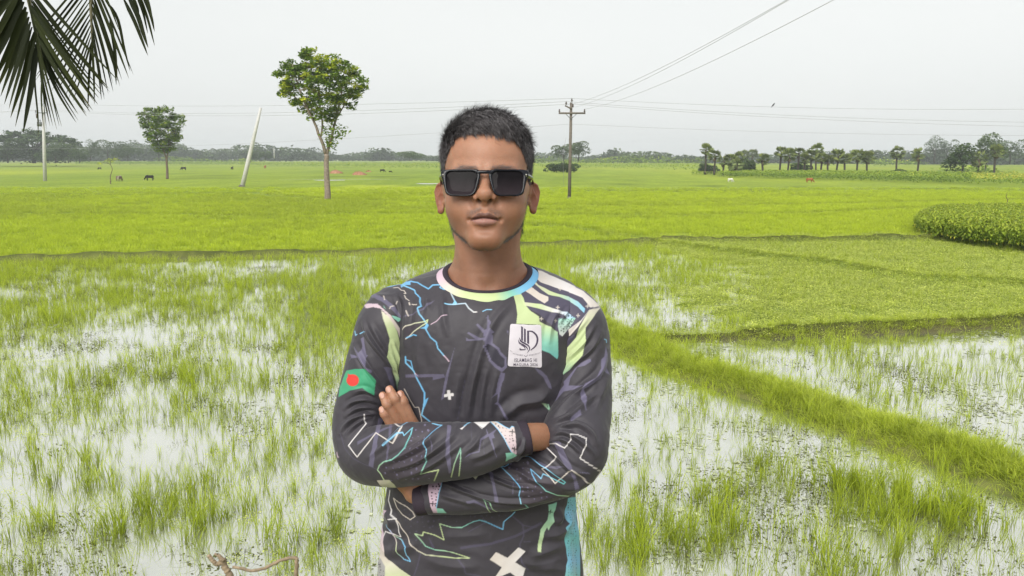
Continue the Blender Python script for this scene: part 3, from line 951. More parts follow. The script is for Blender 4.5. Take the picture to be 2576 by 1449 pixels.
def far_tree(name, label, base, w, h, trunk_h, mat, seed, n=900, leaf=.35, bark=None, flat=1.0, category="tree", group=None):
    r = np.random.default_rng(seed)
    root = empty(name, base, label=label, category=category, group=group)
    C = crown_blobs(r, w, h - trunk_h, n, flat) + [0, 0, trunk_h]
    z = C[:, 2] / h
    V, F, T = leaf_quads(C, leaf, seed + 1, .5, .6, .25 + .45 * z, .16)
    me = mesh_from("crown", V, F, False); add_float(me, "tone", T); obj("crown", me, mat, root)
    parts = [tube(np.array([(0, 0, -.2), (.1, 0, h * .3), (0, .1, h * .62)]), [h * .022 + .05, h * .017 + .03, .04], 7)]
    for k in range(5):
        a = r.uniform(0, 6.28); parts.append(tube(np.array([(0, 0, h * r.uniform(.2, .4)), (math.cos(a) * w * .15, math.sin(a) * w * .15, h * .5), (math.cos(a) * w * .3, math.sin(a) * w * .3, h * .68)]), [h * .010 + .02, h * .008 + .02, .02], 5))
    V, F = merge(parts); obj("trunk", mesh_from("trunk", V, F), bark or MAT_BARK_DARK, root)
    return root

def stand(u, v, Y):
    """foot of something at distance Y whose base shows at (u, v): villages stand on slightly raised ground"""
    return at(u, v, Y)

# umbrella-shaped rain tree, left edge
r = np.random.default_rng(31)
b = stand(85, 408, 360)
root = empty("rain_tree", b, label="broad umbrella-crowned rain tree at the left edge behind the pale pole", category="tree")
C = []
for k in range(90):
    a = r.uniform(0, 6.28); d = math.sqrt(r.uniform(0, 1)) * 19
    x, y = d * math.cos(a), d * .8 * math.sin(a); z = 13.5 - (d / 19) ** 2 * 5.2 + r.normal(0, .7)
    n = 60; aa = r.uniform(0, 6.28, n); dd = np.sqrt(r.uniform(0, 1, n)) * 3.0
    C.append(np.stack([x + dd * np.cos(aa), y + dd * np.sin(aa), z + r.normal(0, .35, n) - dd * dd * .04], 1))
for k in range(60):
    a = r.uniform(0, 6.28); d = r.uniform(4, 18); n = 60
    C.append(np.array([d * math.cos(a), d * .7 * math.sin(a), r.uniform(1.2, 7)]) + r.normal(0, 1, (n, 3)) * [2.2, 2, .9])
V, F, T = leaf_quads(np.concatenate(C), .62, 32, .7, .6, .42, .2)
me = mesh_from("crown", V, F, False); add_float(me, "tone", T); obj("crown", me, MAT_LEAF_DEEP, root)
parts = [tube(np.array([(0, 0, -.5), (.2, 0, 3), (0, 0, 5)]), [.9, .7, .6], 9)]
for k in range(9):
    a = k * .7 + r.uniform(-.2, .2); L = r.uniform(10, 16)
    parts.append(tube(np.array([(0, 0, r.uniform(3, 5)), (math.cos(a) * L * .4, math.sin(a) * L * .35, 8), (math.cos(a) * L * .75, math.sin(a) * L * .6, 10.6), (math.cos(a) * L, math.sin(a) * L * .8, 11.5)]), [.45, .3, .18, .08], 6))
V, F = merge(parts); obj("trunk", mesh_from("trunk", V, F), MAT_BARK_DARK, root)

LEFT_TREES = [(20, 409, 350, 17, 11, 1.5, "dark dense tree low at the left edge under the rain tree", 1), (140, 409, 345, 14, 9.5, .8, "dark bushy tree just right of the pale pole", 2), (172, 409, 342, 10, 8.5, .4, "bright green bamboo-like bush right of the rain tree", 3), (200, 409, 340, 9, 6.0, .2, "low rounded green bush at the end of the left thicket", 4),
              (228, 404, 420, 8, 11, 2.0, "narrow dark tree right of the left thicket", 5), (272, 404, 430, 18, 11.5, 2.0, "grey-green spreading tree behind the small twisted sapling", 6), (322, 405, 400, 13, 7.5, 1.5, "round dark tree left of the round-crowned field tree", 7), (400, 404, 430, 10, 11, 2.5, "pale tall tree showing behind the round-crowned field tree's trunk", 8),
              (636, 402, 420, 7, 5, .3, "small dark bush right of the leaning pole's foot line", 9), (668, 402, 430, 6, 4.5, .2, "small round bush between the leaning pole and the tall tree", 10), (1455, 404, 300, 9, 7.5, 1.6, "bright green round tree just right of the timber power pole", 11), (1418, 405, 310, 10, 6.5, 1.5, "brownish open tree just left of the timber power pole", 12),
              (1030, 404, 420, 14, 5.0, 1.0, "thin open trees over poles left of the person's head", 13), (1425, 432, 200, 5.5, 2.2, .05, "low dark bush at the foot of the timber pole, right one", 14), (1400, 432, 200, 5.0, 2.0, .05, "low dark bush left of the timber pole's foot", 15), (2420, 440, 165, 7.0, 6.6, 1.0, "dark round tree left of the rightmost fan palm", 16), (2478, 432, 230, 10, 11.0, 3.0, "tall dark tree rising behind the rightmost fan palm", 17), (2020, 438, 178, 4.5, 2.6, .1, "small dark bush among the middle palms' trunks", 18), (1880, 441, 172, 3.0, 3.6, .4, "squat dark young palm-like bush left of the lone small palm", 19),
              (2540, 412, 330, 16, 10, 1.5, "round grey-green tree at the right edge", 20), (2350, 409, 420, 11, 14, 3.5, "tall open-topped tree right of the two lone fan palms", 21), (2300 + 80, 410, 420, 9, 12.5, 3.0, "narrower tall tree right of the open-topped one", 22), (1780, 436, 182, 4, 2.2, .1, "low green shrub under the leftmost tall palms", 23), (2245 + 10, 441, 165, 3, 1.2, .05, "small yellowish shrub left of the first lone palm", 24)]
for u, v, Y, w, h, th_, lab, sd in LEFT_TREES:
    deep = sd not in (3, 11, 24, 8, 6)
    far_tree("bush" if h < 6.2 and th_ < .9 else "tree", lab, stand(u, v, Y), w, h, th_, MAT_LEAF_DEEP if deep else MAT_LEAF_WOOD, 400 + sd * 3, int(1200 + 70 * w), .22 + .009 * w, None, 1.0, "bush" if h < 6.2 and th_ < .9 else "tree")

# --- far woodland belts: one mass
def belt(name, label, spans, seed, mat, leaf, dens):
    r = np.random.default_rng(seed); Vs, Ts = [], []
    for u0, u1, vt0, vt1, vb, Y in spans:
        u = u0
        while u < u1:
            wpx = r.uniform(22, 58); t = (u - u0) / (u1 - u0); vt = vt0 + (vt1 - vt0) * t + r.normal(0, 3.2) + 4.0 * math.sin(u * .021 + seed) + (r.uniform(-7, 0) if r.uniform() < .15 else 0)
            yy = Y * r.uniform(.93, 1.08)
            base = at(u, vb, yy); top = at(u, vt, yy); h = top.z - base.z; w = wpx / FPX * yy * 1.6
            n = int(dens * w * h / 10)
            C = crown_blobs(r, w, h * 1.02, n) * [1, 1, 1]
            low = r.uniform(0, 1, n) < .42
            C[low] = np.stack([r.uniform(-.5, .5, low.sum()) * w, r.uniform(-.3, .3, low.sum()) * w, r.uniform(0, .62, low.sum()) * h], 1)
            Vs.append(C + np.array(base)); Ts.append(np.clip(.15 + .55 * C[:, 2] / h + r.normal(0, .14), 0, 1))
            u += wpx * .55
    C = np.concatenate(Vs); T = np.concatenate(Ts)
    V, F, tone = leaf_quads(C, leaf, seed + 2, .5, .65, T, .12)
    me = mesh_from(name, V, F, False); add_float(me, "tone", tone)
    return obj(name, me, mat, None, kind="stuff", label=label)
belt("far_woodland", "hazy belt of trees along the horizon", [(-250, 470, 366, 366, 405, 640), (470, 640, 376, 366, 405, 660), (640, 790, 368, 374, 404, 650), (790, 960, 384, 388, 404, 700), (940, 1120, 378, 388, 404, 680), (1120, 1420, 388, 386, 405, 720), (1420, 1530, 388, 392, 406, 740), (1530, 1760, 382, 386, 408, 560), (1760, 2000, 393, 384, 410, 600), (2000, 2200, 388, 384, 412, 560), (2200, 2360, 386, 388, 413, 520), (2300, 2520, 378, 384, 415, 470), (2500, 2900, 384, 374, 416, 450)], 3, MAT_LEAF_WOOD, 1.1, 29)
belt("village_shrubs", "pale shrubs and banana plants along the foot of the far woodland", [(1330, 1760, 396, 398, 410, 420), (430, 640, 396, 396, 406, 480), (2190, 2320, 402, 402, 414, 380), (2390, 2520, 420, 424, 442, 170)], 9, MAT_CROP, .45, 38)
# ------------------------------------------------------------------ fan palms (each one a thing), field crops
def fan_leaf(r, length, spread_):
    """one stalked fan leaf pointing along +x: pleated half disc"""
    n = 9; a = np.linspace(-spread_, spread_, n)
    st = length * .38
    V = [(0, -.02, 0), (0, .02, 0), (st, .015, .02), (st, -.015, .02)]
    F = [(0, 1, 2, 3)]
    c = len(V); V.append((st, 0, .02))
    for k, x in enumerate(a):
        rr = length * .62 * (1 - .12 * abs(x)) * (1 if k % 2 else .72)
        V.append((st + rr * math.cos(x), rr * math.sin(x), .02 + (.06 if k % 2 else -.06) * length - .10 * rr * (abs(x) / spread_) ** 2))
    for k in range(0, n - 1):
        F.append((c, c + 1 + k, c + 2 + k, c + 2 + k))
    return np.array(V), F

def make_palm_mesh(seed, crown_r, n_live, n_dead):
    r = np.random.default_rng(seed); Vs, Fs, Ts, o = [], [], [], 0
    for k in range(n_live + n_dead):
        dead = k >= n_live
        az = r.uniform(0, 6.28); el = r.uniform(-.7, 1.45) if not dead else r.uniform(-1.5, -1.0)
        L = crown_r * r.uniform(.8, 1.1) * (.75 if dead else 1)
        V, F = fan_leaf(r, L, r.uniform(.75, 1.15) if not dead else .5)
        roll = r.normal(0, .5)
        y, z = V[:, 1] * math.cos(roll) - V[:, 2] * math.sin(roll), V[:, 1] * math.sin(roll) + V[:, 2] * math.cos(roll)
        x = V[:, 0]; z = z - .18 * x * x / L
        x2, z2 = x * math.cos(el) - z * math.sin(el), x * math.sin(el) + z * math.cos(el)
        V = np.stack([x2 * math.cos(az) - y * math.sin(az), x2 * math.sin(az) + y * math.cos(az), z2], 1)
        Vs.append(V); Fs += [tuple(i + o for i in f) for f in F]; o += len(V)
        Ts.append(np.full(len(V), r.uniform(0, .12) if dead else np.clip(.5 + .22 * el / 1.3 + r.normal(0, .15), .28, 1)))
    V = np.concatenate(Vs); F = np.array(Fs)
    quad = F[F[:, 2] != F[:, 3]]; tri = F[F[:, 2] == F[:, 3]][:, :3]
    me = mesh_from("crown", V, [quad, tri], False); add_float(me, "tone", np.concatenate(Ts)); me.materials.append(MAT_FAN)
    return me
PALM_CROWNS = [make_palm_mesh(s, 1.75, 34, 9) for s in range(4)] + [make_palm_mesh(s + 20, 1.75, 30, 26) for s in range(2)]
PALM_TRUNKS = []
for s in range(3):
    r = np.random.default_rng(60 + s)
    zz = np.linspace(0, 1, 12); lean = r.normal(0, .03)
    V, F = tube(np.stack([lean * zz ** 2, r.normal(0, .02) * zz, zz], 1), np.interp(zz, [0, .08, .5, 1], [.034, .026, .022, .024]) * (1 + .08 * np.sin(zz * 60)), 8)
    me = mesh_from("trunk", V, F); me.materials.append(MAT_BARK_DARK); PALM_TRUNKS.append(me)
# (u of foot, v of foot, v of crown centre, crown half width in picture units, label)
PALMS = [(1774, 439, 378, 15, "tallest fan palm at the left end of the left palm clump"), (1796, 440, 392, 14, "second fan palm from the left, shorter than its tall neighbour"), (1818, 441, 405, 13, "short shaggy fan palm third from the left in the left clump"), (1838, 441, 400, 13, "fan palm in the middle of the left clump, half hidden"), (1855, 440, 396, 13, "fan palm near the right end of the left clump"), (1850, 442, 416, 16, "lowest widest fan palm at the right end of the left clump"),
         (1872, 412, 389, 11, "hazy far fan palm right of the left clump"), (1892, 412, 387, 12, "second hazy far fan palm, left of the lone small palm"), (1919, 442, 402, 14, "lone small fan palm standing between the two palm clumps"),
         (1961, 439, 383, 14, "leftmost tall fan palm of the middle clump"), (1981, 440, 391, 17, "broad fan palm second from the left in the middle clump"), (2006, 439, 385, 14, "slim fan palm third from the left in the middle clump"), (2022, 440, 400, 13, "leaning low fan palm in the middle clump"), (2039, 440, 391, 15, "fan palm just left of the tallest in the middle clump"), (2052, 437, 377, 15, "tallest fan palm of the middle clump"), (2064, 440, 398, 14, "fan palm just right of the tallest in the middle clump"), (2082, 440, 404, 13, "low fan palm right of centre in the middle clump"), (2103, 440, 392, 17, "broad fan palm near the right of the middle clump"), (2124, 440, 400, 12, "narrow fan palm ending the middle clump"),
         (2155, 440, 392, 17, "left fan palm of the pair right of the middle clump"), (2180, 440, 398, 16, "right fan palm of the pair right of the middle clump"), (2254, 438, 383, 14, "lone fan palm with brown skirt, left of two"), (2307, 439, 390, 14, "lone fan palm with brown skirt, right of two"), (2460, 440, 400, 17, "brownish leaning fan palm left of the rightmost palm"), (2500, 442, 383, 17, "tall fan palm nearest the right edge")]
r = np.random.default_rng(44)
for i, (u, v, vc, hw, lab) in enumerate(PALMS):
    Y = 3.55 * FPX / (v - 398.8) if v > 430 else 330.0
    Y = min(Y, 330)
    foot = at(u, v, Y); c = at(u, vc, Y)
    root = empty("fan_palm", foot, label=lab, category="palm tree", group="fan palms beyond the rice fields")
    H = c.z - foot.z
    t = bpy.data.objects.new("trunk", PALM_TRUNKS[i % 3]); link(t, root); k = max(H, 4.0); t.scale = (8.5, 8.5, H); t.rotation_euler = (0, 0, r.uniform(0, 6.28))
    shag = i in (2, 5, 21, 22, 23)
    cr = bpy.data.objects.new("crown", PALM_CROWNS[(4 + i % 2) if shag else i % 4]); link(cr, root)
    s_ = hw / FPX * Y / 1.30
    cr.location = (0, 0, H); cr.scale = (s_, s_, s_ * (1.15 if shag else .95)); cr.rotation_euler = (0, 0, r.uniform(0, 6.28))

# crop plants: stalk with drooping pointed leaves
def crop_plant(seed, h, n):
    r = np.random.default_rng(seed); Vs, Fs, Ts, o = [], [], [], 0
    V, Fq = tube(np.array([(0, 0, 0), (.01, .01, h * .5), (.0, .02, h)]), [.007, .006, .003], 4, False)
    Vs.append(V); Fs += [tuple(f) for f in Fq[0]]; Ts += [.35] * len(V); o = len(V)
    for k in range(n):
        z = h * (.34 + .66 * (k / n)); a = r.uniform(0, 6.28); L = r.uniform(.10, .18); w = L * .32; dr = r.uniform(-.1, .9)
        d = np.array([math.cos(a), math.sin(a), 0]); s_ = np.array([-math.sin(a), math.cos(a), 0]); p0 = np.array([0, 0, z]) + d * .03
        pm = p0 + d * L * .5 + [0, 0, .02]; p1 = p0 + d * L - [0, 0, L * dr]
        Vs.append(np.array([p0, pm + s_ * w, p1, pm - s_ * w])); Fs.append((o, o + 1, o + 2, o + 3)); o += 4
        old = z < h * .45 and r.uniform() < .14
        Ts += [1.0 if old else np.clip(.36 + .60 * z / h + r.normal(0, .14), 0, .92)] * 4
    return np.concatenate(Vs), np.array(Fs), np.array(Ts)
library("crop_plant", [crop_plant(s, 1.36, 44) for s in range(6)], MAT_CROP)
def fill(poly, n, seed):
    r = np.random.default_rng(seed); lo, hi = poly.min(0), poly.max(0)
    P = r.uniform(lo, hi, (n, 2)); return P[in_poly(P, poly)], r
poly = g2([(2322, 608), (2420, 622), (2600, 645), (2760, 662), (2900, 650), (2800, 562), (2500, 560), (2330, 564), (2298, 584)])
P, r = fill(poly, 7500, 5)
P = P[(P[:, 0] < P[:, 1] * .74)]
e = seg_dist2(P, np.concatenate([poly, poly[:1]]))
sc = np.clip(.80 + e * .3, .8, 1) * r.uniform(.74, .90, len(P))
scatter("jute_crop", "crop_plant", np.c_[P, np.full(len(P), .03)], r.uniform(0, 6.28, len(P)), sc, r.normal(0, .06, (len(P), 2)), 15, label="dense leafy green crop standing in a block at the right edge")
# hedge-like crop strips farther off
def strip(name, label, poly_uv, n, h, seed, mat, leaf, tone=.5):
    poly = g2(poly_uv); P, r = fill(poly, n, seed)
    z = h * r.uniform(.05, 1, len(P)) ** .55
    C = np.c_[P, z]; V, F, T = leaf_quads(C, leaf, seed, .7, .45, tone * (.35 + .8 * z / h), .14)
    me = mesh_from(name, V, F, False); add_float(me, "tone", T)
    return obj(name, me, mat, None, kind="stuff", label=label)
strip("far_jute_strip", "dark-sided strip of tall crop below the fan palms on the right", [(1800, 447), (2000, 453), (2300, 462), (2440, 465), (2440, 449), (2200, 444), (2000, 441), (1850, 441)], 44000, 1.25, 4, MAT_CROP, .17, .62)
strip("far_bright_strip", "brighter green strip of crop at the far right", [(2440, 466), (2800, 474), (2800, 452), (2440, 449)], 20000, 1.15, 5, MAT_CROP, .17, .85)
strip("distant_crop", "hazy strip of crop before the far woodland", [(600, 417), (830, 423), (1160, 428), (1420, 425), (1640, 429), (1760, 431), (1760, 418), (1300, 416), (600, 412)], 46000, 1.6, 6, MAT_CROP, .28, .70)
strip("distant_hedge", "dark hedge line left of centre before the far woodland", [(190, 416), (420, 417), (640, 416), (640, 411), (190, 411)], 20000, 1.7, 7, MAT_CROP, .28, .55)
strip("palm_undergrowth", "green undergrowth beneath the fan palms", [(1740, 441), (1960, 446), (2200, 447), (2330, 445), (2560, 452), (2560, 438), (1740, 434)], 20000, .8, 8, MAT_CROP, .17, .75)
# ------------------------------------------------------------------ poles, wires, cattle, sapling, heaps
MAT_CONC = flat_mat("pole_concrete", (0.52, 0.51, 0.50), .85, .14, 5, .2, .004)
MAT_TIMBER = flat_mat("pole_timber", (0.150, 0.130, 0.110), .85, .3, 4, .2, .006)
MAT_IRON = flat_mat("galvanised_iron", (0.16, 0.17, 0.18), .5, .2, 12, .5)
MAT_PORC = flat_mat("porcelain", (0.10, 0.075, 0.065), .3, .15, 20, .5)
MAT_WIRE = flat_mat("wire_aluminium", (0.34, 0.34, 0.35), .5, .1, 30, .4)
def box(c, s):
    c, s = np.array(c), np.array(s) / 2
    V = np.array([c + s * [x, y, z] for x in (-1, 1) for y in (-1, 1) for z in (-1, 1)])
    return V, [np.array([(0, 1, 3, 2), (4, 6, 7, 5), (0, 4, 5, 1), (2, 3, 7, 6), (0, 2, 6, 4), (1, 5, 7, 3)])]
def insulator(c, s=1.0):
    c = np.array(c); zz = [0, .04, .05, .09, .10, .15, .16, .2]; rr = [.03, .03, .07, .07, .035, .035, .06, .02]
    return tube(np.stack([np.zeros(8), np.zeros(8), np.array(zz)], 1) * s + c, np.array(rr) * s, 8)
def part(name, pieces, mat, root, smooth=False):
    V, F = merge(pieces); return obj(name, mesh_from(name, V, F, smooth), mat, root)

# timber pole with crossarm
b = ground_at(1432, 502); b.z = .02
T = lambda u, v: np.array(at(u, v, b.y)) - np.array(b)
pole = empty("power_pole", b, label="dark timber power pole with crossarm right of the person's head", category="power pole")
top = T(1437, 258); 
part("shaft", [tube(np.array([(0, 0, -.5), top * .5, top]), [.155, .135, .115], 12)], MAT_TIMBER, pole, True)
part("footing", [tube(np.array([(0, 0, -.3), (0, 0, .25)]) , [.17, .165], 12)], MAT_TIMBER, pole, True)
arm_l, arm_r = T(1405, 285), T(1472, 285)
part("crossarm", [box((arm_l + arm_r) / 2 + [0, -.19, 0], (arm_r[0] - arm_l[0], .12, .15))], MAT_TIMBER, pole)
for e in (1423, 1450):
    s_ = T(e, 287); part("brace", [tube(np.array([s_ + [0, -.2, 0], T(1436, 300) + [0, -.16, 0]]), .03, 6)], MAT_IRON, pole)
part("upper_bracket", [tube(np.array([T(1421, 266) + [0, -.16, 0], T(1437, 274) + [0, -.14, 0]]), .07, 6)], MAT_TIMBER, pole)
PINS = {"top": T(1438.5, 256), "left": T(1424, 264), "armL": T(1407, 283), "armR": T(1470, 283), "right": T(1441, 270)}
for k, p in PINS.items():
    part("insulator", [insulator(p + [0, -.16 if k != "top" else 0, 0], 1.4)], MAT_PORC, pole, True)
part("guy_wire", [tube(np.array([T(1430, 345) + [-.2, 0, 0], T(1424, 390) + [-.3, 0, 0], T(1419, 470)]), .012, 4)], MAT_WIRE, pole)
POLE_R = {k: np.array(b) + p + [0, -.16, .28] for k, p in PINS.items()}
POLE_R["low"] = np.array(at(1436, 312, b.y))

# pale concrete pole with transformer, left
b = ground_at(113, 456); b.z = .02
T = lambda u, v: np.array(at(u, v, b.y)) - np.array(b)
pole = empty("power_pole", b, label="pale concrete power pole with transformer at the left edge", category="power pole")
top = T(108.5, 267)
part("shaft", [tube(np.array([(0, 0, -.5), top * .5, top]), [.30, .24, .17], 10)], MAT_CONC, pole, True)
part("crossarm", [box((T(91, 284) + T(122, 284)) / 2 + [0, -.25, 0], (T(122, 284)[0] - T(91, 284)[0], .12, .14))], MAT_IRON, pole)
LP = {"l": T(92, 282), "r": T(121, 282), "top": T(108.5, 266)}
for p in LP.values(): part("insulator", [insulator(p + [0, -.2, 0], 1.5)], MAT_PORC, pole, True)
part("transformer", [tube(np.array([T(101, 318) + [0, -.2, 0], T(101, 317.9) + [0, -.2, 0], T(101, 307) + [0, -.2, 0], T(101, 306.5) + [0, -.2, 0]]), [.28, .34, .34, .20], 12), insulator(T(99, 306) + [0, -.2, 0], 1.6), insulator(T(103, 306) + [0, -.2, 0], 1.6)], MAT_IRON, pole, True)
part("bracket", [box(T(104, 313) + [0, -.1, 0], (.5, .3, .1))], MAT_IRON, pole)
part("fuse_switch", [box(T(95, 292) + [0, -.3, 0], (.15, .15, .7)), box(T(98, 293) + [0, -.3, 0], (.12, .12, .5))], MAT_PORC, pole)
POLE_L = {k: np.array(b) + p + [0, -.2, .3] for k, p in LP.items()}

# leaning concrete pole
b = ground_at(609.5, 470.5); b.z = .02
T = lambda u, v: np.array(at(u, v, b.y)) - np.array(b)
pole = empty("leaning_pole", b, label="white concrete pole leaning to the right beside the tall tree", category="pole")
top = T(656, 271); d = top / np.linalg.norm(top)
part("shaft", [tube(np.array([-d * .5, top * .33, top * .66, top]), [.30, .27, .22, .16], 12)], MAT_CONC, pole, True)
part("soil_collar", [tube(np.array([(0, 0, -.1), (.05, 0, .10), (.1, 0, .22)]), [.55, .45, .31], 12)], flat_mat("grey_soil", (.12, .11, .10), .95, .3, 6, .1, .02), pole, True)
# far thin posts
for u, v0, v1, Y, lab in ((690, 396, 372, 420, "thin pale post between the leaning pole and the tall tree"), (1897, 432, 404, 250, "thin pale post left of the middle palm clump")):
    p = at(u, v0, Y); q = at(u, v1, Y)
    post = empty("far_post", p, label=lab, category="post"); hh = q.z - p.z
    part("shaft", [tube(np.array([(0, 0, -.5), (.02, 0, hh * .5), (.03, 0, hh)]), [.28, .24, .2], 8)], MAT_CONC, post, True)
    part("crossarm", [box((0, -.25, hh * .93), (1.6, .15, .15))], MAT_IRON, post)
p = at(2281, 400, 700); q = at(2281, 377, 700); hh = q.z - p.z
mast = empty("telecom_mast", p, label="faint far mast between the two lone fan palms", category="mast")
part("shaft", [tube(np.array([(0, 0, -3), (0, 0, hh)]), [.5, .35], 8)], MAT_IRON, mast, True)
part("antenna", [box((0, 0, hh - 2.2), (2.6, 1.2, 3.4)), box((0, 0, hh - 5), (1.6, 1.2, 1.4))], MAT_IRON, mast)

def wire(label, pts, sag, r0):
    """hanging wire through world points"""
    out = []
    for a, c in zip(pts[:-1], pts[1:]):
        t = np.linspace(0, 1, 40)[:, None]; P = a * (1 - t) + c * t; P[:, 2] -= (4 * sag * t * (1 - t))[:, 0]
        out.append(P)
    P = np.concatenate(out); 
    o = P[len(P) // 2].copy()
    V, F = tube(P - o, r0, 5)
    w = obj("power_line", mesh_from("power_line", V, F), MAT_WIRE, None, label=label, category="wire", group="overhead power lines"); w.location = o
    return w
def far(u, v, Y): return np.array(at(u, v, Y))
wire("topmost wire running from the timber pole to the left pole", [POLE_R["top"], POLE_L["top"], far(-900, 268, 175)], .5, .015)
wire("second wire from the timber pole's upper bracket to the left pole", [POLE_R["left"], POLE_L["r"], far(-900, 290, 175)], .75, .015)
wire("third wire from the timber pole to the left pole's crossarm", [POLE_R["right"], POLE_L["l"], far(-900, 286, 175)], .95, .015)
wire("topmost wire running from the timber pole to the right edge", [POLE_R["top"], far(2640, 274, 66), far(3400, 262, 66)], .35, .013)
wire("upper of the two close wires running to the right edge", [POLE_R["left"], far(2640, 308, 66), far(3400, 300, 66)], .35, .013)
wire("lower of the two close wires running to the right edge", [POLE_R["right"], far(2640, 319, 66), far(3400, 310, 66)], .30, .013)
wire("lowest faint wire running to the right edge", [POLE_R["low"], far(2640, 341, 66), far(3400, 330, 66)], .25, .010)
wire("lowest faint wire running left behind the person's head", [POLE_R["low"], far(300, 372, 130), far(-800, 372, 170)], .3, .011)
e1, e2, e3 = far(2300, -190, 18.0), far(2316, -196, 18.3), far(2450, -190, 17.0)
wire("left wire of the pair climbing to the top edge from the timber pole", [POLE_R["top"] + [0, .2, -.8], e1], .55, .009)
wire("right wire of the pair climbing to the top edge from the timber pole", [POLE_R["right"], e2], .5, .009)
wire("single wire climbing to the top edge farther right", [POLE_R["armR"], e3], .6, .009)
# bird on the wire
def sd_bird(P):
    d = sd_cap(P, (0, 0, .06), (.05, 0, .12), .035, .030)
    d = smin(d, sd_cap(P, (.06, 0, .15), (.07, 0, .16), .024), .02)
    d = smin(d, sd_cap(P, (.09, 0, .155), (.115, 0, .15), .008, .002), .006)
    return smin(d, sd_cap(P, (-.02, 0, .04), (-.09, 0, -.04), .018, .010), .02)
V, F = surface_nets(sd_bird, (-.14, -.07, -.08), (.16, .07, .22), .010, 3)
a, c = POLE_R["top"], far(2640, 274, 66); t = .4315
bp_ = a * (1 - t) + c * t; bp_[2] -= 4 * .35 * t * (1 - t)
o = obj("bird", mesh_from("bird", V * 1.7, F), flat_mat("bird_plumage", (.03, .03, .032), .6, .2, 20), None, label="small dark bird perched on the topmost wire", category="bird"); o.location = bp_ + [0, 0, .02]

# cattle
def sd_cow(P, graze):
    A = P.copy(); A[..., 1] = np.abs(A[..., 1])
    d = sd_ell(P, (0, 0, .92), (.62, .25, .30))
    d = smin(d, sd_ell(P, (.42, 0, .95), (.26, .22, .30)), .1)
    d = smin(d, sd_ell(P, (-.48, 0, .98), (.26, .23, .27)), .1)
    d = smin(d, sd_ell(P, (.40, 0, 1.20), (.16, .09, .10)), .08)       # hump
    hd = (1.05, 0, .30) if graze else (1.02, 0, 1.25)
    nk = (.60, 0, 1.02)
    d = smin(d, sd_cap(P, nk, (hd[0] - .14, 0, hd[2] + .14), .17, .11), .08)
    d = smin(d, sd_cap(P, (hd[0] - .12, 0, hd[2] + .14), (hd[0] + .12, 0, hd[2] - .12), .105, .065), .04)
    d = smin(d, sd_cap(A, (hd[0] - .16, .08, hd[2] + .22), (hd[0] - .14, .20, hd[2] + .24), .03, .02), .02)
    for x, kx in ((.42, .46), (-.52, -.60)):
        d = smin(d, sd_chain(A, [(x, .14, .80), (kx, .15, .45), (x + .01, .15, .20), (x + .03, .15, .03)], [.12, .070, .048, .055]), .05)
    d = smin(d, sd_chain(P, [(-.72, 0, 1.10), (-.80, 0, .80), (-.79, 0, .45)], [.035, .022, .04]), .03)
    d = smin(d, sd_ell(P, (-.30, 0, .66), (.14, .11, .09)), .06)
    return d
cow_mesh = []
for g_ in (True, False):
    V, F = surface_nets(lambda P: sd_cow(P, g_), (-1.0, -.4, -.05), (1.4, .4, 1.5), .035, 3)
    cow_mesh.append((V, F))
def cow_material(name, c0, c1, sc=2.2, th_=.5):
    M = Mat(name); nz = M.noise(sc, 2, .4); r_ = M.ramp(nz.outputs[0], [(th_ - .02, c0), (th_ + .02, c1)]); M.color(r_.outputs[0]).set(Roughness=.8, Specular_IOR_Level=.2); return M.m
HIDE = {"black": cow_material("black_hide", (.018, .015, .013), (.022, .018, .016), 2.2, .62), "pied": cow_material("pied_hide", (.018, .015, .013), (.50, .46, .38), 1.3, .60), "brown": cow_material("brown_hide", (.26, .085, .030), (.30, .105, .040)), "grey": cow_material("grey_hide", (.17, .115, .085), (.42, .36, .30), 1.6, .55), "white": cow_material("white_hide", (.62, .60, .55), (.70, .68, .62))}
COWS = [(300, 457, 85, "grey", True, "grey-brown cow seen from behind beside the thin sapling", .85), (377, 455, 190, "pied", True, "black and white cow grazing left of the round-crowned tree", .85), (2036, 460, 0, "brown", True, "reddish-brown cow grazing below the middle palm clump", .66), (1837, 459, 20, "white", True, "white cow lying pale in the field below the left palm clump", .58),
        (462, 429, 180, "black", True, "far dark cow left of the leaning pole", 1.0), (584, 428, 90, "black", False, "far dark cow seen end on, left of the leaning pole's foot", .9), (667, 425, 90, "brown", False, "far brown cow end on between leaning pole and tall tree", 1.0), (962, 434, 0, "black", True, "far dark cow left of the person's head", .8), (982, 435, 10, "black", True, "smallest dark calf beside the far cow left of the person's head", .5), (251, 427, 180, "black", True, "far dark cow right of the pale pole", .7)]
for i, (u, v, rot, hd, gz, lab, s_) in enumerate(COWS):
    p = ground_at(u, v); V, F = cow_mesh[0 if gz else 1]
    o = obj("cow", mesh_from("cow", V, F), HIDE[hd], None, label=lab, category="cow", group="cattle grazing in the fields"); o.location = (p.x, p.y, 0.0); o.rotation_euler = (0, 0, math.radians(rot)); o.scale = (s_, s_ * 1.1, s_ * .88)
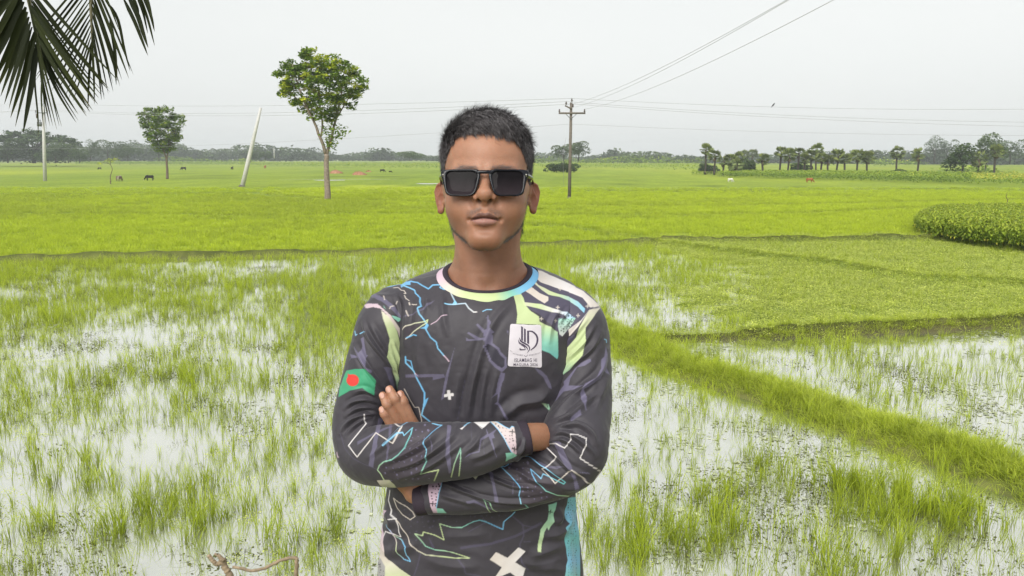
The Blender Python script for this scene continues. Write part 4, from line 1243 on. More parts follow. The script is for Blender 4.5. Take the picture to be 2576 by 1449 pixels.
# crooked sapling
b = ground_at(276, 464); b.z = 0
pts = plane_pts(Z1([(1115, 893), (1110, 850), (1112, 800), (1130, 740), (1110, 690), (1070, 670)]), b)
root = empty("sapling", b, label="thin crooked sapling with a few yellow-green leaves near the grey cow", category="tree")
parts = [tube(spline(np.array([(x, 0, z) for x, z in pts]), 20), np.linspace(.07, .025, 20), 6)]
for q in ([(1110, 690), (1115, 650), (1140, 630)], [(1100, 680), (1040, 670), (1000, 680)], [(1112, 870), (1130, 840)]):
    pp = plane_pts(Z1(q), b); parts.append(tube(np.array([(x, .05 * k, z) for k, (x, z) in enumerate(pp)]), np.linspace(.035, .015, len(pp)), 5))
part("stem", parts, MAT_BARK, root, True)
r = np.random.default_rng(5)
cl = plane_pts(Z1([(1110, 640), (1140, 630), (1165, 640), (1090, 660), (1125, 655), (1000, 682)]), b)
C = np.concatenate([np.array([(x, 0, z)]) + r.normal(0, 1, (26, 3)) * [.30, .3, .14] for x, z in cl])
V, F, tone = leaf_quads(C, .11, 5, .5, .5, .85, .15)
me = mesh_from("leaves", V, F, False); add_float(me, "tone", tone); obj("leaves", me, MAT_LEAF, root)
# thin dry stick above the crop block
b = ground_at(2533, 560); b.z = 0
pts = plane_pts([(2533, 560), (2530, 525), (2535, 505), (2531, 495), (2534, 484)], b)
o = empty("dry_stick", b, label="thin bare stick rising above the crop block at the right edge", category="stick")
part("stem", [tube(spline(np.array([(x, 0, z) for x, z in pts]), 14), np.linspace(.028, .010, 14), 5)], MAT_BARK, o, True)
part("twig", [tube(np.array([(pts[2][0], 0, pts[2][1]), (pts[2][0] + .12, .02, pts[2][1] + .18)]), [.010, .005], 4)], MAT_BARK, o, True)
# reddish straw heaps
MAT_STRAW = flat_mat("reddish_straw", (.34, .175, .105), .95, .35, 3, .1, .05)
for u, v, wd, lab in ((845, 437, 3.3, "flat reddish straw heap behind the tall tree's trunk"), (903, 441, 3.2, "reddish straw heap right of the tall tree"), (927, 433, 1.6, "smallest reddish straw heap, farthest right")):
    p = ground_at(u, v); r = np.random.default_rng(int(u))
    n = 40; a = np.linspace(0, 6.283, n, endpoint=False); rows = []
    for k, (rr, zz) in enumerate(((1, 0), (.9, .16), (.7, .34), (.45, .46), (.2, .52), (.05, .54))):
        q = rr * (1 + .08 * np.sin(3 * a + k) + .05 * r.normal(0, 1, n)); rows.append(np.stack([q * np.cos(a), q * np.sin(a) * .7, np.full(n, zz) + .04 * r.normal(0, 1, n) * (k > 0)], 1))
    V = np.concatenate(rows) * [wd * .5, wd * .5, wd * .42]; F = grid_faces_c(6, n) if False else np.array([(i * n + j, i * n + (j + 1) % n, (i + 1) * n + (j + 1) % n, (i + 1) * n + j) for i in range(5) for j in range(n)])
    heap = empty("straw_heap", (p.x, p.y, .03), label=lab, category="heap"); obj("pile", mesh_from("pile", V, F), MAT_STRAW, heap)
    S = np.concatenate([np.stack([q, q + r.normal(0, .12, 3), q + r.normal(0, .12, 3) + [0, 0, .03]]) for q in V[r.integers(n, len(V), 120)]])
    obj("loose_straw", mesh_from("loose_straw", S, np.arange(len(S)).reshape(-1, 3), False), MAT_STRAW, heap, kind="stuff")
# shallow puddles; those by the tall tree stand in for a pale net
for u0, u1, v, hgt in ((790, 868, 453.5, 2.2), (700, 1000, 451, .6), (1130, 1200, 462, 1.6), (1840, 2000, 488, .6), (2170, 2220, 477, .9), (1046, 1110, 462, 2.0)):
    a, c = ground_at(u0, v, .07), ground_at(u1, v, .07); n = 40; t = np.linspace(0, 6.283, n, endpoint=False); r = np.random.default_rng(int(u0))
    V = np.stack([(a.x + c.x) / 2 + (c.x - a.x) / 2 * np.cos(t), a.y + hgt * np.sin(t) * (1 + .25 * np.sin(3 * t)), np.full(n, .075)], 1)
    V = np.concatenate([V, V.mean(0, keepdims=True)])
    o = obj("puddle_water", mesh_from("puddle_water", V, np.array([(k, (k + 1) % n, n) for k in range(n)])), bpy.data.materials["paddy_water"], None, kind="structure")
# ------------------------------------------------------------------ the person: head, neck and hands (one skin mesh)
ORG = np.array([-0.045, 1.36, 2.0])          # feet
HC = np.array([-0.0433, 1.333, 3.5435])       # midpoint between the ears
TILT = math.radians(12)
_ct, _st = math.cos(TILT), math.sin(TILT)

def to_head(P):
    q = P - HC.astype(np.float32)
    x, y, z = q[..., 0], q[..., 1], q[..., 2]
    return np.stack([x, y * _ct - z * _st, y * _st + z * _ct], -1).astype(np.float32)

def from_head(L):
    L = np.asarray(L, dtype=float)
    x, y, z = L[..., 0], L[..., 1], L[..., 2]
    return np.stack([x, y * _ct + z * _st, -y * _st + z * _ct], -1) + HC

def sd_head(L):
    """L: head-frame points, mirrored features use |x|"""
    A = L.copy(); A[..., 0] = np.abs(A[..., 0])
    d = sd_ell(L, (0, 0.008, 0.042), (0.0745, 0.100, 0.086))                 # cranium
    d = smin(d, sd_ell(L, (0, -0.034, 0.050), (0.061, 0.055, 0.050)), 0.02)  # forehead
    d = smin(d, sd_ell(L, (0, -0.030, -0.012), (0.0665, 0.058, 0.072)), 0.02)  # mid face
    d = smin(d, sd_ell(L, (0, -0.034, -0.046), (0.0530, 0.056, 0.046)), 0.02)  # lower face
    d = smin(d, sd_chain(A, [(0.0545, 0.004, -0.020), (0.0480, -0.010, -0.040), (0.0285, -0.046, -0.0720), (0.0105, -0.073, -0.0905)],
                         [0.013, 0.0125, 0.0138, 0.0138]), 0.020)             # jaw line
    d = smin(d, sd_ell(L, (0, -0.0805, -0.0865), (0.0235, 0.0190, 0.0165)), 0.020)  # chin
    d = smin(d, sd_ell(A, (0.037, -0.058, -0.030), (0.026, 0.028, 0.030)), 0.022)   # cheek
    d = smin(d, sd_cap(A, (0.059, -0.030, 0.000), (0.036, -0.073, -0.006), 0.0100, 0.011), 0.016)  # cheekbone
    d = smin(d, sd_cap(A, (0.010, -0.0845, 0.021), (0.043, -0.070, 0.023), 0.0085, 0.0075), 0.014)  # brow
    d = smax(d, -sd_ell(A, (0.0310, -0.0985, 0.003), (0.020, 0.0150, 0.0135)), 0.014)  # socket
    d = smin(d, sd_ell(A, (0.0310, -0.0715, 0.0025), (0.0140, 0.0125, 0.0120)), 0.004)  # eyeball under the lids
    d = smax(d, -sd_cap(A, (0.020, -0.0865, 0.0015), (0.042, -0.0815, 0.0015), 0.0010), 0.002)  # lid slit
    d = smin(d, sd_ell(L, (0, -0.079, -0.054), (0.0300, 0.0225, 0.026)), 0.018)        # muzzle
    # nose
    d = smin(d, sd_chain(L, [(0, -0.0835, 0.015), (0, -0.0905, 0.002), (0, -0.1035, -0.014), (0, -0.1075, -0.0205)],
                         [0.0075, 0.0078, 0.0088, 0.0105]), 0.012)
    d = smin(d, sd_ell(L, (0, -0.1090, -0.0215), (0.0115, 0.0105, 0.0095)), 0.006)
    d = smin(d, sd_ell(A, (0.0142, -0.0975, -0.0262), (0.0082, 0.0110, 0.0084)), 0.0055)
    d = smin(d, sd_cap(L, (0, -0.1090, -0.0290), (0, -0.1010, -0.0345), 0.0042, 0.0042), 0.005)
    d = smax(d, -sd_ell(A, (0.0084, -0.1035, -0.0325), (0.0042, 0.0058, 0.0075)), 0.0018)
    d = smax(d, -sd_ell(A, (0.0195, -0.0990, -0.0330), (0.0040, 0.0060, 0.0080)), 0.007)
    # lips
    up = sd_chain(A, [(0.0205, -0.0920, -0.0590), (0.0125, -0.0985, -0.0550), (0.0050, -0.1018, -0.0517), (0.0, -0.1016, -0.0530)],
                  [0.0022, 0.0046, 0.0053, 0.0050])
    d = smin(d, up, 0.004)
    lo = sd_chain(A, [(0.0205, -0.0915, -0.0605), (0.0110, -0.0975, -0.0645), (0.0, -0.0995, -0.0662)], [0.0020, 0.0060, 0.0074])
    d = smin(d, lo, 0.0035)
    d = smax(d, -sd_chain(A, [(0.0235, -0.0925, -0.0606), (0.0120, -0.1030, -0.0592), (0.0050, -0.1075, -0.0583), (0.0, -0.1075, -0.0592)],
                          [0.0015, 0.0015, 0.0015, 0.0016]), 0.0014)
    d = smax(d, -sd_chain(A, [(0.0210, -0.0930, -0.0604), (0.0110, -0.1000, -0.0592), (0.0, -0.1035, -0.0590)], [0.0012, 0.0017, 0.0017]), 0.0012)
    d = smax(d, -sd_ell(A, (0.0250, -0.0935, -0.0607), (0.0035, 0.0045, 0.0032)), 0.005)
    d = smax(d, -sd_cap(L, (0, -0.1100, -0.0375), (0, -0.1095, -0.0470), 0.0032, 0.0038), 0.006)   # philtrum
    d = smax(d, -sd_ell(L, (0, -0.1075, -0.0780), (0.0190, 0.0110, 0.0052)), 0.010)             # fold under the lip
    # ear: dished plate turned outwards
    ca, sa = math.cos(math.radians(48)), math.sin(math.radians(48))
    q = A - np.array([0.0738, 0.013, -0.009], dtype=np.float32)
    # e0 runs back and out along the plate, e1 up, e2 is the plate normal (front, outwards)
    e0 = q[..., 0] * sa + q[..., 1] * ca + 0.12 * q[..., 2]
    e2 = q[..., 0] * ca - q[..., 1] * sa
    e1 = q[..., 2] - 0.10 * q[..., 1]
    E = np.stack([e0, e1, e2], -1) / np.float32(0.88)
    plate = sd_ell(E, (0.007, 0.005, 0.0), (0.0175, 0.0260, 0.0042))
    rim = sd_chain(E, [(-0.004, 0.008, 0.003), (0.001, 0.024, 0.003), (0.010, 0.0305, 0.002), (0.021, 0.026, 0.001), (0.0265, 0.014, 0.000),
                       (0.0225, 0.000, -0.001), (0.0155, -0.014, -0.001), (0.009, -0.024, 0.000)],
                   [0.0028, 0.0033, 0.0036, 0.0036, 0.0034, 0.0031, 0.0030, 0.0045])
    ear = smin(plate, rim, 0.003)
    ear = smin(ear, sd_ell(E, (0.005, -0.0235, 0.0), (0.0062, 0.0070, 0.0042)), 0.006)           # lobe
    ear = smax(ear, -sd_ell(E, (0.014, 0.012, 0.0050), (0.0085, 0.0130, 0.0042)), 0.003)          # scapha
    ear = smin(ear, sd_chain(E, [(0.006, 0.018, 0.0015), (0.014, 0.004, 0.0030), (0.011, -0.010, 0.0025)], [0.0022, 0.0026, 0.0024]), 0.003)
    ear = smax(ear, -sd_ell(E, (0.004, -0.004, 0.0060), (0.0085, 0.0120, 0.0065)), 0.003)         # concha
    ear = smin(ear, sd_ell(E, (-0.007, -0.008, 0.005), (0.004, 0.006, 0.0035)), 0.004)            # tragus
    d = smin(d, ear * np.float32(0.88), 0.004)
    return d

def sd_body(P):
    L = to_head(P)
    d = sd_head(L)
    Q = P - HC.astype(np.float32)                                 # upright frame for the neck
    A = Q.copy(); A[..., 0] = np.abs(A[..., 0])
    nk = sd_chain(Q, [(0, 0.030, -0.020), (0, 0.030, -0.075), (0, 0.036, -0.130), (0, 0.042, -0.185)], [0.052, 0.0555, 0.0610, 0.074])
    nk = smin(nk, sd_cap(A, (0.046, 0.016, -0.060), (0.014, -0.020, -0.178), 0.012, 0.0085), 0.02)      # side muscles
    nk = smin(nk, sd_cap(Q, (0, -0.018, -0.112), (0, -0.0185, -0.140), 0.0085, 0.010), 0.018)           # throat
    nk = smin(nk, sd_cap(A, (0.028, 0.042, -0.152), (0.120, 0.055, -0.215), 0.034, 0.026), 0.020)        # trapezius
    nk = smin(nk, sd_cap(A, (0.020, -0.012, -0.192), (0.110, 0.020, -0.185), 0.0085, 0.010), 0.03)      # collar bones
    nk = smin(nk, sd_ell(Q, (0, 0.040, -0.255), (0.125, 0.070, 0.085)), 0.03)                            # chest, under the shirt
    d = smin(d, nk, 0.014)
    return d

HEAD_V, HEAD_F = surface_nets(sd_body, HC + [-0.150, -0.135, -0.285], HC + [0.150, 0.130, 0.140], 0.0014, 5)
HEAD_V = relax(HEAD_V, HEAD_F, 1, 0.35)
HEAD_L = to_head(HEAD_V.astype(np.float32)).astype(float)
HEAD_N = vert_normals(HEAD_V, HEAD_F)

# --- skin colours (lips, brows, stubble, scalp; neck and nostrils carry painted shade)
SKIN = np.array([0.335, 0.168, 0.104])
LIPC = np.array([0.225, 0.105, 0.080])
HAIRC = np.array([0.012, 0.010, 0.010])

def hairline(L):
    """positive where scalp hair grows (head frame)"""
    x, y, z = np.abs(L[:, 0]), L[:, 1], L[:, 2]
    sx = L[:, 0]
    front = 0.079 - 0.10 * (x - 0.012).clip(0) - 6.0 * (x - 0.030).clip(0) ** 2 - 0.05 * sx
    front = np.where(x > 0.050, np.minimum(front, 0.079 - 0.10 * 0.038 - 6.0 * 0.0004 - 1.9 * (x - 0.050)), front)
    top = z - front
    # temples and sideburn: behind a line in y
    yt = -0.040 + 0.30 * (0.02 - z).clip(0)
    side = np.minimum(y - yt, z - 0.006 - 1.1 * (y - 0.000).clip(0) + 6 * (y - 0.03).clip(0))
    side = np.where(y > 0.028, z + 0.075, side)
    wob = 0.0025 * np.sin(x * 310 + y * 120) + 0.002 * np.sin(x * 730 + 2)
    return np.maximum(top, side * (x > 0.03) + -1 * (x <= 0.03) + 0 * x) + wob

def skin_colors(L, N):
    x, y, z = L[:, 0], L[:, 1], L[:, 2]
    ax = np.abs(x)
    col = np.tile(SKIN, (len(L), 1))
    def blend(m, c):
        nonlocal col
        col = col * (1 - m[:, None]) + np.asarray(c) * m[:, None]
    n1 = fbm(L, 28, 3); n2 = fbm(L, 160, 5, 2)
    col *= (1 + 0.07 * n1 + 0.05 * n2)[:, None]
    # warmer cheeks, nose and ears; paler forehead centre
    g = lambda cx, cz, sx, sz: np.exp(-((x - cx) / sx) ** 2 - ((z - cz) / sz) ** 2) * (y < -0.03)
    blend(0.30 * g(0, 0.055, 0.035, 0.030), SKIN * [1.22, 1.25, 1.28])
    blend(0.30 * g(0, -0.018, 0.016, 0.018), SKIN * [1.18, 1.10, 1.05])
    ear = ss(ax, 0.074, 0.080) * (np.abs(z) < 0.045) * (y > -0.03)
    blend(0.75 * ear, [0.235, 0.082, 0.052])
    blend(0.60 * (ss(-z, 0.095, 0.125)), SKIN * [0.70, 0.67, 0.68])  # chin's shadow painted into the neck colour
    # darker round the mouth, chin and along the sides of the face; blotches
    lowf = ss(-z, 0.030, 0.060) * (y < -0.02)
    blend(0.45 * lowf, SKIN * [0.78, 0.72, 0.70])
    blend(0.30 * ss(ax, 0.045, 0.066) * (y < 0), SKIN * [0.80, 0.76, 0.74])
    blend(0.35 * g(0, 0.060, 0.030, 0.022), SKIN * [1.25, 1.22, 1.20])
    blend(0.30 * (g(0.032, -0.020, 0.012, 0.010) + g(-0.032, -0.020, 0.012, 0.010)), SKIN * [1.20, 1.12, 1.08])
    pore = vnoise(L, 620, 31) * vnoise(L, 1100, 32)
    col *= (1 + 0.10 * pore + 0.06 * fbm(L, 75, 33))[:, None]
    # faint scar on the brow
    d = np.abs((z - 0.062) + 0.5 * (x - 0.021)); m = np.exp(-(d / 0.0012) ** 2) * (np.abs(x - 0.021) < 0.0045) * (y < -0.05)
    blend(0.5 * m, SKIN * [0.72, 0.58, 0.5])
    # lips
    f = (y < -0.083)
    zt = -0.0494 - 0.0085 * (ax / 0.0212) ** 1.6 - 0.0016 * np.exp(-(ax / 0.0030) ** 2)
    zb = -0.0720 + 0.0112 * (ax / 0.0220) ** 2
    m = ss(zt - z, -0.0006, 0.0010) * ss(z - zb, -0.0008, 0.0014) * f * (ax < 0.0225)
    upper = m * (z > -0.0590); lower = m * (z <= -0.0590)
    blend(0.88 * upper, [0.125, 0.058, 0.048])
    blend(0.85 * lower, [0.300, 0.152, 0.130])
    zm = -0.0590 - 0.0016 * (ax / 0.0225) ** 2 + 0.0007 * np.exp(-((ax - 0.006) / 0.004) ** 2)
    blend(0.85 * np.exp(-((z - zm) / 0.0009) ** 2) * f * ss(-ax, -0.0245, -0.020), [0.050, 0.020, 0.017])
    edge = np.exp(-((z - (zt + 0.0012)) / 0.0011) ** 2) * f * (ax < 0.018)
    blend(0.22 * edge, SKIN * 1.2)
    # brows
    zb = 0.0195 + 0.004 * np.sin((ax - 0.008) / 0.045 * 2.6) - 0.004 * ss(ax, 0.040, 0.055)
    m = np.exp(-((z - zb) / (0.0042 - 0.04 * (ax - 0.02).clip(0))) ** 2) * ss(ax, 0.007, 0.014) * ss(-ax, -0.054, -0.042) * (y < -0.03)
    blend(0.45 * m * (0.75 + 0.35 * vnoise(L, 900, 2)), HAIRC * 2)
    # moustache shadow, chin tuft, jaw stubble
    m = np.exp(-((z + 0.0435 + 0.25 * ax) / 0.0060) ** 2) * ss(ax, 0.002, 0.008) * ss(-ax, -0.034, -0.020) * f
    blend(0.55 * m * (0.8 + 0.4 * vnoise(L, 700, 9)), HAIRC * 3)
    m = np.exp(-((z + 0.082) / 0.0065) ** 2) * np.exp(-(ax / 0.014) ** 2) * f
    blend(0.16 * m, HAIRC * 3)
    m = jaw_mask(L)
    blend(0.62 * m * (0.75 + 0.5 * vnoise(L, 500, 4)), HAIRC * 3.2)
    # scalp
    blend(0.92 * ss(hairline(L), -0.004, 0.006) * (z > -0.10) * (ear < 0.3), HAIRC)
    blend(ss(-sd_ell(np.stack([ax, y, z], -1), (0.0084, -0.1035, -0.0325), (0.0044, 0.0060, 0.0077)), -0.0004, 0.0006), SKIN * 0.25)  # nostril hollows darkened by colour, shade painted in
    return np.clip(col, 0.002, 1)

def jaw_mask(L):
    """beard strip along the jaw edge, from the sideburns to under the chin"""
    x, y, z = np.abs(L[:, 0]), L[:, 1], L[:, 2]
    pts = np.array([(0.0685, -0.020, -0.006), (0.0660, -0.012, -0.026), (0.0615, -0.012, -0.048), (0.050, -0.034, -0.070), (0.034, -0.060, -0.091), (0.014, -0.078, -0.1035), (0.0, -0.080, -0.1045)])
    rad = np.array([0.0040, 0.0060, 0.0080, 0.0080, 0.0065, 0.0050, 0.0050])
    A = np.stack([x, y, z], -1).astype(np.float32)
    d = sd_chain(A, pts, rad * 0)
    # local width
    k = np.argmin(((A[:, None, :] - pts[None]) ** 2).sum(-1), 1)
    return np.exp(-(d / rad[k]) ** 2)

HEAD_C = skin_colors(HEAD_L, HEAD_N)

def skin_material():
    M = Mat("skin")
    a = M.attr("skin_color")
    nz = M.noise(420, 3, 0.6)
    c = M.mix(a.outputs["Color"], (0.75, 0.70, 0.68), 0.0)
    M.l.new(a.outputs["Color"], M.b.inputs["Base Color"])
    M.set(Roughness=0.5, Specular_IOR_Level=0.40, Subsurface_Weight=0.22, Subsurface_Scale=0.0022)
    M.b.inputs["Subsurface Radius"].default_value = (1.0, 0.35, 0.18)
    rr = M.ramp(nz.outputs[0], [(0.2, (0.40,)*3), (0.8, (0.58,)*3)])
    M.l.new(rr.outputs[0], M.b.inputs["Roughness"])
    M.bump(nz.outputs[0], 0.5, 0.0012)
    return M.m
MAT_SKIN = skin_material()
# ------------------------------------------------------------------ hair and beard strands
def strands(root, direction, normal, length, width, seg=4, curl=0.0, droop=0.0, seed=1):
    """flat tapering blades: root (N,3), direction (N,3) tangent, normal (N,3)"""
    r = np.random.default_rng(seed)
    N = len(root)
    side = np.cross(direction, normal)
    side /= np.linalg.norm(side, axis=1, keepdims=True) + 1e-9
    ph = r.uniform(0, 6.28, N)
    V = np.zeros((N, seg + 1, 2, 3))
    for k in range(seg + 1):
        t = k / seg
        p = root + direction * (length * t)[:, None] + normal * (length * (droop * (t - t * t)))[:, None]
        if curl:
            p = p + (side * np.sin(ph + 5 * t)[:, None] + normal * np.cos(ph + 5 * t)[:, None]) * (curl * length * t)[:, None]
        w = width * (1 - 0.75 * t)
        V[:, k, 0] = p - side * w[:, None] * 0.5
        V[:, k, 1] = p + side * w[:, None] * 0.5
    base = (np.arange(N) * (seg + 1) * 2)[:, None]
    F = np.concatenate([base + np.array([2 * k, 2 * k + 1, 2 * k + 3, 2 * k + 2]) for k in range(seg)])
    return V.reshape(-1, 3), F

def laid(root, tang, nrm, length, lift, width, seed, seg=4):
    """strands that rise from the scalp and bend over into the combing direction"""
    r = np.random.default_rng(seed)
    N = len(root)
    side = np.cross(tang, nrm)
    V = np.zeros((N, seg + 1, 2, 3))
    tw = r.normal(0, 0.5, N)
    wob = r.normal(0, 0.10, N)
    for k in range(seg + 1):
        t = k / seg
        p = root + nrm * (length * lift * (1 - (1 - t) ** 2))[:, None] + tang * (length * t ** 1.25)[:, None] + side * (length * wob * t * t)[:, None]
        w = (width * (1 - 0.7 * t))[:, None] * 0.5
        sd = side * np.cos(tw)[:, None] + nrm * np.sin(tw)[:, None]
        V[:, k, 0] = p - sd * w
        V[:, k, 1] = p + sd * w
    base = (np.arange(N) * (seg + 1) * 2)[:, None]
    F = np.concatenate([base + np.array([2 * k, 2 * k + 1, 2 * k + 3, 2 * k + 2]) for k in range(seg)])
    return V.reshape(-1, 3), F

def pick(mask, n, seed):
    r = np.random.default_rng(seed)
    w = mask / mask.sum()
    idx = r.choice(len(mask), n, p=w)
    return HEAD_V[idx] + r.normal(0, 0.0007, (n, 3)), idx, r

def norm(v):
    return v / (np.linalg.norm(v, axis=1, keepdims=True) + 1e-9)

def hair_material():
    M = Mat("hair")
    a = M.attr("hair_tone")
    r = M.ramp(a.outputs["Fac"], [(0.0, (0.050, 0.046, 0.049)), (0.5, (0.150, 0.138, 0.143)), (1.0, (0.30, 0.28, 0.285))])
    M.color(r.outputs[0]).set(Roughness=0.48, Specular_IOR_Level=0.7)
    return M.m
MAT_HAIR = hair_material()

hl = hairline(HEAD_L)
_earm = (np.abs(HEAD_L[:, 0]) > 0.077) & (np.abs(HEAD_L[:, 2]) < 0.045) & (HEAD_L[:, 1] > -0.03) & (HEAD_L[:, 1] < 0.05)
hmask = ss(hl, -0.002, 0.005) * (HEAD_L[:, 2] > -0.09) * (~_earm)
pieces, tones = [], []
def grow_head(n, seed, L0, L1, lift0, lift1, width, back=1.0):
    root, idx, r = pick(hmask * np.where(HEAD_L[:, 1] > 0.03, 0.35, 1.0), n, seed)
    L = HEAD_L[idx]; Nw = HEAD_N[idx]
    topness = ss(L[:, 2], 0.045, 0.105)
    # combed forward and over towards the wearer's left (viewer's right), from a crown whorl
    whorl = np.stack([L[:, 0] - 0.010, L[:, 1] - 0.045], -1)
    whorl /= np.linalg.norm(whorl, axis=1, keepdims=True) + 1e-6
    fl_top = np.stack([whorl[:, 0] * 0.55 + 0.50 + 0.25 * fbm(L, 45, 3, 2), whorl[:, 1] * 0.9 - 0.55, np.full(n, 0.05)], -1)
    fl_side = np.stack([0.1 * np.sign(L[:, 0]), np.full(n, -0.30), np.full(n, -1.0)], -1)
    fl = fl_top * topness[:, None] + fl_side * (1 - topness)[:, None]
    fl = fl + 0.15 * r.normal(0, 1, (n, 3))
    flw = fl @ np.array([[1, 0, 0], [0, _ct, -_st], [0, _st, _ct]])
    tang = norm(flw - Nw * (flw * Nw).sum(1, keepdims=True))
    clump = 0.5 + 0.5 * fbm(L, 120, 8, 2)
    lift = lift0 + (lift1 - lift0) * topness + 0.10 * r.normal(0, 1, n) + 0.25 * (clump - 0.5)
    edge = ss(hl[idx], 0.0, 0.020)
    length = (L0 + (L1 - L0) * topness) * (0.55 + 0.45 * edge) * r.uniform(0.6, 1.25, n)
    d = norm(tang + Nw * lift.clip(0.05, 1.6)[:, None])
    V, F = laid(root - Nw * 0.0008 + Nw * (r.uniform(0, 0.0115, n) * topness + r.uniform(0, 0.0030, n))[:, None] * edge[:, None], tang, Nw, length, lift.clip(0.05, 1.2), np.full(n, width), seed)
    pieces.append((V, [F]))
    tones.append(np.repeat(np.clip(0.30 + 0.30 * r.normal(0, 1, n) + 0.25 * (clump - 0.5), 0, 1), 10))
grow_head(20000, 5, 0.0080, 0.026, 0.26, 0.14, 0.00075)
grow_head(11000, 6, 0.0080, 0.028, 0.34, 0.22, 0.00055)
grow_head(260, 7, 0.009, 0.022, 0.70, 0.55, 0.00030)
HAIR_V, HAIR_F = merge(pieces)
HAIR_T = np.concatenate(tones)

pieces, tones = [], []
# beard strip
bm = jaw_mask(HEAD_L) * (HEAD_L[:, 1] < 0.0)
root, idx, r = pick(bm ** 1.5 * np.where(np.abs(HEAD_L[:, 0]) < .03, .25, np.where(np.abs(HEAD_L[:, 0]) < .05, .7, 1)), 3000, 21)
Nw = HEAD_N[idx]
fl = np.stack([0.2 * np.sign(HEAD_L[idx, 0]), np.full(len(idx), 0.1), np.full(len(idx), -1.0)], -1) + 0.5 * r.normal(0, 1, (len(idx), 3))
tg = norm(fl - Nw * (fl * Nw).sum(1, keepdims=True))
d = norm(tg + Nw * r.uniform(0.3, 1.1, len(idx))[:, None])
V, F = strands(root, d, norm(Nw - d * (d * Nw).sum(1, keepdims=True) + 1e-4), r.uniform(0.0018, 0.0048, len(idx)), np.full(len(idx), 0.00040), 4, 0.25, -0.3, 3)
pieces.append((V, [F])); tones.append(np.repeat(np.clip(r.normal(0.15, 0.12, len(idx)), 0, 1), 10))
# moustache
ax = np.abs(HEAD_L[:, 0])
mm = np.exp(-((HEAD_L[:, 2] + 0.0445 + 0.28 * ax) / 0.0045) ** 2) * ss(ax, 0.003, 0.009) * ss(-ax, -0.032, -0.022) * (HEAD_L[:, 1] < -0.085)
root, idx, r = pick(mm, 130, 22)
Nw = HEAD_N[idx]
fl = np.stack([0.9 * np.sign(HEAD_L[idx, 0]), np.zeros(len(idx)), np.full(len(idx), -0.9)], -1) + 0.25 * r.normal(0, 1, (len(idx), 3))
tg = norm(fl - Nw * (fl * Nw).sum(1, keepdims=True))
d = norm(tg + 0.12 * Nw)
V, F = strands(root, d, norm(Nw - d * (d * Nw).sum(1, keepdims=True) + 1e-4), r.uniform(0.003, 0.006, len(idx)), np.full(len(idx), 0.00018), 4, 0.05, 0, 4)
pieces.append((V, [F])); tones.append(np.repeat(r.uniform(0.1, 0.5, len(idx)), 10))
# brows
zb = 0.0195 + 0.004 * np.sin((ax - 0.008) / 0.045 * 2.6) - 0.004 * ss(ax, 0.040, 0.055)
em = np.exp(-((HEAD_L[:, 2] - zb) / 0.0036) ** 2) * ss(ax, 0.007, 0.012) * ss(-ax, -0.052, -0.044) * (HEAD_L[:, 1] < -0.03)
root, idx, r = pick(em, 520, 23)
Nw = HEAD_N[idx]
fl = np.stack([1.0 * np.sign(HEAD_L[idx, 0]), np.zeros(len(idx)), np.full(len(idx), 0.35)], -1) + 0.25 * r.normal(0, 1, (len(idx), 3))
tg = norm(fl - Nw * (fl * Nw).sum(1, keepdims=True))
d = norm(tg + 0.15 * Nw)
V, F = strands(root, d, norm(Nw - d * (d * Nw).sum(1, keepdims=True) + 1e-4), r.uniform(0.004, 0.008, len(idx)), np.full(len(idx), 0.00026), 4, 0.05, 0, 5)
pieces.append((V, [F])); tones.append(np.repeat(r.uniform(0.1, 0.5, len(idx)), 10))
FUZZ_V, FUZZ_F = merge(pieces)
FUZZ_T = np.concatenate(tones)
# ------------------------------------------------------------------ sunglasses (a thing of their own, worn by the person)
def mat_acetate():
    M = Mat("black_acetate")
    nz = M.noise(60, 3)
    r = M.ramp(nz.outputs[0], [(0.3, (0.006, 0.007, 0.010)), (0.7, (0.012, 0.013, 0.018))])
    M.color(r.outputs[0]).set(Roughness=0.12, Specular_IOR_Level=0.22)
    return M.m
def mat_lens():
    M = Mat("tinted_lens")
    nz = M.noise(25, 3)
    r = M.ramp(nz.outputs[0], [(0.3, (0.011, 0.010, 0.011)), (0.7, (0.018, 0.016, 0.018))])
    tc = M.new("ShaderNodeTexCoord"); sx = M.new("ShaderNodeSeparateXYZ"); M.l.new(tc.outputs["Generated"], sx.inputs[0])
    gr = M.ramp(sx.outputs[2], [(0.05, (1.9, 1.65, 1.75)), (0.75, (0.55, 0.55, 0.58))])      # graduated tint, paler at the bottom
    M.color(M.mix(r.outputs[0], gr.outputs[0], 1.0, 'MULTIPLY')).set(Roughness=0.05, Specular_IOR_Level=0.04, Transmission_Weight=0.0)
    return M.m
MAT_ACETATE, MAT_LENS = mat_acetate(), mat_lens()
MAT_STUD = flat_mat("steel_stud", (0.62, 0.60, 0.56), 0.3, 0.1)
for _nd in MAT_STUD.node_tree.nodes:
    if _nd.type == 'BSDF_PRINCIPLED':
        _nd.inputs["Metallic"].default_value = 0.9
_gc = from_head(np.array([0.0, -0.1075, -0.002]))
GORG = _gc
glasses = empty("sunglasses", _gc, label="black rectangular sunglasses with dark tinted lenses worn on the person's face", category="sunglasses")
GS = 1.0
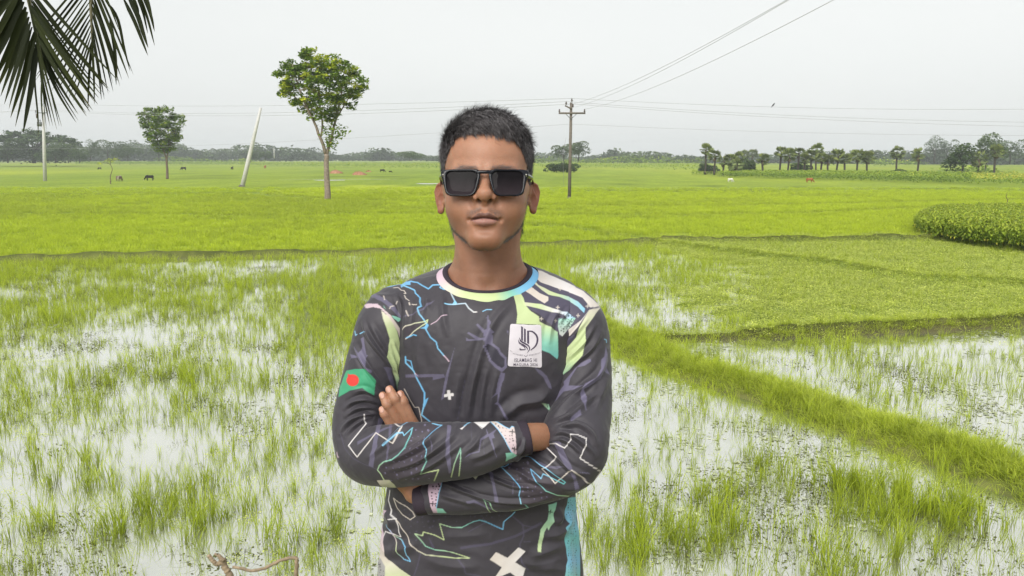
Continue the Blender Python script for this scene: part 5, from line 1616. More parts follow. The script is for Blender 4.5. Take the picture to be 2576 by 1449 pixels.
# lens outline and rim outline (one side, viewer's right), in the front plane of the glasses: x outwards, z up
def rounded(pts, n=48, k=0.32):
    """closed polygon with rounded corners"""
    P = np.array(pts, dtype=float); out = []
    for i in range(len(P)):
        a, b, c = P[i - 1], P[i], P[(i + 1) % len(P)]
        p0 = b + (a - b) * k * min(1, 0.0125 / np.linalg.norm(a - b) / k); p1 = b + (c - b) * k * min(1, 0.0125 / np.linalg.norm(c - b) / k)
        for t in np.linspace(0, 1, n // len(P), endpoint=False):
            out.append((1 - t) ** 2 * p0 + 2 * t * (1 - t) * b + t * t * p1)
    return np.array(out)
LENS = rounded([(0.0098, 0.0172), (0.0625, 0.0188), (0.0588, -0.0192), (0.0175, -0.0212)], 64)
RIM_OUT = rounded([(0.0058, 0.0202), (0.0712, 0.0220), (0.0660, 0.0020), (0.0605, -0.0212), (0.0160, -0.0233), (0.0072, 0.0040)], 66)
def resample(P, n):
    Q = np.concatenate([P, P[:1]]); L = np.concatenate([[0], np.cumsum(np.linalg.norm(np.diff(Q, axis=0), axis=1))])
    t = np.linspace(0, L[-1], n, endpoint=False)
    return np.stack([np.interp(t, L, Q[:, k]) for k in range(2)], 1)
def by_angle(P, c, n):
    """points of outline P at n even angles about c"""
    Q = resample(P, 720); a = np.arctan2(Q[:, 1] - c[1], Q[:, 0] - c[0]); r = np.linalg.norm(Q - c, axis=1)
    o = np.argsort(a); a, r = a[o], r[o]
    t = np.linspace(-math.pi, math.pi, n, endpoint=False)
    rr = np.interp(t, np.r_[a - 2 * math.pi, a, a + 2 * math.pi], np.r_[r, r, r])
    return np.stack([c[0] + rr * np.cos(t), c[1] + rr * np.sin(t)], 1)
def wrap(x):
    return 0.0042 * (np.abs(x) / 0.07) ** 2 * 2.2       # gentle base curve
def place(X):
    """glasses-plane (x, depth, z) to world minus origin: leaning with the face"""
    L = np.stack([X[:, 0], X[:, 1] + wrap(X[:, 0]) - 0.1075, X[:, 2] - 0.002], -1)
    tl = math.radians(-5)
    y, z = L[:, 1] + 0.1075, L[:, 2] + 0.002
    L[:, 1] = y * math.cos(tl) - z * math.sin(tl) - 0.1075
    L[:, 2] = y * math.sin(tl) + z * math.cos(tl) - 0.002
    return from_head(L * 1.0) - GORG
def rim_mesh(sgn):
    c = np.array([0.038, 0.0]); n = 96
    I, O = by_angle(LENS, c, n), by_angle(RIM_OUT, c, n)
    prof = [(I, 0.0028), (I, -0.0008), (I * 0.85 + O * 0.15, -0.0016), (I * 0.2 + O * 0.8, -0.0018), (O, -0.0006), (O, 0.0030), (I * 0.5 + O * 0.5, 0.0034)]
    V = np.concatenate([np.stack([sgn * p[:, 0], np.full(n, d), p[:, 1]], 1) for p, d in prof])
    m = len(prof); F = []
    for j in range(m):
        for k in range(n):
            k2 = (k + 1) % n; j2 = (j + 1) % m
            q = (j * n + k, j * n + k2, j2 * n + k2, j2 * n + k)
            F.append(q if sgn > 0 else q[::-1])
    return V, [np.array(F)]
bridge_top = [(-0.0125, 0.0, 0.0150), (-0.006, -0.0012, 0.0162), (0, -0.0016, 0.0160), (0.006, -0.0012, 0.0162), (0.0125, 0.0, 0.0150)]
bV, bF = tube(spline(bridge_top, 15), 0.0034, 12)
V, F = merge([rim_mesh(1), rim_mesh(-1), (bV * [1, 0.7, 0.9] - [0, 0, -0.0012], bF)])
obj("frame", mesh_from("frame", place(V), F), MAT_ACETATE, glasses)
for sgn in (-1, 1):
    c = np.array([0.038, 0.0]); n = 64
    I = by_angle(LENS, c, n) 
    rings = []
    for s_ in (1.02, 0.8, 0.55, 0.3, 0.1):
        p = c + (I - c) * s_
        rings.append(np.stack([sgn * p[:, 0], np.full(n, 0.0008 - 0.0012 * (1 - s_ ** 2)), p[:, 1]], 1))
    V = np.concatenate(rings + [np.array([[sgn * c[0], -0.0004, c[1]]])])
    F = [(j * n + k, j * n + (k + 1) % n, (j + 1) * n + (k + 1) % n, (j + 1) * n + k) for j in range(4) for k in range(n)]
    T = [(4 * n + k, 4 * n + (k + 1) % n, 5 * n) for k in range(n)]
    F, T = np.array(F), np.array(T)
    if sgn < 0: F, T = F[:, ::-1], T[:, ::-1]
    obj("lens", mesh_from("lens", place(V), [F, T]), MAT_LENS, glasses)
    # temple arm: from the hinge block back over the ear
    hinge = place(np.array([[sgn * 0.0665, 0.003, 0.0135]]))[0] + GORG
    ear_top = from_head(np.array([sgn * 0.0790, 0.004, 0.020]))
    ear_bk = from_head(np.array([sgn * 0.0790, 0.030, 0.002]))
    path = spline([hinge, hinge * 0.55 + ear_top * 0.45 + [sgn * 0.003, 0, 0.0], ear_top, ear_bk], 20) - GORG
    V, F = tube(path, np.linspace(0.0040, 0.0026, 20), 8)
    ctr = np.repeat(path, 8, 0)
    V[:160, 0] = ctr[:, 0] + (V[:160, 0] - ctr[:, 0]) * 0.55
    tm = obj("temple", mesh_from("temple", V, F), MAT_ACETATE, glasses)
    # hinge stud: small pointed bar on the front
    st = np.array([[-.0008, 0, .0020], [.0008, 0, .0020], [.0016, 0, .0006], [.0006, 0, .0003], [.0006, 0, -.0024], [-.0006, 0, -.0024], [-.0006, 0, .0003], [-.0016, 0, .0006]])
    A = np.concatenate([st * [1, 1, 1] + [sgn * 0.0660, -0.0026, 0.0125], st + [sgn * 0.0660, -0.0010, 0.0125]])
    side = np.array([(k, (k + 1) % 8, 8 + (k + 1) % 8, 8 + k) for k in range(8)])
    fr = np.array([(0, 7, 2, 1), (3, 6, 5, 4), (7, 6, 3, 2)])
    obj("stud", mesh_from("stud", place(A), [side, fr], False), MAT_STUD, glasses)
# ------------------------------------------------------------------ hands and wrists (part of the skin mesh), trousers, shoes
def A3(*uvy):
    return [np.array(at(*p)) for p in uvy]
FINGERS = {
    "middle": (A3((1042, 1094, 1.266), (1017, 1040, 1.2565), (993, 1003, 1.2500), (980, 980, 1.2560)), [.0095, .0088, .0083, .0072]),
    "ring": (A3((1020, 1096, 1.266), (997, 1052, 1.2565), (974, 1017, 1.2490), (963, 995, 1.2550)), [.0092, .0084, .0079, .0068]),
    "pinky": (A3((1000, 1102, 1.266), (980, 1064, 1.2560), (967, 1042, 1.2510), (961.5, 1030, 1.2540)), [.0082, .0074, .0069, .0060]),
    "index": (A3((1056, 1092, 1.268), (1031, 1047, 1.2600), (1014, 1010, 1.2560), (1007, 992, 1.2610)), [.0092, .0085, .0079, .0069]),
}
WRIST_L = A3((1130, 1254, 1.245), (1078, 1252, 1.250), (1044, 1238, 1.258), (1024, 1205, 1.264))
THUMB = A3((1046, 1205, 1.262), (1072, 1160, 1.262), (1086, 1120, 1.262), (1092, 1095, 1.262))
def sd_hand(P):
    d = sd_chain(P, WRIST_L, [.0205, .0205, .0195, .0190])
    for nm, (pts, rad) in FINGERS.items():
        d = smin(d, sd_cap(P, WRIST_L[3], pts[0], .0150, rad[0] + .0012), .012)
    d = smin(d, sd_chain(P, THUMB, [.0125, .0105, .0095, .0080]), .010)
    f = None
    for nm, (pts, rad) in FINGERS.items():
        e = sd_chain(P, pts, rad)
        # knuckle swelling and nail plate
        e = smin(e, np.sqrt(((P - pts[2]) ** 2).sum(-1)) - rad[2] * 1.06, .003)
        f = e if f is None else smin(f, e, .0012)
    return smin(d, f, .004)
pts_all = np.concatenate([np.array(WRIST_L), np.array(THUMB)] + [np.array(p) for p, _ in FINGERS.values()]).astype(float)
HV, HF = surface_nets(sd_hand, pts_all.min(0) - .03, pts_all.max(0) + .03, 0.0011, 5)
HV = relax(HV, HF, 1, 0.4)
HN = vert_normals(HV, HF)
HCOL = np.tile(SKIN * [1.04, 1.06, 1.05], (len(HV), 1)) * (1 + 0.06 * fbm(HV, 40, 2) + 0.05 * fbm(HV, 220, 6, 2))[:, None]
for nm, (pts, rad) in FINGERS.items():
    pts = np.array(pts); ax_ = pts[3] - pts[2]; ax_ /= np.linalg.norm(ax_)
    side = np.cross(ax_, [0, -1.0, 0]); side /= np.linalg.norm(side)
    q = HV - (pts[3] + ax_ * 0.0005)
    t, s_, near = q @ ax_, q @ side, np.linalg.norm(q, axis=1) < .016
    m = near * (1 - ss(np.sqrt((t / .0062) ** 2 + (s_ / .0050) ** 2), 0.88, 1.05)) * (HN[:, 1] < -0.35)
    HCOL = HCOL * (1 - m[:, None] * .85) + np.array([.50, .31, .25]) * m[:, None] * .85
    rim = near * np.exp(-((np.sqrt((t / .0062) ** 2 + (s_ / .0050) ** 2) - 1.05) / .10) ** 2) * (HN[:, 1] < -0.3)
    HCOL *= (1 - .40 * rim)[:, None]
    HV = HV - HN * (rim * .0003)[:, None]
    for c, wd, dk in ((pts[2], .0055, .30), (pts[2] * .35 + pts[3] * .65, .0016, .12)):   # knuckle creases
        q = HV - c; t = q @ ax_
        cr = np.exp(-(np.linalg.norm(q, axis=1) / .012) ** 2) * np.exp(-(t / wd) ** 2) * (HN[:, 1] < -0.2)
        wr = 0.5 + 0.5 * np.sin(t * 3600 + 2 * np.sin(q @ side * 700))
        HCOL *= (1 - dk * cr * (0.35 + 0.65 * wr))[:, None]
        HV = HV - HN * (cr * wr * .00035)[:, None]
    tip = np.exp(-(np.linalg.norm(HV - pts[3], axis=1) / .010) ** 2)
    HCOL *= (1 + tip[:, None] * np.array([.10, .02, .0]))
WRIST_R = A3((1265, 1110, 1.196), (1318, 1101, 1.203), (1350, 1099, 1.228), (1388, 1098, 1.262), (1425, 1090, 1.300))
def sd_wrist(P):
    d = sd_chain(P, WRIST_R, [.0235, .0232, .0232, .0225, .0215])
    k = WRIST_R[4]
    for i in range(4):
        d = smin(d, sd_chain(P, [k, k + [.02, .025, .018 - .016 * i], k + [.035, .05, .012 - .015 * i]], [.014, .009, .008]), .008)
    return d
WV, WF = surface_nets(sd_wrist, np.array(WRIST_R).min(0) - .05, np.array(WRIST_R).max(0) + [.11, .08, .06], 0.0016, 5)
WC = np.tile(SKIN * [1.02, 1.0, .96], (len(WV), 1)) * (1 + 0.06 * fbm(WV, 40, 3) + 0.05 * fbm(WV, 260, 4, 2))[:, None]
LIMB_PARTS = [(HV, HF, np.clip(HCOL, .01, 1)), (WV, WF, WC)]

# trousers and shoes (below the picture, so the figure stands on the bank)
def sd_trousers(P):
    Q = P - np.array([-.058, 1.368, 2.0], dtype=np.float32)
    A = Q.copy(); A[..., 0] = np.abs(A[..., 0])
    d = sd_ell(Q, (0, 0, .84), (.150, .085, .13))
    d = smin(d, sd_chain(A, [(.080, 0, .80), (.095, -.005, .48), (.105, .01, .10)], [.078, .070, .062]), .05)
    return smax(smax(d, -(Q[..., 2] - .075), .01), Q[..., 2] - .86, .01)
PV, PF = surface_nets(sd_trousers, ORG + [-.25, -.16, .05], ORG + [.24, .18, .96], 0.007, 4)
PV = PV + vert_normals(PV, PF) * (0.004 * fbm(PV * [1, 1, .5], 14, 7))[:, None]
def sd_shoe(P, sx):
    Q = P - np.array([-.058 + sx * .105, 1.368, 2.0], dtype=np.float32)
    d = smin(sd_cap(Q, (0, .06, .045), (0, -.02, .050), .042, .040), sd_cap(Q, (0, -.02, .045), (sx * .01, -.15, .034), .042, .034), .03)
    return smax(d, -(Q[..., 2] - .004), .006)
SHOES = [surface_nets(lambda P, s=s: sd_shoe(P, s), ORG + [-.32, -.30, -.01], ORG + [.30, .17, .13], 0.006, 4) for s in (-1, 1)]
MAT_JEAN = flat_mat("trouser_cloth", (.020, .022, .030), .8, .2, 60, .2, .0006)
MAT_SHOE = flat_mat("shoe_leather", (.03, .024, .02), .5, .2, 40, .4)
# ------------------------------------------------------------------ jersey: torso, two sleeves, collar, cuffs, badge
ZA = lambda p: [(838.54 + x * .27783, 657.42 + y * .27783) for x, y in p]
ZB = lambda p: [(1140.42 + x * .27778, 657.42 + y * .27778) for x, y in p]
ZC = lambda p: [(831.83 + x * .19445, 1033.09 + y * .19445) for x, y in p]
ZD = lambda p: [(1167.25 + x * .19445, 1033.09 + y * .19445) for x, y in p]
ZE = lambda p: [(912.30 + x * .21354, 1220.9 + y * .21354) for x, y in p]

def seg_dist(UV, pts):
    """distance of pattern points to a polyline and the position along it (0..1)"""
    P = np.asarray(pts, dtype=float)
    best = np.full(len(UV), 1e9); par = np.zeros(len(UV))
    L = np.concatenate([[0], np.cumsum(np.linalg.norm(np.diff(P, axis=0), axis=1))])
    for i in range(len(P) - 1):
        a, b = P[i], P[i + 1]; ba = b - a
        h = np.clip(((UV - a) @ ba) / max(ba @ ba, 1e-9), 0, 1)
        d = np.linalg.norm(UV - a - h[:, None] * ba, axis=1)
        m = d < best
        best[m] = d[m]; par[m] = ((L[i] + h * (L[i + 1] - L[i])) / L[-1])[m]
    return best, par

def inside(UV, poly):
    P = np.asarray(poly, dtype=float)
    x, y = UV[:, 0], UV[:, 1]
    r = np.zeros(len(UV), bool)
    for i in range(len(P)):
        (x0, y0), (x1, y1) = P[i - 1], P[i]
        if y0 == y1: continue
        c = (y0 > y) != (y1 > y)
        r ^= c & (x < (x1 - x0) * (y - y0) / (y1 - y0) + x0)
    return r

CLR = dict(blue=lin(112, 180, 226), sky=lin(134, 196, 232), white=lin(226, 222, 222), cream=lin(216, 206, 196), green=lin(196, 212, 158),
           mint=lin(140, 204, 184), lav=lin(112, 107, 134), dlav=lin(80, 76, 96), pink=lin(206, 180, 198), plum=lin(66, 58, 68),
           flag=lin(66, 158, 118), red=lin(214, 52, 50), black=lin(24, 23, 28), grey=lin(150, 148, 152), teal=lin(110, 190, 190))
BASE = np.array(lin(64, 61, 68)) * 0.80

def paint(col, UV, front, items):
    """lay printed shapes over the cloth colours: ('l', pts, width, colours, strength) lines, ('p', pts, colours, strength) filled shapes"""
    for it in items:
        pts = np.asarray(it[1], dtype=float)
        pad = 6 + (it[2] if it[0] == 'l' else 0)
        lo, hi = pts.min(0) - pad, pts.max(0) + pad
        k = np.nonzero(front & (UV[:, 0] > lo[0]) & (UV[:, 0] < hi[0]) & (UV[:, 1] > lo[1]) & (UV[:, 1] < hi[1]))[0]
        if not len(k): continue
        Q = UV[k]
        if it[0] == 'l':
            d, t = seg_dist(Q, pts)
            a = 1 - ss(d, it[2] * 0.36 - 0.5, it[2] * 0.36 + 0.5)
            cl = it[3]
        else:
            d, _ = seg_dist(Q, np.concatenate([pts, pts[:1]]))
            a = ss(np.where(inside(Q, pts), d, -d), -0.6, 0.6)
            cl = it[2]
            # gradient runs along the longer side of the shape
            ax = 0 if (hi - lo)[0] > (hi - lo)[1] else 1
            t = (Q[:, ax] - lo[ax]) / (hi[ax] - lo[ax])
        st = it[-1] if isinstance(it[-1], float) else 0.85
        cl = [cl] if isinstance(cl, str) else cl
        C = np.array([CLR[c] for c in cl]) * 0.86
        tt = np.linspace(0, 1, len(C))
        cc = np.stack([np.interp(t, tt, C[:, j]) for j in range(3)], 1)
        col[k] = col[k] * (1 - a * st)[:, None] + cc * (a * st)[:, None]

def specks(region, n, size, color, seed, strength=0.7, kind='dot'):
    """small printed flecks inside a region"""
    r = np.random.default_rng(seed); P = np.asarray(region); lo, hi = P.min(0), P.max(0); out = []
    step = math.sqrt((hi - lo).prod() / max(n, 1))
    for gx in np.arange(lo[0], hi[0], step):
        for gy in np.arange(lo[1], hi[1], step):
            p = np.array([gx, gy]) + r.uniform(-0.3, 0.3, 2) * step
            if not inside(p[None], P)[0]: continue
            s = size * r.uniform(0.5, 1.2); a = r.uniform(0, 6.28)
            m = r.integers(3, 6)
            an = a + np.arange(m) * 2 * math.pi / m
            out.append(('p', p + np.stack([np.cos(an), np.sin(an) * r.uniform(0.6, 1.2)], 1) * s, color, strength))
    return out

def cross(c, s, color, rot=0.0, w=0.33, strength=0.9):
    c = np.asarray(c); a = s; b = s * w
    p = np.array([(-b, -a), (b, -a), (b, -b), (a, -b), (a, b), (b, b), (b, a), (-b, a), (-b, b), (-a, b), (-a, -b), (-b, -b)])
    R = np.array([[math.cos(rot), -math.sin(rot)], [math.sin(rot), math.cos(rot)]])
    return ('p', c + p @ R.T, color, strength)

TORSO_PRINT = (
    [('p', ZA([(630, 505), (780, 440), (850, 385), (920, 350), (860, 405), (790, 450), (640, 510)]), 'lav', 0.5),
     ('l', ZA([(400, 240), (480, 225), (540, 215), (610, 200), (700, 183), (760, 190), (800, 215), (860, 248), (900, 215), (960, 212), (985, 210), (965, 235), (1000, 252), (1050, 255)]), 4.5, ['sky', 'blue', 'blue', 'sky']),
     ('p', ZA([(605, 200), (700, 185), (700, 212), (650, 215), (615, 235)]), 'blue'),
     ('l', ZA([(610, 210), (680, 235), (735, 260), (745, 290), (785, 330), (785, 370), (795, 405), (765, 430), (780, 480), (825, 535), (845, 570), (830, 600), (880, 690), (930, 730), (945, 790), (1000, 855)]), 4.6, ['sky', 'blue', 'sky', 'blue', 'sky']),
     ('l', ZA([(1000, 855), (1025, 880), (1045, 905)]), 4.0, 'pink'),
     ('p', ZA([(785, 605), (830, 590), (850, 560), (865, 580), (845, 615)]), 'blue'),
     ('l', ZA([(1050, 255), (1075, 310), (1095, 350), (1110, 385)]), 4.6, ['cream', 'sky']),
     ('p', ZA([(1100, 350), (1120, 375), (1110, 395), (1075, 392)]), 'sky'),
     ('l', ZB([(-75, 385), (0, 390), (110, 382), (140, 425), (185, 460), (210, 458)]), 4.4, ['sky', 'white']),
     ('l', ZB([(268, 452), (300, 436), (345, 436)]), 3.2, 'sky'),
     ('l', ZA([(545, 237), (585, 232), (615, 260), (640, 262), (655, 290), (640, 290)]), 2.6, 'cream', 0.8),
     ('l', ZA([(645, 310), (660, 340), (685, 355)]), 3.0, 'cream', 0.7), ('l', ZA([(708, 384), (758, 396)]), 2.6, 'cream'),
     ('l', ZA([(686, 374), (690, 392)]), 3.6, 'cream'), ('l', ZA([(665, 450), (680, 495)]), 2.6, 'cream'),
     ('l', ZA([(630, 615), (665, 583), (735, 560), (830, 545), (855, 530), (848, 555), (790, 590), (720, 640), (660, 700)]), 3.6, ['cream', 'green', 'cream']),
     ('p', ZA([(660, 600), (790, 562), (720, 625), (662, 680)]), 'plum', 0.6),
     ('l', ZA([(665, 692), (720, 665), (750, 672)]), 4.2, 'blue'),
     ('l', ZA([(885, 570), (930, 545), (975, 500), (1028, 487)]), 3.2, 'pink', 0.75),
     ('l', ZA([(650, 865), (655, 920), (690, 960), (725, 1000), (765, 1080), (825, 1190), (825, 1260), (815, 1330), (800, 1390), (860, 1440), (880, 1460)]), 5.0, ['blue', 'sky', 'blue', 'blue', 'sky', 'blue']),
     ('l', ZA([(655, 890), (695, 905), (715, 985)]), 3.4, 'blue'),
     ('p', ZA([(862, 1233), (825, 1330), (820, 1260)]), 'blue'),
     ('l', ZA([(735, 1015), (762, 1037)]), 3.2, 'pink'),
     ('l', ZA([(640, 1155), (735, 1320), (775, 1322), (800, 1450)]), 2.4, 'cream', 0.85),
     ('p', ZA([(650, 1025), (1000, 1022), (1015, 1050), (895, 1078), (900, 1050), (655, 1052)]), 'lav', 0.6),
     ('p', ZA([(1103, 765), (1060, 950), (1000, 1240), (975, 1260), (1015, 1040), (1060, 900)]), 'lav', 0.6),
     cross(ZA([(1046, 1212)])[0], 12.2, 'white', math.radians(-9), 0.30),
     ('l', ZB([(105, 1070), (68, 1275)]), 1.7, 'dlav', 0.8), ('l', ZB([(58, 1318), (40, 1430)]), 1.7, 'dlav', 0.7),
     # violet branching bolt in the middle of the chest
     ('p', ZB([(300, 510), (318, 480), (322, 525), (342, 550), (325, 600), (345, 620), (372, 640), (350, 655), (360, 690), (355, 740), (415, 785), (430, 820), (480, 870), (485, 960), (440, 1005), (375, 960), (325, 905), (310, 860), (280, 790), (268, 770), (285, 745), (275, 712), (120, 722), (112, 690), (140, 705), (205, 708), (125, 650), (140, 640), (240, 695), (280, 690), (275, 655), (205, 575), (220, 562), (290, 630), (310, 590), (312, 550)]), 'lav', 0.75),
     ('p', ZB([(345, 760), (400, 800), (425, 850), (465, 885), (465, 945), (440, 965), (400, 945), (345, 895), (325, 845), (290, 770), (310, 745)]), 'black', 0.8),
     ('p', ZB([(430, 1005), (465, 1015), (460, 1070), (440, 1105), (415, 1230), (408, 1280), (440, 1330), (500, 1425), (480, 1435), (405, 1310), (375, 1290), (400, 1275), (400, 1205), (345, 1232), (385, 1190), (405, 1080)]), 'lav', 0.75),
     ('p', ZB([(735, 965), (790, 985), (850, 1040), (880, 1110), (890, 1160), (860, 1140), (835, 1090), (815, 1050), (770, 1010)]), 'lav', 0.6),
     ('p', ZB([(480, 620), (500, 630), (495, 665)]), 'lav', 0.6),
     # right front: plain zebra yoke, green and mint panels
     ('p', ZB([(640, 175), (720, 75), (800, 90), (1010, 180), (1180, 270), (1330, 410), (1290, 470), (1150, 560), (960, 690), (950, 640), (780, 480), (700, 440), (650, 400), (600, 290), (560, 240)]), 'dlav', 0.85),
     ('p', ZB([(720, 75), (800, 90), (1010, 180), (1180, 270), (1330, 410), (1240, 420), (1170, 330), (1080, 290), (980, 255), (860, 215), (790, 190), (735, 140)]), ['cream', 'white', 'cream'], 0.95),
     ('p', ZB([(655, 160), (700, 130), (770, 215), (870, 265), (960, 300), (1060, 325), (1130, 360), (1195, 430), (1185, 465), (1130, 410), (1060, 365), (960, 325), (860, 300), (800, 260), (720, 190)]), ['cream', 'green', 'sky'], 0.92),
     ('p', ZB([(620, 210), (660, 195), (735, 255), (780, 290), (860, 320), (860, 355), (825, 382), (770, 350), (700, 300), (610, 245)]), 'cream', 0.9),
     ('p', ZB([(600, 290), (640, 370), (720, 380), (800, 390), (860, 410), (960, 445), (1040, 465), (1100, 510), (1060, 540), (990, 480), (900, 460), (800, 435), (700, 410), (640, 400)]), ['cream', 'green', 'white', 'sky'], 0.92),
     ('p', ZB([(955, 520), (1020, 520), (1110, 510), (1060, 590), (985, 680), (960, 660), (950, 590)]), ['mint', 'white'], 0.9)]
    + specks(ZB([(955, 455), (1100, 500), (1090, 560), (985, 660), (960, 600)]), 60, 2.4, 'black', 4, 0.85)
    + [cross(ZB([p])[0], 4.8, 'cream', 0.1, 0.22, 0.8) for p in [(700, 272), (830, 152), (968, 250), (797, 520), (925, 538), (1215, 408), (1130, 488), (710, 182), (945, 418)]]
    + [('p', ZB([(510, 265), (585, 245), (635, 330), (655, 400), (700, 450), (775, 500), (780, 545), (870, 590), (945, 640), (950, 860), (940, 885), (870, 830), (790, 800), (790, 575), (570, 565), (580, 480), (570, 400), (545, 310)]), ['green', 'green', 'green', 'mint', 'teal'], 0.9),
       ('p', ZB([(795, 1280), (870, 1300), (890, 1370)]), ['green', 'mint'], 0.85), ('l', ZB([(855, 1300), (862, 1325)]), 3, 'black')]
    # lower front
    + specks(ZE([(360, 150), (620, 330), (1700, 330), (1640, 500), (1380, 400), (1120, 500), (900, 450), (950, 640), (720, 550), (700, 750), (560, 640)]), 170, 2.5, 'dlav', 8, 0.8)
    + [('l', ZE([(1160, 740), (1500, 690), (1800, 600), (2100, 450)]), 9.0, 'dlav', 0.7),
       ('l', ZE([(1770, 370), (1890, 470), (1900, 590), (1850, 700), (1870, 900), (1950, 1000)]), 5.0, 'dlav', 0.7), ('l', ZE([(1110, 860), (1200, 960), (1210, 1040), (1380, 1068)]), 5.0, 'dlav', 0.7),
       ('l', ZE([(680, 810), (640, 960), (600, 1068)]), 4.0, 'dlav', 0.7), ('p', ZE([(770, 600), (850, 740), (820, 750)]), 'dlav', 0.8),
       ('l', ZE([(1250, 545), (1450, 440), (1400, 350)]), 3.0, 'dlav', 0.7), ('l', ZE([(1880, 470), (2050, 500)]), 3.5, 'dlav', 0.7), ('l', ZE([(1900, 665), (1975, 665)]), 3, 'dlav'),
       ('l', ZE([(360, 150), (400, 270), (470, 350), (560, 405), (620, 365), (590, 310), (520, 250), (420, 200), (360, 150)]), 2.9, 'cream'),
       ('l', ZE([(330, 395), (385, 395), (440, 612), (270, 540), (215, 700), (130, 850)]), 3.2, 'white'), ('l', ZE([(320, 60), (300, 180), (330, 290), (335, 345), (385, 400)]), 3.4, 'white'),
       ('l', ZE([(390, 415), (500, 560), (560, 680), (640, 770), (740, 820), (1080, 860), (1255, 858), (1080, 800), (960, 775), (850, 765), (740, 720), (660, 620), (615, 572), (705, 595), (712, 550), (850, 590), (960, 645), (905, 455), (1050, 500), (1170, 500), (1300, 430), (1380, 412), (1450, 430), (1655, 520), (1662, 430), (1750, 360), (1795, 315)]), 3.3, ['cream', 'cream', 'green', 'green', 'mint', 'green', 'green', 'mint', 'blue', 'sky']),
       ('l', ZE([(285, 465), (340, 560), (395, 680), (420, 800), (470, 880), (555, 900), (505, 830), (520, 720), (440, 640), (350, 590)]), 3.2, ['sky', 'pink', 'green', 'blue', 'sky', 'blue', 'green']),
       ('p', ZE([(1570, 785), (1705, 855), (1835, 730), (1920, 780), (1795, 905), (1920, 980), (1870, 1130), (1740, 1025), (1640, 1068), (1560, 1080), (1640, 965), (1498, 875)]), ['cream', 'white'], 0.92),
       ('p', ZE([(2190, 235), (2290, 200), (2255, 330), (2260, 430), (2195, 535), (2180, 500), (2140, 560), (2120, 680), (2095, 780), (2058, 775), (2080, 640), (2100, 520), (2180, 410), (2200, 320)]), ['mint', 'green'], 0.9), cross(ZE([(2218, 318)])[0], 6.0, 'black', 0.2, 0.2),
       # side panels
       ('p', ZE([(245, 285), (285, 300), (270, 350), (220, 410), (240, 540), (260, 640), (275, 770), (265, 830), (300, 880), (420, 970), (560, 1068), (560, 1130), (60, 1130), (80, 900), (130, 800), (130, 620), (165, 460)]), ['pink', 'pink', 'cream', 'green'], 0.9),
       ('p', ZE([(60, 1130), (85, 900), (160, 800), (215, 870), (265, 960), (262, 1130)]), 'grey', 0.9), cross(ZE([(180, 930)])[0], 7.0, 'black', 0.2, 0.2)]
    + specks(ZE([(70, 1100), (95, 900), (160, 820), (240, 950), (255, 1100)]), 40, 1.8, 'black', 12, 0.9)
    + [('p', ZE([(2420, 150), (2560, 130), (2560, 1130), (2380, 1130), (2400, 950), (2420, 880), (2390, 700), (2385, 500), (2425, 450), (2375, 340), (2410, 240)]), ['teal', 'sky', 'teal', 'sky', 'mint'], 0.9)]
    + specks(ZE([(2430, 170), (2530, 150), (2530, 1068), (2410, 1068), (2430, 880), (2400, 520), (2440, 440), (2400, 340)]), 150, 1.7, 'black', 13, 0.85)
)
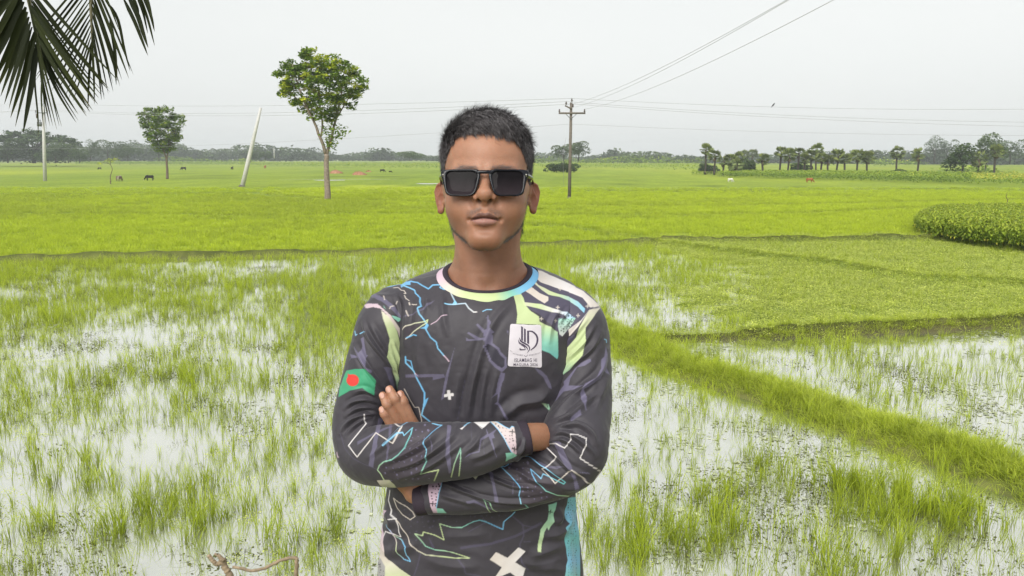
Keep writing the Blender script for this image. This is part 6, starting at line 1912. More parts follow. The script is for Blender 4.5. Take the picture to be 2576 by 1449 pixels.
SLEEVE_A_PRINT = (
    [('p', ZA([(270, 390), (330, 380), (400, 385), (450, 430), (520, 490), (570, 560), (625, 640), (640, 780), (625, 740), (600, 690), (585, 640), (555, 590), (520, 545), (480, 480), (430, 430), (360, 415), (295, 425)]), ['pink', 'cream', 'pink'], 0.85),
     ('p', ZA([(435, 445), (500, 500), (545, 570), (580, 640), (600, 730), (625, 830), (645, 960), (640, 1100), (625, 1185), (580, 1170), (570, 1090), (555, 1040), (520, 950), (490, 870), (500, 790), (510, 700), (480, 600), (450, 520)]), ['cream', 'green', 'green', 'green', 'mint'], 0.9),
     ('p', ZA([(310, 325), (380, 300), (470, 340), (560, 410), (625, 520), (610, 530), (540, 450), (450, 370), (380, 335)]), 'lav', 0.6),
     ('p', ZA([(525, 490), (570, 500), (620, 525), (590, 550), (545, 515)]), 'mint', 0.8),
     ('l', ZA([(460, 320), (465, 350)]), 2.4, 'cream'), ('l', ZA([(578, 365), (568, 385)]), 2.4, 'cream'), ('l', ZA([(510, 430), (520, 410), (550, 405)]), 2.6, 'cream'), ('p', ZA([(455, 400), (475, 435), (460, 420)]), 'mint'),
     ('l', ZA([(190, 630), (197, 670), (210, 660)]), 3.0, 'sky'), ('l', ZA([(235, 655), (265, 635), (290, 642)]), 3.0, 'sky'),
     ('p', ZA([(265, 685), (280, 760), (300, 850), (315, 850), (290, 880), (300, 960), (350, 990), (345, 1010), (280, 970), (240, 900), (215, 870), (150, 880), (145, 905), (160, 870), (150, 840), (215, 860), (185, 790), (190, 770), (230, 830), (260, 770), (242, 700)]), 'lav', 0.75),
     ('p', ZA([(455, 960), (520, 960), (550, 1100), (560, 1160), (520, 1120), (480, 1000)]), 'lav', 0.5),
     ('p', ZA([(115, 990), (200, 975), (300, 975), (385, 1075), (370, 1215), (265, 1145), (150, 1170), (48, 1230), (60, 1130)]), 'flag', 0.95),
     ('p', [(ZA([(175, 1077)])[0][0] + 15.5 * math.cos(a), ZA([(175, 1077)])[0][1] + 15.0 * math.sin(a)) for a in np.linspace(0, 6.28, 28)], 'red', 0.95),
     ('p', ZA([(128, 1015), (170, 1035), (135, 1075)]), 'red', 0.9),
     # forearm
     ('p', ZC([(620, 95), (690, 95), (640, 230), (600, 400), (550, 740), (485, 720), (520, 520), (570, 300)]), 'lav', 0.6),
     ('p', ZC([(760, 180), (800, 180), (770, 300), (735, 640), (715, 640), (725, 440)]), 'lav', 0.45), ('p', ZC([(345, 400), (440, 350), (560, 280), (700, 220), (830, 190), (700, 250), (500, 340), (345, 445)]), 'lav', 0.5),
     ('p', ZC([(1060, 180), (940, 200), (1080, 240), (1000, 430), (880, 570), (650, 680), (620, 780), (700, 900), (1000, 930), (1330, 880), (1390, 780), (1160, 830), (1250, 580), (1205, 410), (1300, 290), (1440, 190), (1250, 150)]), 'plum', 0.55)]
    + specks(ZC([(1060, 190), (1000, 430), (880, 570), (650, 680), (640, 780), (720, 900), (1000, 930), (1300, 880), (1160, 830), (1240, 580), (1200, 410), (1290, 300), (1400, 200), (1200, 170)]), 90, 2.9, 'lav', 31, 0.85)
    + [('l', ZC([(432, 45), (435, 130), (460, 165), (230, 450), (340, 600), (585, 285), (795, 420), (935, 215), (850, 180), (750, 125), (810, 100)]), 3.6, ['white', 'white', 'cream', 'white']),
       ('l', ZC([(1000, 150), (880, 230), (670, 440), (690, 455), (870, 300), (930, 280), (950, 325), (1060, 220), (1040, 310), (960, 470), (880, 570), (800, 630), (690, 660), (630, 710), (605, 770), (650, 820), (690, 895)]), 3.6, ['blue', 'sky', 'sky', 'teal', 'mint', 'green']),
       ('l', ZC([(1315, 170), (1440, 190), (1320, 270), (1215, 380), (1210, 440), (1245, 560), (1230, 670), (1160, 828), (1395, 770), (1340, 910)]), 3.6, ['sky', 'blue', 'sky', 'mint', 'green', 'green']),
       ('l', ZC([(1560, 865), (1600, 690), (1680, 485), (1680, 640), (1660, 850)]), 3.2, ['green', 'mint', 'green']),
       ('p', ZC([(600, 900), (760, 895), (860, 1005), (1080, 985), (950, 1050), (700, 1040), (640, 960)]), ['cream', 'green'], 0.9),
       ('p', ZC([(1510, 190), (1560, 190), (1540, 400), (1560, 800), (1530, 820), (1490, 600), (1490, 430)]), 'lav', 0.6), ('p', ZC([(1290, 330), (1320, 520), (1300, 500)]), 'lav', 0.7),
       ('p', ZC([(1670, 235), (1760, 185), (1700, 240)]), 'white'), ('p', ZC([(1850, 140), (1990, 195), (1960, 240)]), 'white', 0.5),
       ('p', ZD([(100, 140), (330, 130), (330, 155), (250, 222)]), 'white', 0.95), ('l', ZD([(0, 200), (40, 170), (100, 140)]), 3, 'sky'),
       ('p', ZD([(280, 220), (320, 300), (430, 230), (380, 300), (400, 350), (360, 360), (400, 520), (430, 620), (400, 560), (320, 330), (225, 380), (200, 540), (100, 560), (0, 620), (60, 560), (190, 525), (210, 365), (300, 295)]), 'lav', 0.7),
       ('l', ZD([(95, 150), (100, 400)]), 1.6, 'dlav', 0.6), ('l', ZD([(250, 350), (260, 560)]), 1.6, 'dlav', 0.6),
       ('p', ZD([(325, 130), (400, 140), (590, 235), (620, 200), (645, 210), (665, 300), (680, 550), (665, 590), (610, 530), (560, 440), (520, 360), (440, 240)]), ['cream', 'pink'], 0.92)]
    + specks(ZD([(370, 145), (590, 250), (650, 240), (660, 520), (620, 510), (540, 380), (460, 240)]), 60, 2.5, 'black', 33, 0.9)
    + [('l', ZD([(665, 590), (610, 530), (560, 440), (520, 360), (440, 240), (325, 130), (400, 140), (590, 235), (620, 200), (645, 210)]), 2.6, 'sky'), cross(ZD([(625, 275)])[0], 6.5, 'black', 0.1, 0.2), cross(ZD([(650, 495)])[0], 6.5, 'black', 0.1, 0.2),
       ('p', ZD([(535, 548), (630, 540), (690, 580), (540, 660), (550, 600)]), 'mint', 0.85),
       ('l', ZC([(120, 290), (180, 490), (290, 620), (420, 690), (600, 760)]), 2.2, 'dlav', 0.9), ('l', ZC([(75, 545), (85, 600), (100, 600)]), 4, 'pink', 0.8), ('l', ZC([(150, 820), (240, 885)]), 2.5, 'mint', 0.7)]
)
SLEEVE_B_PRINT = (
    [('p', ZB([(1330, 420), (1290, 470), (1260, 520), (1200, 600), (1195, 740), (1170, 850), (1130, 900), (1060, 980), (900, 1105), (905, 960), (960, 860), (1050, 760), (1110, 690), (1140, 600), (1180, 530), (1230, 440)]), ['cream', 'green', 'green', 'mint'], 0.9),
     ('p', ZB([(1240, 430), (1160, 530), (1080, 590), (985, 660), (965, 720), (1060, 670), (1130, 590), (1190, 500)]), ['white', 'cream'], 0.85), ('p', ZB([(970, 730), (1100, 660), (1110, 690), (1040, 770), (960, 850)]), 'dlav', 0.9),
     ('p', ZB([(1240, 880), (1250, 905), (1190, 945), (1120, 960), (1060, 1060), (1045, 1125), (1180, 1125), (1080, 1160), (1000, 1180), (900, 1290), (960, 1180), (1005, 1120), (1000, 1090), (1100, 970), (1160, 915)]), 'lav', 0.75),
     ('p', ZB([(1380, 770), (1400, 880), (1395, 960), (1420, 1030), (1370, 990), (1340, 1060), (1230, 1130), (1180, 1160), (1210, 1220), (1200, 1300), (1215, 1350), (1170, 1290), (1150, 1200), (1190, 1110), (1280, 1060), (1330, 970), (1340, 890), (1365, 860)]), 'lav', 0.75),
     ('p', ZB([(1060, 1420), (1150, 1340), (1165, 1385), (1060, 1440)]), 'lav', 0.6), ('l', ZB([(1370, 705), (1388, 712), (1390, 735)]), 3, 'sky'),
     ('p', ZD([(580, 640), (860, 660), (870, 760), (1000, 870), (1050, 740), (1300, 920), (1060, 1040), (1370, 1110), (1300, 1160), (730, 1200), (710, 1090), (730, 1000), (640, 870), (470, 730)]), 'plum', 0.55)]
    + specks(ZD([(600, 660), (860, 670), (870, 760), (960, 900), (1060, 1040), (1330, 1110), (1250, 1150), (760, 1180), (730, 1090), (740, 1000), (650, 860), (520, 740)]), 70, 2.9, 'lav', 41, 0.8)
    + [('p', ZD([(1150, 400), (1230, 390), (1330, 600), (1430, 800), (1490, 1000), (1480, 1090), (1440, 1090), (1420, 900), (1340, 740), (1240, 600)]), 'lav', 0.6),
       ('p', ZD([(960, 650), (1100, 720), (1330, 720), (1250, 740), (1200, 760), (1000, 720)]), 'lav', 0.5), ('p', ZD([(1480, 790), (1600, 800), (1660, 845), (1640, 830)]), 'lav', 0.7),
       ('p', ZD([(320, 770), (370, 800), (400, 960), (450, 1180), (400, 1180), (370, 980)]), 'lav', 0.6), ('p', ZD([(640, 900), (640, 1080), (620, 1080)]), 'lav', 0.5), ('p', ZD([(30, 1170), (130, 1160), (280, 1230), (440, 1290), (300, 1270), (130, 1190), (40, 1200)]), 'lav', 0.6),
       ('l', ZD([(1060, 450), (1060, 430), (1180, 425), (1300, 485), (1380, 380), (1380, 305), (1480, 315), (1590, 360), (1560, 490), (1500, 615), (1770, 790), (1655, 970), (1395, 760), (1180, 940), (1010, 755), (1060, 735), (1200, 600), (1060, 470)]), 3.8, ['white', 'white', 'cream', 'white']),
       ('l', ZD([(800, 585), (840, 590), (1000, 710), (1060, 740), (1310, 930), (1290, 950), (1020, 820), (995, 880), (860, 755), (880, 830), (950, 930), (1060, 1040), (1200, 1090), (1360, 1110), (1300, 1160)]), 3.4, ['blue', 'sky', 'teal', 'sky', 'blue', 'mint', 'green']),
       ('l', ZD([(575, 650), (575, 690), (530, 725), (470, 720), (600, 840), (720, 980), (730, 1015), (710, 1100), (740, 1200), (770, 1210), (835, 1265), (610, 1300)]), 3.4, ['blue', 'sky', 'blue', 'sky', 'mint', 'green']),
       ('l', ZD([(1050, 1340), (310, 1270)][:0] + [(350, 1340), (300, 1260), (255, 1140), (330, 1190), (370, 1280), (450, 1335)]), 3.0, ['green', 'mint', 'green']),
       ('p', ZD([(95, 835), (215, 800), (150, 890)]), ['cream', 'green'], 0.9), ('p', ZC([(1580, 870), (1620, 865), (1600, 890)]), 'cream'),
       ('p', ZC([(1265, 960), (1300, 930), (1440, 925), (1420, 1010), (1400, 1060), (1370, 1260), (1390, 1330), (1330, 1330), (1290, 1240), (1260, 1050)]), 'pink', 0.92)]
    + specks(ZC([(1270, 980), (1430, 935), (1400, 1050), (1375, 1240), (1300, 1230)]), 26, 3.0, 'black', 43, 0.9)
    + [('l', ZC([(1440, 925), (1400, 1060), (1365, 1260)]), 3, 'sky'), cross(ZC([(1320, 1205)])[0], 6.5, 'black', 0.1, 0.2), ('p', ZC([(1365, 1265), (1450, 1270), (1500, 1325), (1380, 1330)]), ['mint', 'mint'], 0.85)]
)
TORSO_FOLDS = [  # (polyline, half-width, height in mm)
    (ZB([(560, 330), (420, 480), (330, 620), (260, 800), (200, 1000), (150, 1250)]), 9, 2.6), (ZB([(240, 900), (170, 1150), (130, 1430)]), 9, 3.2), (ZB([(300, 960), (260, 1200), (240, 1430)]), 8, 2.6),
    (ZB([(400, 1000), (350, 1200), (340, 1430)]), 8, 2.0), (ZB([(60, 1000), (20, 1250), (20, 1430)]), 9, 2.0), (ZB([(560, 1300), (480, 1380), (440, 1440)]), 12, 3.0), (ZB([(880, 1150), (780, 1250), (600, 1290), (500, 1400)]), 14, 5.0),
    (ZA([(650, 330), (660, 480), (650, 620), (640, 800)]), 7, 2.4), (ZA([(740, 300), (770, 420), (720, 560)]), 7, 1.8), (ZA([(850, 330), (850, 450)]), 6, 1.6), (ZA([(980, 280), (1000, 500), (1040, 700)]), 8, 1.6), (ZA([(780, 700), (760, 850), (790, 1050)]), 10, 1.8),
    (ZB([(960, 440), (890, 560), (860, 760)]), 7, 2.4), (ZB([(1060, 420), (960, 560)]), 6, 2.0), (ZB([(1130, 420), (1000, 600)]), 6, 2.2),
    (ZE([(2300, 250), (2330, 380), (2280, 480)]), 10, 4.5), (ZE([(2420, 300), (2440, 420), (2400, 520)]), 9, 4.0), (ZE([(2150, 620), (2330, 560), (2420, 500)]), 12, 4.0), (ZE([(1950, 850), (2150, 790), (2350, 700)]), 13, 3.5), (ZE([(1850, 900), (2050, 930), (2350, 880)]), 11, 3.0),
    (ZE([(2000, 1000), (2200, 980), (2400, 1000)]), 10, 2.6), (ZE([(260, 300), (330, 420), (300, 520)]), 10, 4.0), (ZE([(280, 760), (420, 760), (620, 700)]), 14, 3.5), (ZE([(300, 560), (260, 700), (280, 850)]), 9, 3.0), (ZE([(700, 850), (1000, 950), (1400, 960)]), 14, 2.0), (ZE([(900, 600), (1200, 600), (1500, 560)]), 13, 1.6),
]
def _near(it, f):
    P = np.asarray(it[1]); return f(P[:, 0].mean(), P[:, 1].mean())
SLEEVE_B_PRINT = [it for it in TORSO_PRINT if _near(it, lambda u, v: u > 1330 and v < 830)] + list(SLEEVE_B_PRINT)
SLEEVE_A_PRINT = [it for it in TORSO_PRINT if _near(it, lambda u, v: u < 1070 and v < 770)] + list(SLEEVE_A_PRINT)
FOLDS_A = [
    (ZA([(260, 520), (310, 680), (420, 830), (540, 980)]), 5, 3.0), (ZA([(180, 740), (260, 900), (370, 1060), (470, 1170)]), 5, 3.2), (ZA([(330, 560), (430, 740), (500, 850)]), 6, 1.8), (ZA([(470, 880), (560, 1010), (600, 1130)]), 4, 2.2),
    (ZA([(540, 720), (600, 900), (620, 1100)]), 3.5, 1.8), (ZA([(520, 830), (575, 960), (595, 1120)]), 3.5, 1.6), (ZA([(300, 330), (420, 310), (560, 330)]), 7, 1.6), (ZA([(560, 300), (610, 400), (620, 520)]), 5, 2.0),
    (ZA([(110, 1330), (190, 1270), (300, 1250), (400, 1290)]), 6, 4.0), (ZA([(120, 1400), (220, 1330), (320, 1320), (410, 1360)]), 6, 3.6), (ZA([(200, 1180), (290, 1170), (380, 1230)]), 6, 2.4),
    (ZC([(130, 290), (200, 180), (330, 90), (540, 40), (620, 70)]), 6, 4.2), (ZC([(190, 330), (280, 220), (420, 120), (560, 90)]), 5, 3.0), (ZC([(480, 610), (680, 460), (900, 250), (1050, 150)]), 6, 2.6), (ZC([(680, 690), (900, 590), (1200, 430), (1400, 260), (1530, 190)]), 7, 3.0),
    (ZC([(760, 760), (1000, 700), (1250, 580), (1560, 340), (1650, 170)]), 7, 3.4), (ZC([(800, 900), (1100, 800), (1400, 640), (1750, 380)]), 7, 2.6), (ZD([(0, 560), (150, 420), (250, 250)]), 7, 2.0), (ZD([(60, 640), (280, 560), (480, 430)]), 8, 1.8), (ZD([(690, 600), (760, 480), (790, 360)]), 5, 2.6), (ZD([(640, 640), (760, 620), (850, 560)]), 5, 3.0),
]
FOLDS_B = [
    (ZB([(1340, 640), (1240, 800), (1080, 940), (950, 1060)]), 6, 2.8), (ZB([(1400, 800), (1330, 1000), (1180, 1140), (1000, 1290), (910, 1400)]), 7, 3.6), (ZB([(1290, 560), (1180, 740), (1020, 900)]), 5, 2.2), (ZB([(1230, 500), (1100, 660), (990, 780)]), 5, 1.8), (ZB([(1330, 1180), (1180, 1290), (1000, 1430)]), 8, 3.4), (ZB([(1400, 1050), (1330, 1230), (1290, 1350)]), 8, 2.0),
    (ZD([(1150, 250), (1290, 190), (1480, 175), (1640, 280), (1720, 430)]), 6, 4.0), (ZD([(1120, 380), (1240, 275), (1400, 320), (1600, 470), (1700, 600)]), 6, 3.6), (ZD([(1080, 410), (1250, 370), (1400, 440), (1520, 560)]), 5, 2.8), (ZD([(1140, 170), (1280, 100), (1420, 40)]), 6, 3.0), (ZD([(1060, 480), (1200, 600), (1380, 760), (1560, 830)]), 6, 2.6),
    (ZD([(600, 650), (850, 640), (1050, 740), (1250, 860)]), 7, 3.0), (ZD([(500, 740), (700, 790), (900, 900), (1200, 960)]), 7, 2.2), (ZD([(210, 800), (400, 890), (650, 980), (900, 1000)]), 5, 3.0), (ZD([(0, 1050), (200, 1120), (500, 1175), (850, 1180), (1150, 1130)]), 5, 2.8), (ZD([(1250, 1000), (1450, 1000), (1650, 900)]), 8, 2.4), (ZC([(1440, 930), (1700, 1040), (1863, 1090)]), 5, 2.6), (ZC([(1400, 1080), (1700, 1170), (1863, 1210)]), 6, 1.8),
]

def fold_height(UV, front, folds):
    h = np.zeros(len(UV))
    for pts, w, mm in folds:
        P = np.asarray(pts); lo, hi = P.min(0) - w * 4, P.max(0) + w * 4
        k = np.nonzero(front & (UV[:, 0] > lo[0]) & (UV[:, 0] < hi[0]) & (UV[:, 1] > lo[1]) & (UV[:, 1] < hi[1]))[0]
        if not len(k): continue
        d, t = seg_dist(UV[k], spline(P, 24) if len(P) > 2 else P)
        e = np.sin(np.pi * np.clip(t, 0.02, 0.98)) ** 0.7
        w = w * 0.85
        h[k] += 1.65 * mm * 1e-3 * e * (np.exp(-np.abs(d / w) ** 1.5) - 0.45 * np.exp(-((d - 2.1 * w) / w) ** 2))
    return h

def finish_cloth(V, F, folds, items, seed, under=None):
    N = vert_normals(V, F)
    U, W = project(V)
    UV = np.stack([U, W], 1)
    view = V - np.array([0, 0, CAMZ]); view /= np.linalg.norm(view, axis=1, keepdims=True)
    front = (N * view).sum(1) < 0.15
    h = fold_height(UV, front, folds)
    h += 0.0011 * fbm(V * [1, 1, 0.6], 22, seed) + 0.0005 * fbm(V, 70, seed + 3, 2)
    V = V + N * h[:, None]
    col = np.tile(BASE, (len(V), 1)) * (1 + 0.06 * fbm(V, 30, seed))[:, None]
    paint(col, UV, front, items)
    return V, np.clip(col, 0, 1)

def grid_faces(nr, nc, closed=True):
    i, j = np.meshgrid(np.arange(nr - 1), np.arange(nc if closed else nc - 1), indexing="ij")
    j2 = (j + 1) % nc
    return np.stack([i * nc + j, i * nc + j2, (i + 1) * nc + j2, (i + 1) * nc + j], -1).reshape(-1, 4)

# torso rows: z at the side, z at the front, half width, depth to the front, depth to the back, centre x
TC_Y = 1.368
ROWS = np.array([
    (2.74, 2.74, .198, .116, .105, -.066), (2.80, 2.80, .196, .114, .100, -.065), (2.87, 2.87, .190, .110, .095, -.063), (2.95, 2.95, .180, .106, .092, -.060), (3.03, 3.03, .172, .106, .092, -.056),
    (3.12, 3.12, .166, .114, .100, -.051), (3.20, 3.20, .166, .123, .110, -.048), (3.27, 3.26, .168, .124, .115, -.046), (3.315, 3.295, .172, .119, .112, -.045), (3.345, 3.318, .176, .113, .106, -.0445),
    (3.366, 3.334, .170, .107, .100, -.0440), (3.380, 3.346, .152, .100, .094, -.0435), (3.388, 3.356, .126, .093, .086, -.0435), (3.397, 3.367, .091, .083, .078, -.0435)])
nr = 560
tt = np.linspace(0, 1, nr)
rk = np.concatenate([[0], np.cumsum(np.linalg.norm(np.diff(ROWS[:, [0, 2]], axis=0), axis=1))]); rk /= rk[-1]
rows = np.stack([np.interp(tt, rk, ROWS[:, k]) for k in range(6)], 1)
ker = np.exp(-np.linspace(-2, 2, 61) ** 2); ker /= ker.sum()
for k in range(6):
    p = np.pad(rows[:, k], 30, mode="reflect", reflect_type="odd")
    rows[:, k] = np.convolve(p, ker, "valid")
th = np.concatenate([np.linspace(-math.pi / 2 - 1.65, -math.pi / 2 + 1.65, 420), np.linspace(-math.pi / 2 + 1.65, 1.5 * math.pi - 1.65, 62)[1:-1]])
ct, st_ = np.cos(th), np.sin(th)
ne = 2.35
cx_, sy_ = np.sign(ct) * np.abs(ct) ** (2 / ne), np.sign(st_) * np.abs(st_) ** (2 / ne)
zs, zf, w_, f_, b_, xc_ = [rows[:, k][:, None] for k in range(6)]
fr = np.clip(-sy_, 0, 1)[None] ** 1.3
X = xc_ + w_ * cx_[None]
Yy = TC_Y + np.where(sy_[None] < 0, f_ * sy_[None], b_ * sy_[None])
Zz = zs * (1 - fr) + zf * fr + 0.012 * np.clip(sy_, 0, 1)[None] * ss(tt, 0.8, 1.0)[:, None]
# loose hem: waves at the bottom
wave = 0.007 * (1 - ss(tt, 0.02, 0.40))[:, None] * np.sin(th * 9 + 1.2 * np.sin(th * 3) + tt[:, None] * 9)[...]
X = X + wave * ct[None]; Yy = Yy + wave * st_[None]
TV = np.stack([X, Yy, Zz], -1).reshape(-1, 3)
TF = grid_faces(nr, len(th))
TORSO_V, TORSO_C = finish_cloth(TV, TF, TORSO_FOLDS, TORSO_PRINT, 3)
TORSO_F = TF

def sleeve(points, folds, items, seed, flat):
    """points: (u, v, Y, r across, r deep)"""
    P = np.array([at(u, v, Y) for u, v, Y, _, _ in points])
    nS = 620
    C = spline(P, 400); R = spline(np.array([(a, b, 0) for *_, a, b in points]), 400)[:, :2]
    L = np.concatenate([[0], np.cumsum(np.linalg.norm(np.diff(C, axis=0), axis=1))])
    s = np.linspace(0, L[-1], nS)
    C = np.stack([np.interp(s, L, C[:, k]) for k in range(3)], 1); R = np.stack([np.interp(s, L, R[:, k]) for k in range(2)], 1)
    T = np.gradient(C, axis=0)
    k9 = np.ones(41) / 41
    for k in range(3):
        T[:, k] = np.convolve(np.pad(T[:, k], 20, mode="edge"), k9, "valid")
    T /= np.linalg.norm(T, axis=1, keepdims=True)
    fwd = np.array([0, -1.0, 0.0]); A = fwd - T * (T @ fwd)[:, None]; A /= np.linalg.norm(A, axis=1, keepdims=True)
    B = np.cross(T, A)
    ph = np.concatenate([np.linspace(-1.75, 1.75, 170), np.linspace(1.75, 2 * math.pi - 1.75, 34)[1:-1]])
    V = C[:, None] + R[:, 1][:, None, None] * np.cos(ph)[None, :, None] * A[:, None] + R[:, 0][:, None, None] * np.sin(ph)[None, :, None] * B[:, None]
    V = V.reshape(-1, 3); F = grid_faces(nS, len(ph))[:, ::-1]
    n = vert_normals(V, F)
    c0 = np.repeat(C, len(ph), 0)
    if ((V - c0) * n).sum() < 0: F = F[:, ::-1]
    V, col = finish_cloth(V, F, folds, items, seed)
    return V, F, col, C, A, B, R, T

ARM_A = [(1035, 768, 1.372, .042, .060), (1000, 784, 1.366, .0500, .066), (972, 822, 1.354, .0535, .068), (956, 884, 1.342, .0540, .064), (934, 960, 1.328, .0520, .056), (913, 1030, 1.315, .0490, .048), (906, 1090, 1.297, .0475, .046), (920, 1142, 1.272, .0490, .045),
         (968, 1148, 1.240, .0530, .044), (1040, 1142, 1.212, .0530, .044), (1120, 1136, 1.196, .0485, .042), (1200, 1128, 1.190, .0425, .040), (1270, 1112, 1.194, .0335, .034), (1321, 1101, 1.200, .0262, .029)]
ARM_B = [(1385, 768, 1.372, .042, .060), (1424, 784, 1.366, .0500, .066), (1451, 822, 1.354, .0535, .068), (1460, 884, 1.342, .0540, .064), (1467, 960, 1.318, .0510, .056), (1464, 1030, 1.290, .0520, .052), (1449, 1092, 1.250, .0570, .050), (1448, 1148, 1.235, .0500, .046),
         (1402, 1180, 1.236, .0495, .042), (1340, 1203, 1.240, .0480, .040), (1260, 1222, 1.238, .0440, .038), (1180, 1238, 1.240, .0375, .035), (1110, 1250, 1.244, .0300, .030), (1056, 1258, 1.248, .0238, .026)]
SA = sleeve(ARM_A, FOLDS_A, SLEEVE_A_PRINT, 5, 1)
SB = sleeve(ARM_B, FOLDS_B, SLEEVE_B_PRINT, 9, 1)

def cloth_material():
    M = Mat("jersey_polyester")
    a = M.attr("print_color")
    nz = M.noise(900, 2, 0.5)
    M.l.new(a.outputs["Color"], M.b.inputs["Base Color"])
    M.set(Roughness=0.60, Specular_IOR_Level=0.38, Sheen_Weight=0.14, Sheen_Roughness=0.4)
    M.bump(nz.outputs[0], 0.18, 0.0006)
    return M.m
MAT_CLOTH = cloth_material()
MAT_RIB = flat_mat("dark_rib", tuple(np.array(lin(58, 50, 60)) * 0.8), 0.75, 0.12, 500, 0.25, 0.0003)

def cloth_obj(name, V, F, C, parent, **tags):
    me = mesh_from(name, V - ORG, F)
    add_color(me, "print_color", C)
    return obj(name, me, MAT_CLOTH, parent, **tags)

def ring_band(profile_fn, n=180):
    """closed band swept round the neck: profile_fn(theta) -> list of points"""
    th = np.linspace(0, 2 * math.pi, n, endpoint=False)
    P = np.array([profile_fn(t) for t in th])            # n, m, 3
    m = P.shape[1]
    F = []
    i, j = np.meshgrid(np.arange(n), np.arange(m - 1), indexing="ij")
    i2 = (i + 1) % n
    F = np.stack([i * m + j, i2 * m + j, i2 * m + j + 1, i * m + j + 1], -1).reshape(-1, 4)
    return P.reshape(-1, 3), F, np.repeat(th, m)

def collar_point(t, k):
    """k=0 at the seam with the torso, k=1 at the inner edge"""
    c, s = math.cos(t), math.sin(t)
    c_, s_ = math.copysign(abs(c) ** (2 / 2.2), c), math.copysign(abs(s) ** (2 / 2.2), s)
    w = .0912 - .0175 * k
    fy = (.0845 - .0150 * k) if s < 0 else (.078 - .012 * k)
    fr = max(-s_, 0) ** 1.3
    z = 3.394 + .011 * k * (1 + 0.2 * fr) - .029 * fr + (0.012 * max(s_, 0))
    return np.array([-.0435 + w * c_, TC_Y + fy * s_, z])

def band_profile(k0, k1, thick):
    def fn(t):
        c = np.array([math.cos(t), math.sin(t), 0.45]); c /= np.linalg.norm(c)
        a, b = collar_point(t, k0), collar_point(t, k1)
        return [a + np.array([math.cos(t) * .005, math.sin(t) * .005, -.012]), a + c * thick * 0.6, a * .8 + b * .2 + c * thick, a * .2 + b * .8 + c * thick, b + c * thick * 0.5, b - c * 0.003]
    return fn
CB_V, CB_F, CB_T = ring_band(band_profile(0.0, 0.72, 0.0022))
g = np.cos(CB_T)                                     # -1 viewer's left .. 1 right
stops = [(-1, 'pink'), (-0.75, 'cream'), (-0.35, 'green'), (0.15, 'green'), (0.45, 'mint'), (0.68, 'sky'), (1, 'blue')]
CB_C = np.stack([np.interp(g, [p for p, _ in stops], [CLR[c][k] for _, c in stops]) for k in range(3)], 1) * 0.86
CD_V, CD_F, _ = ring_band(band_profile(0.72, 1.0, 0.0030))

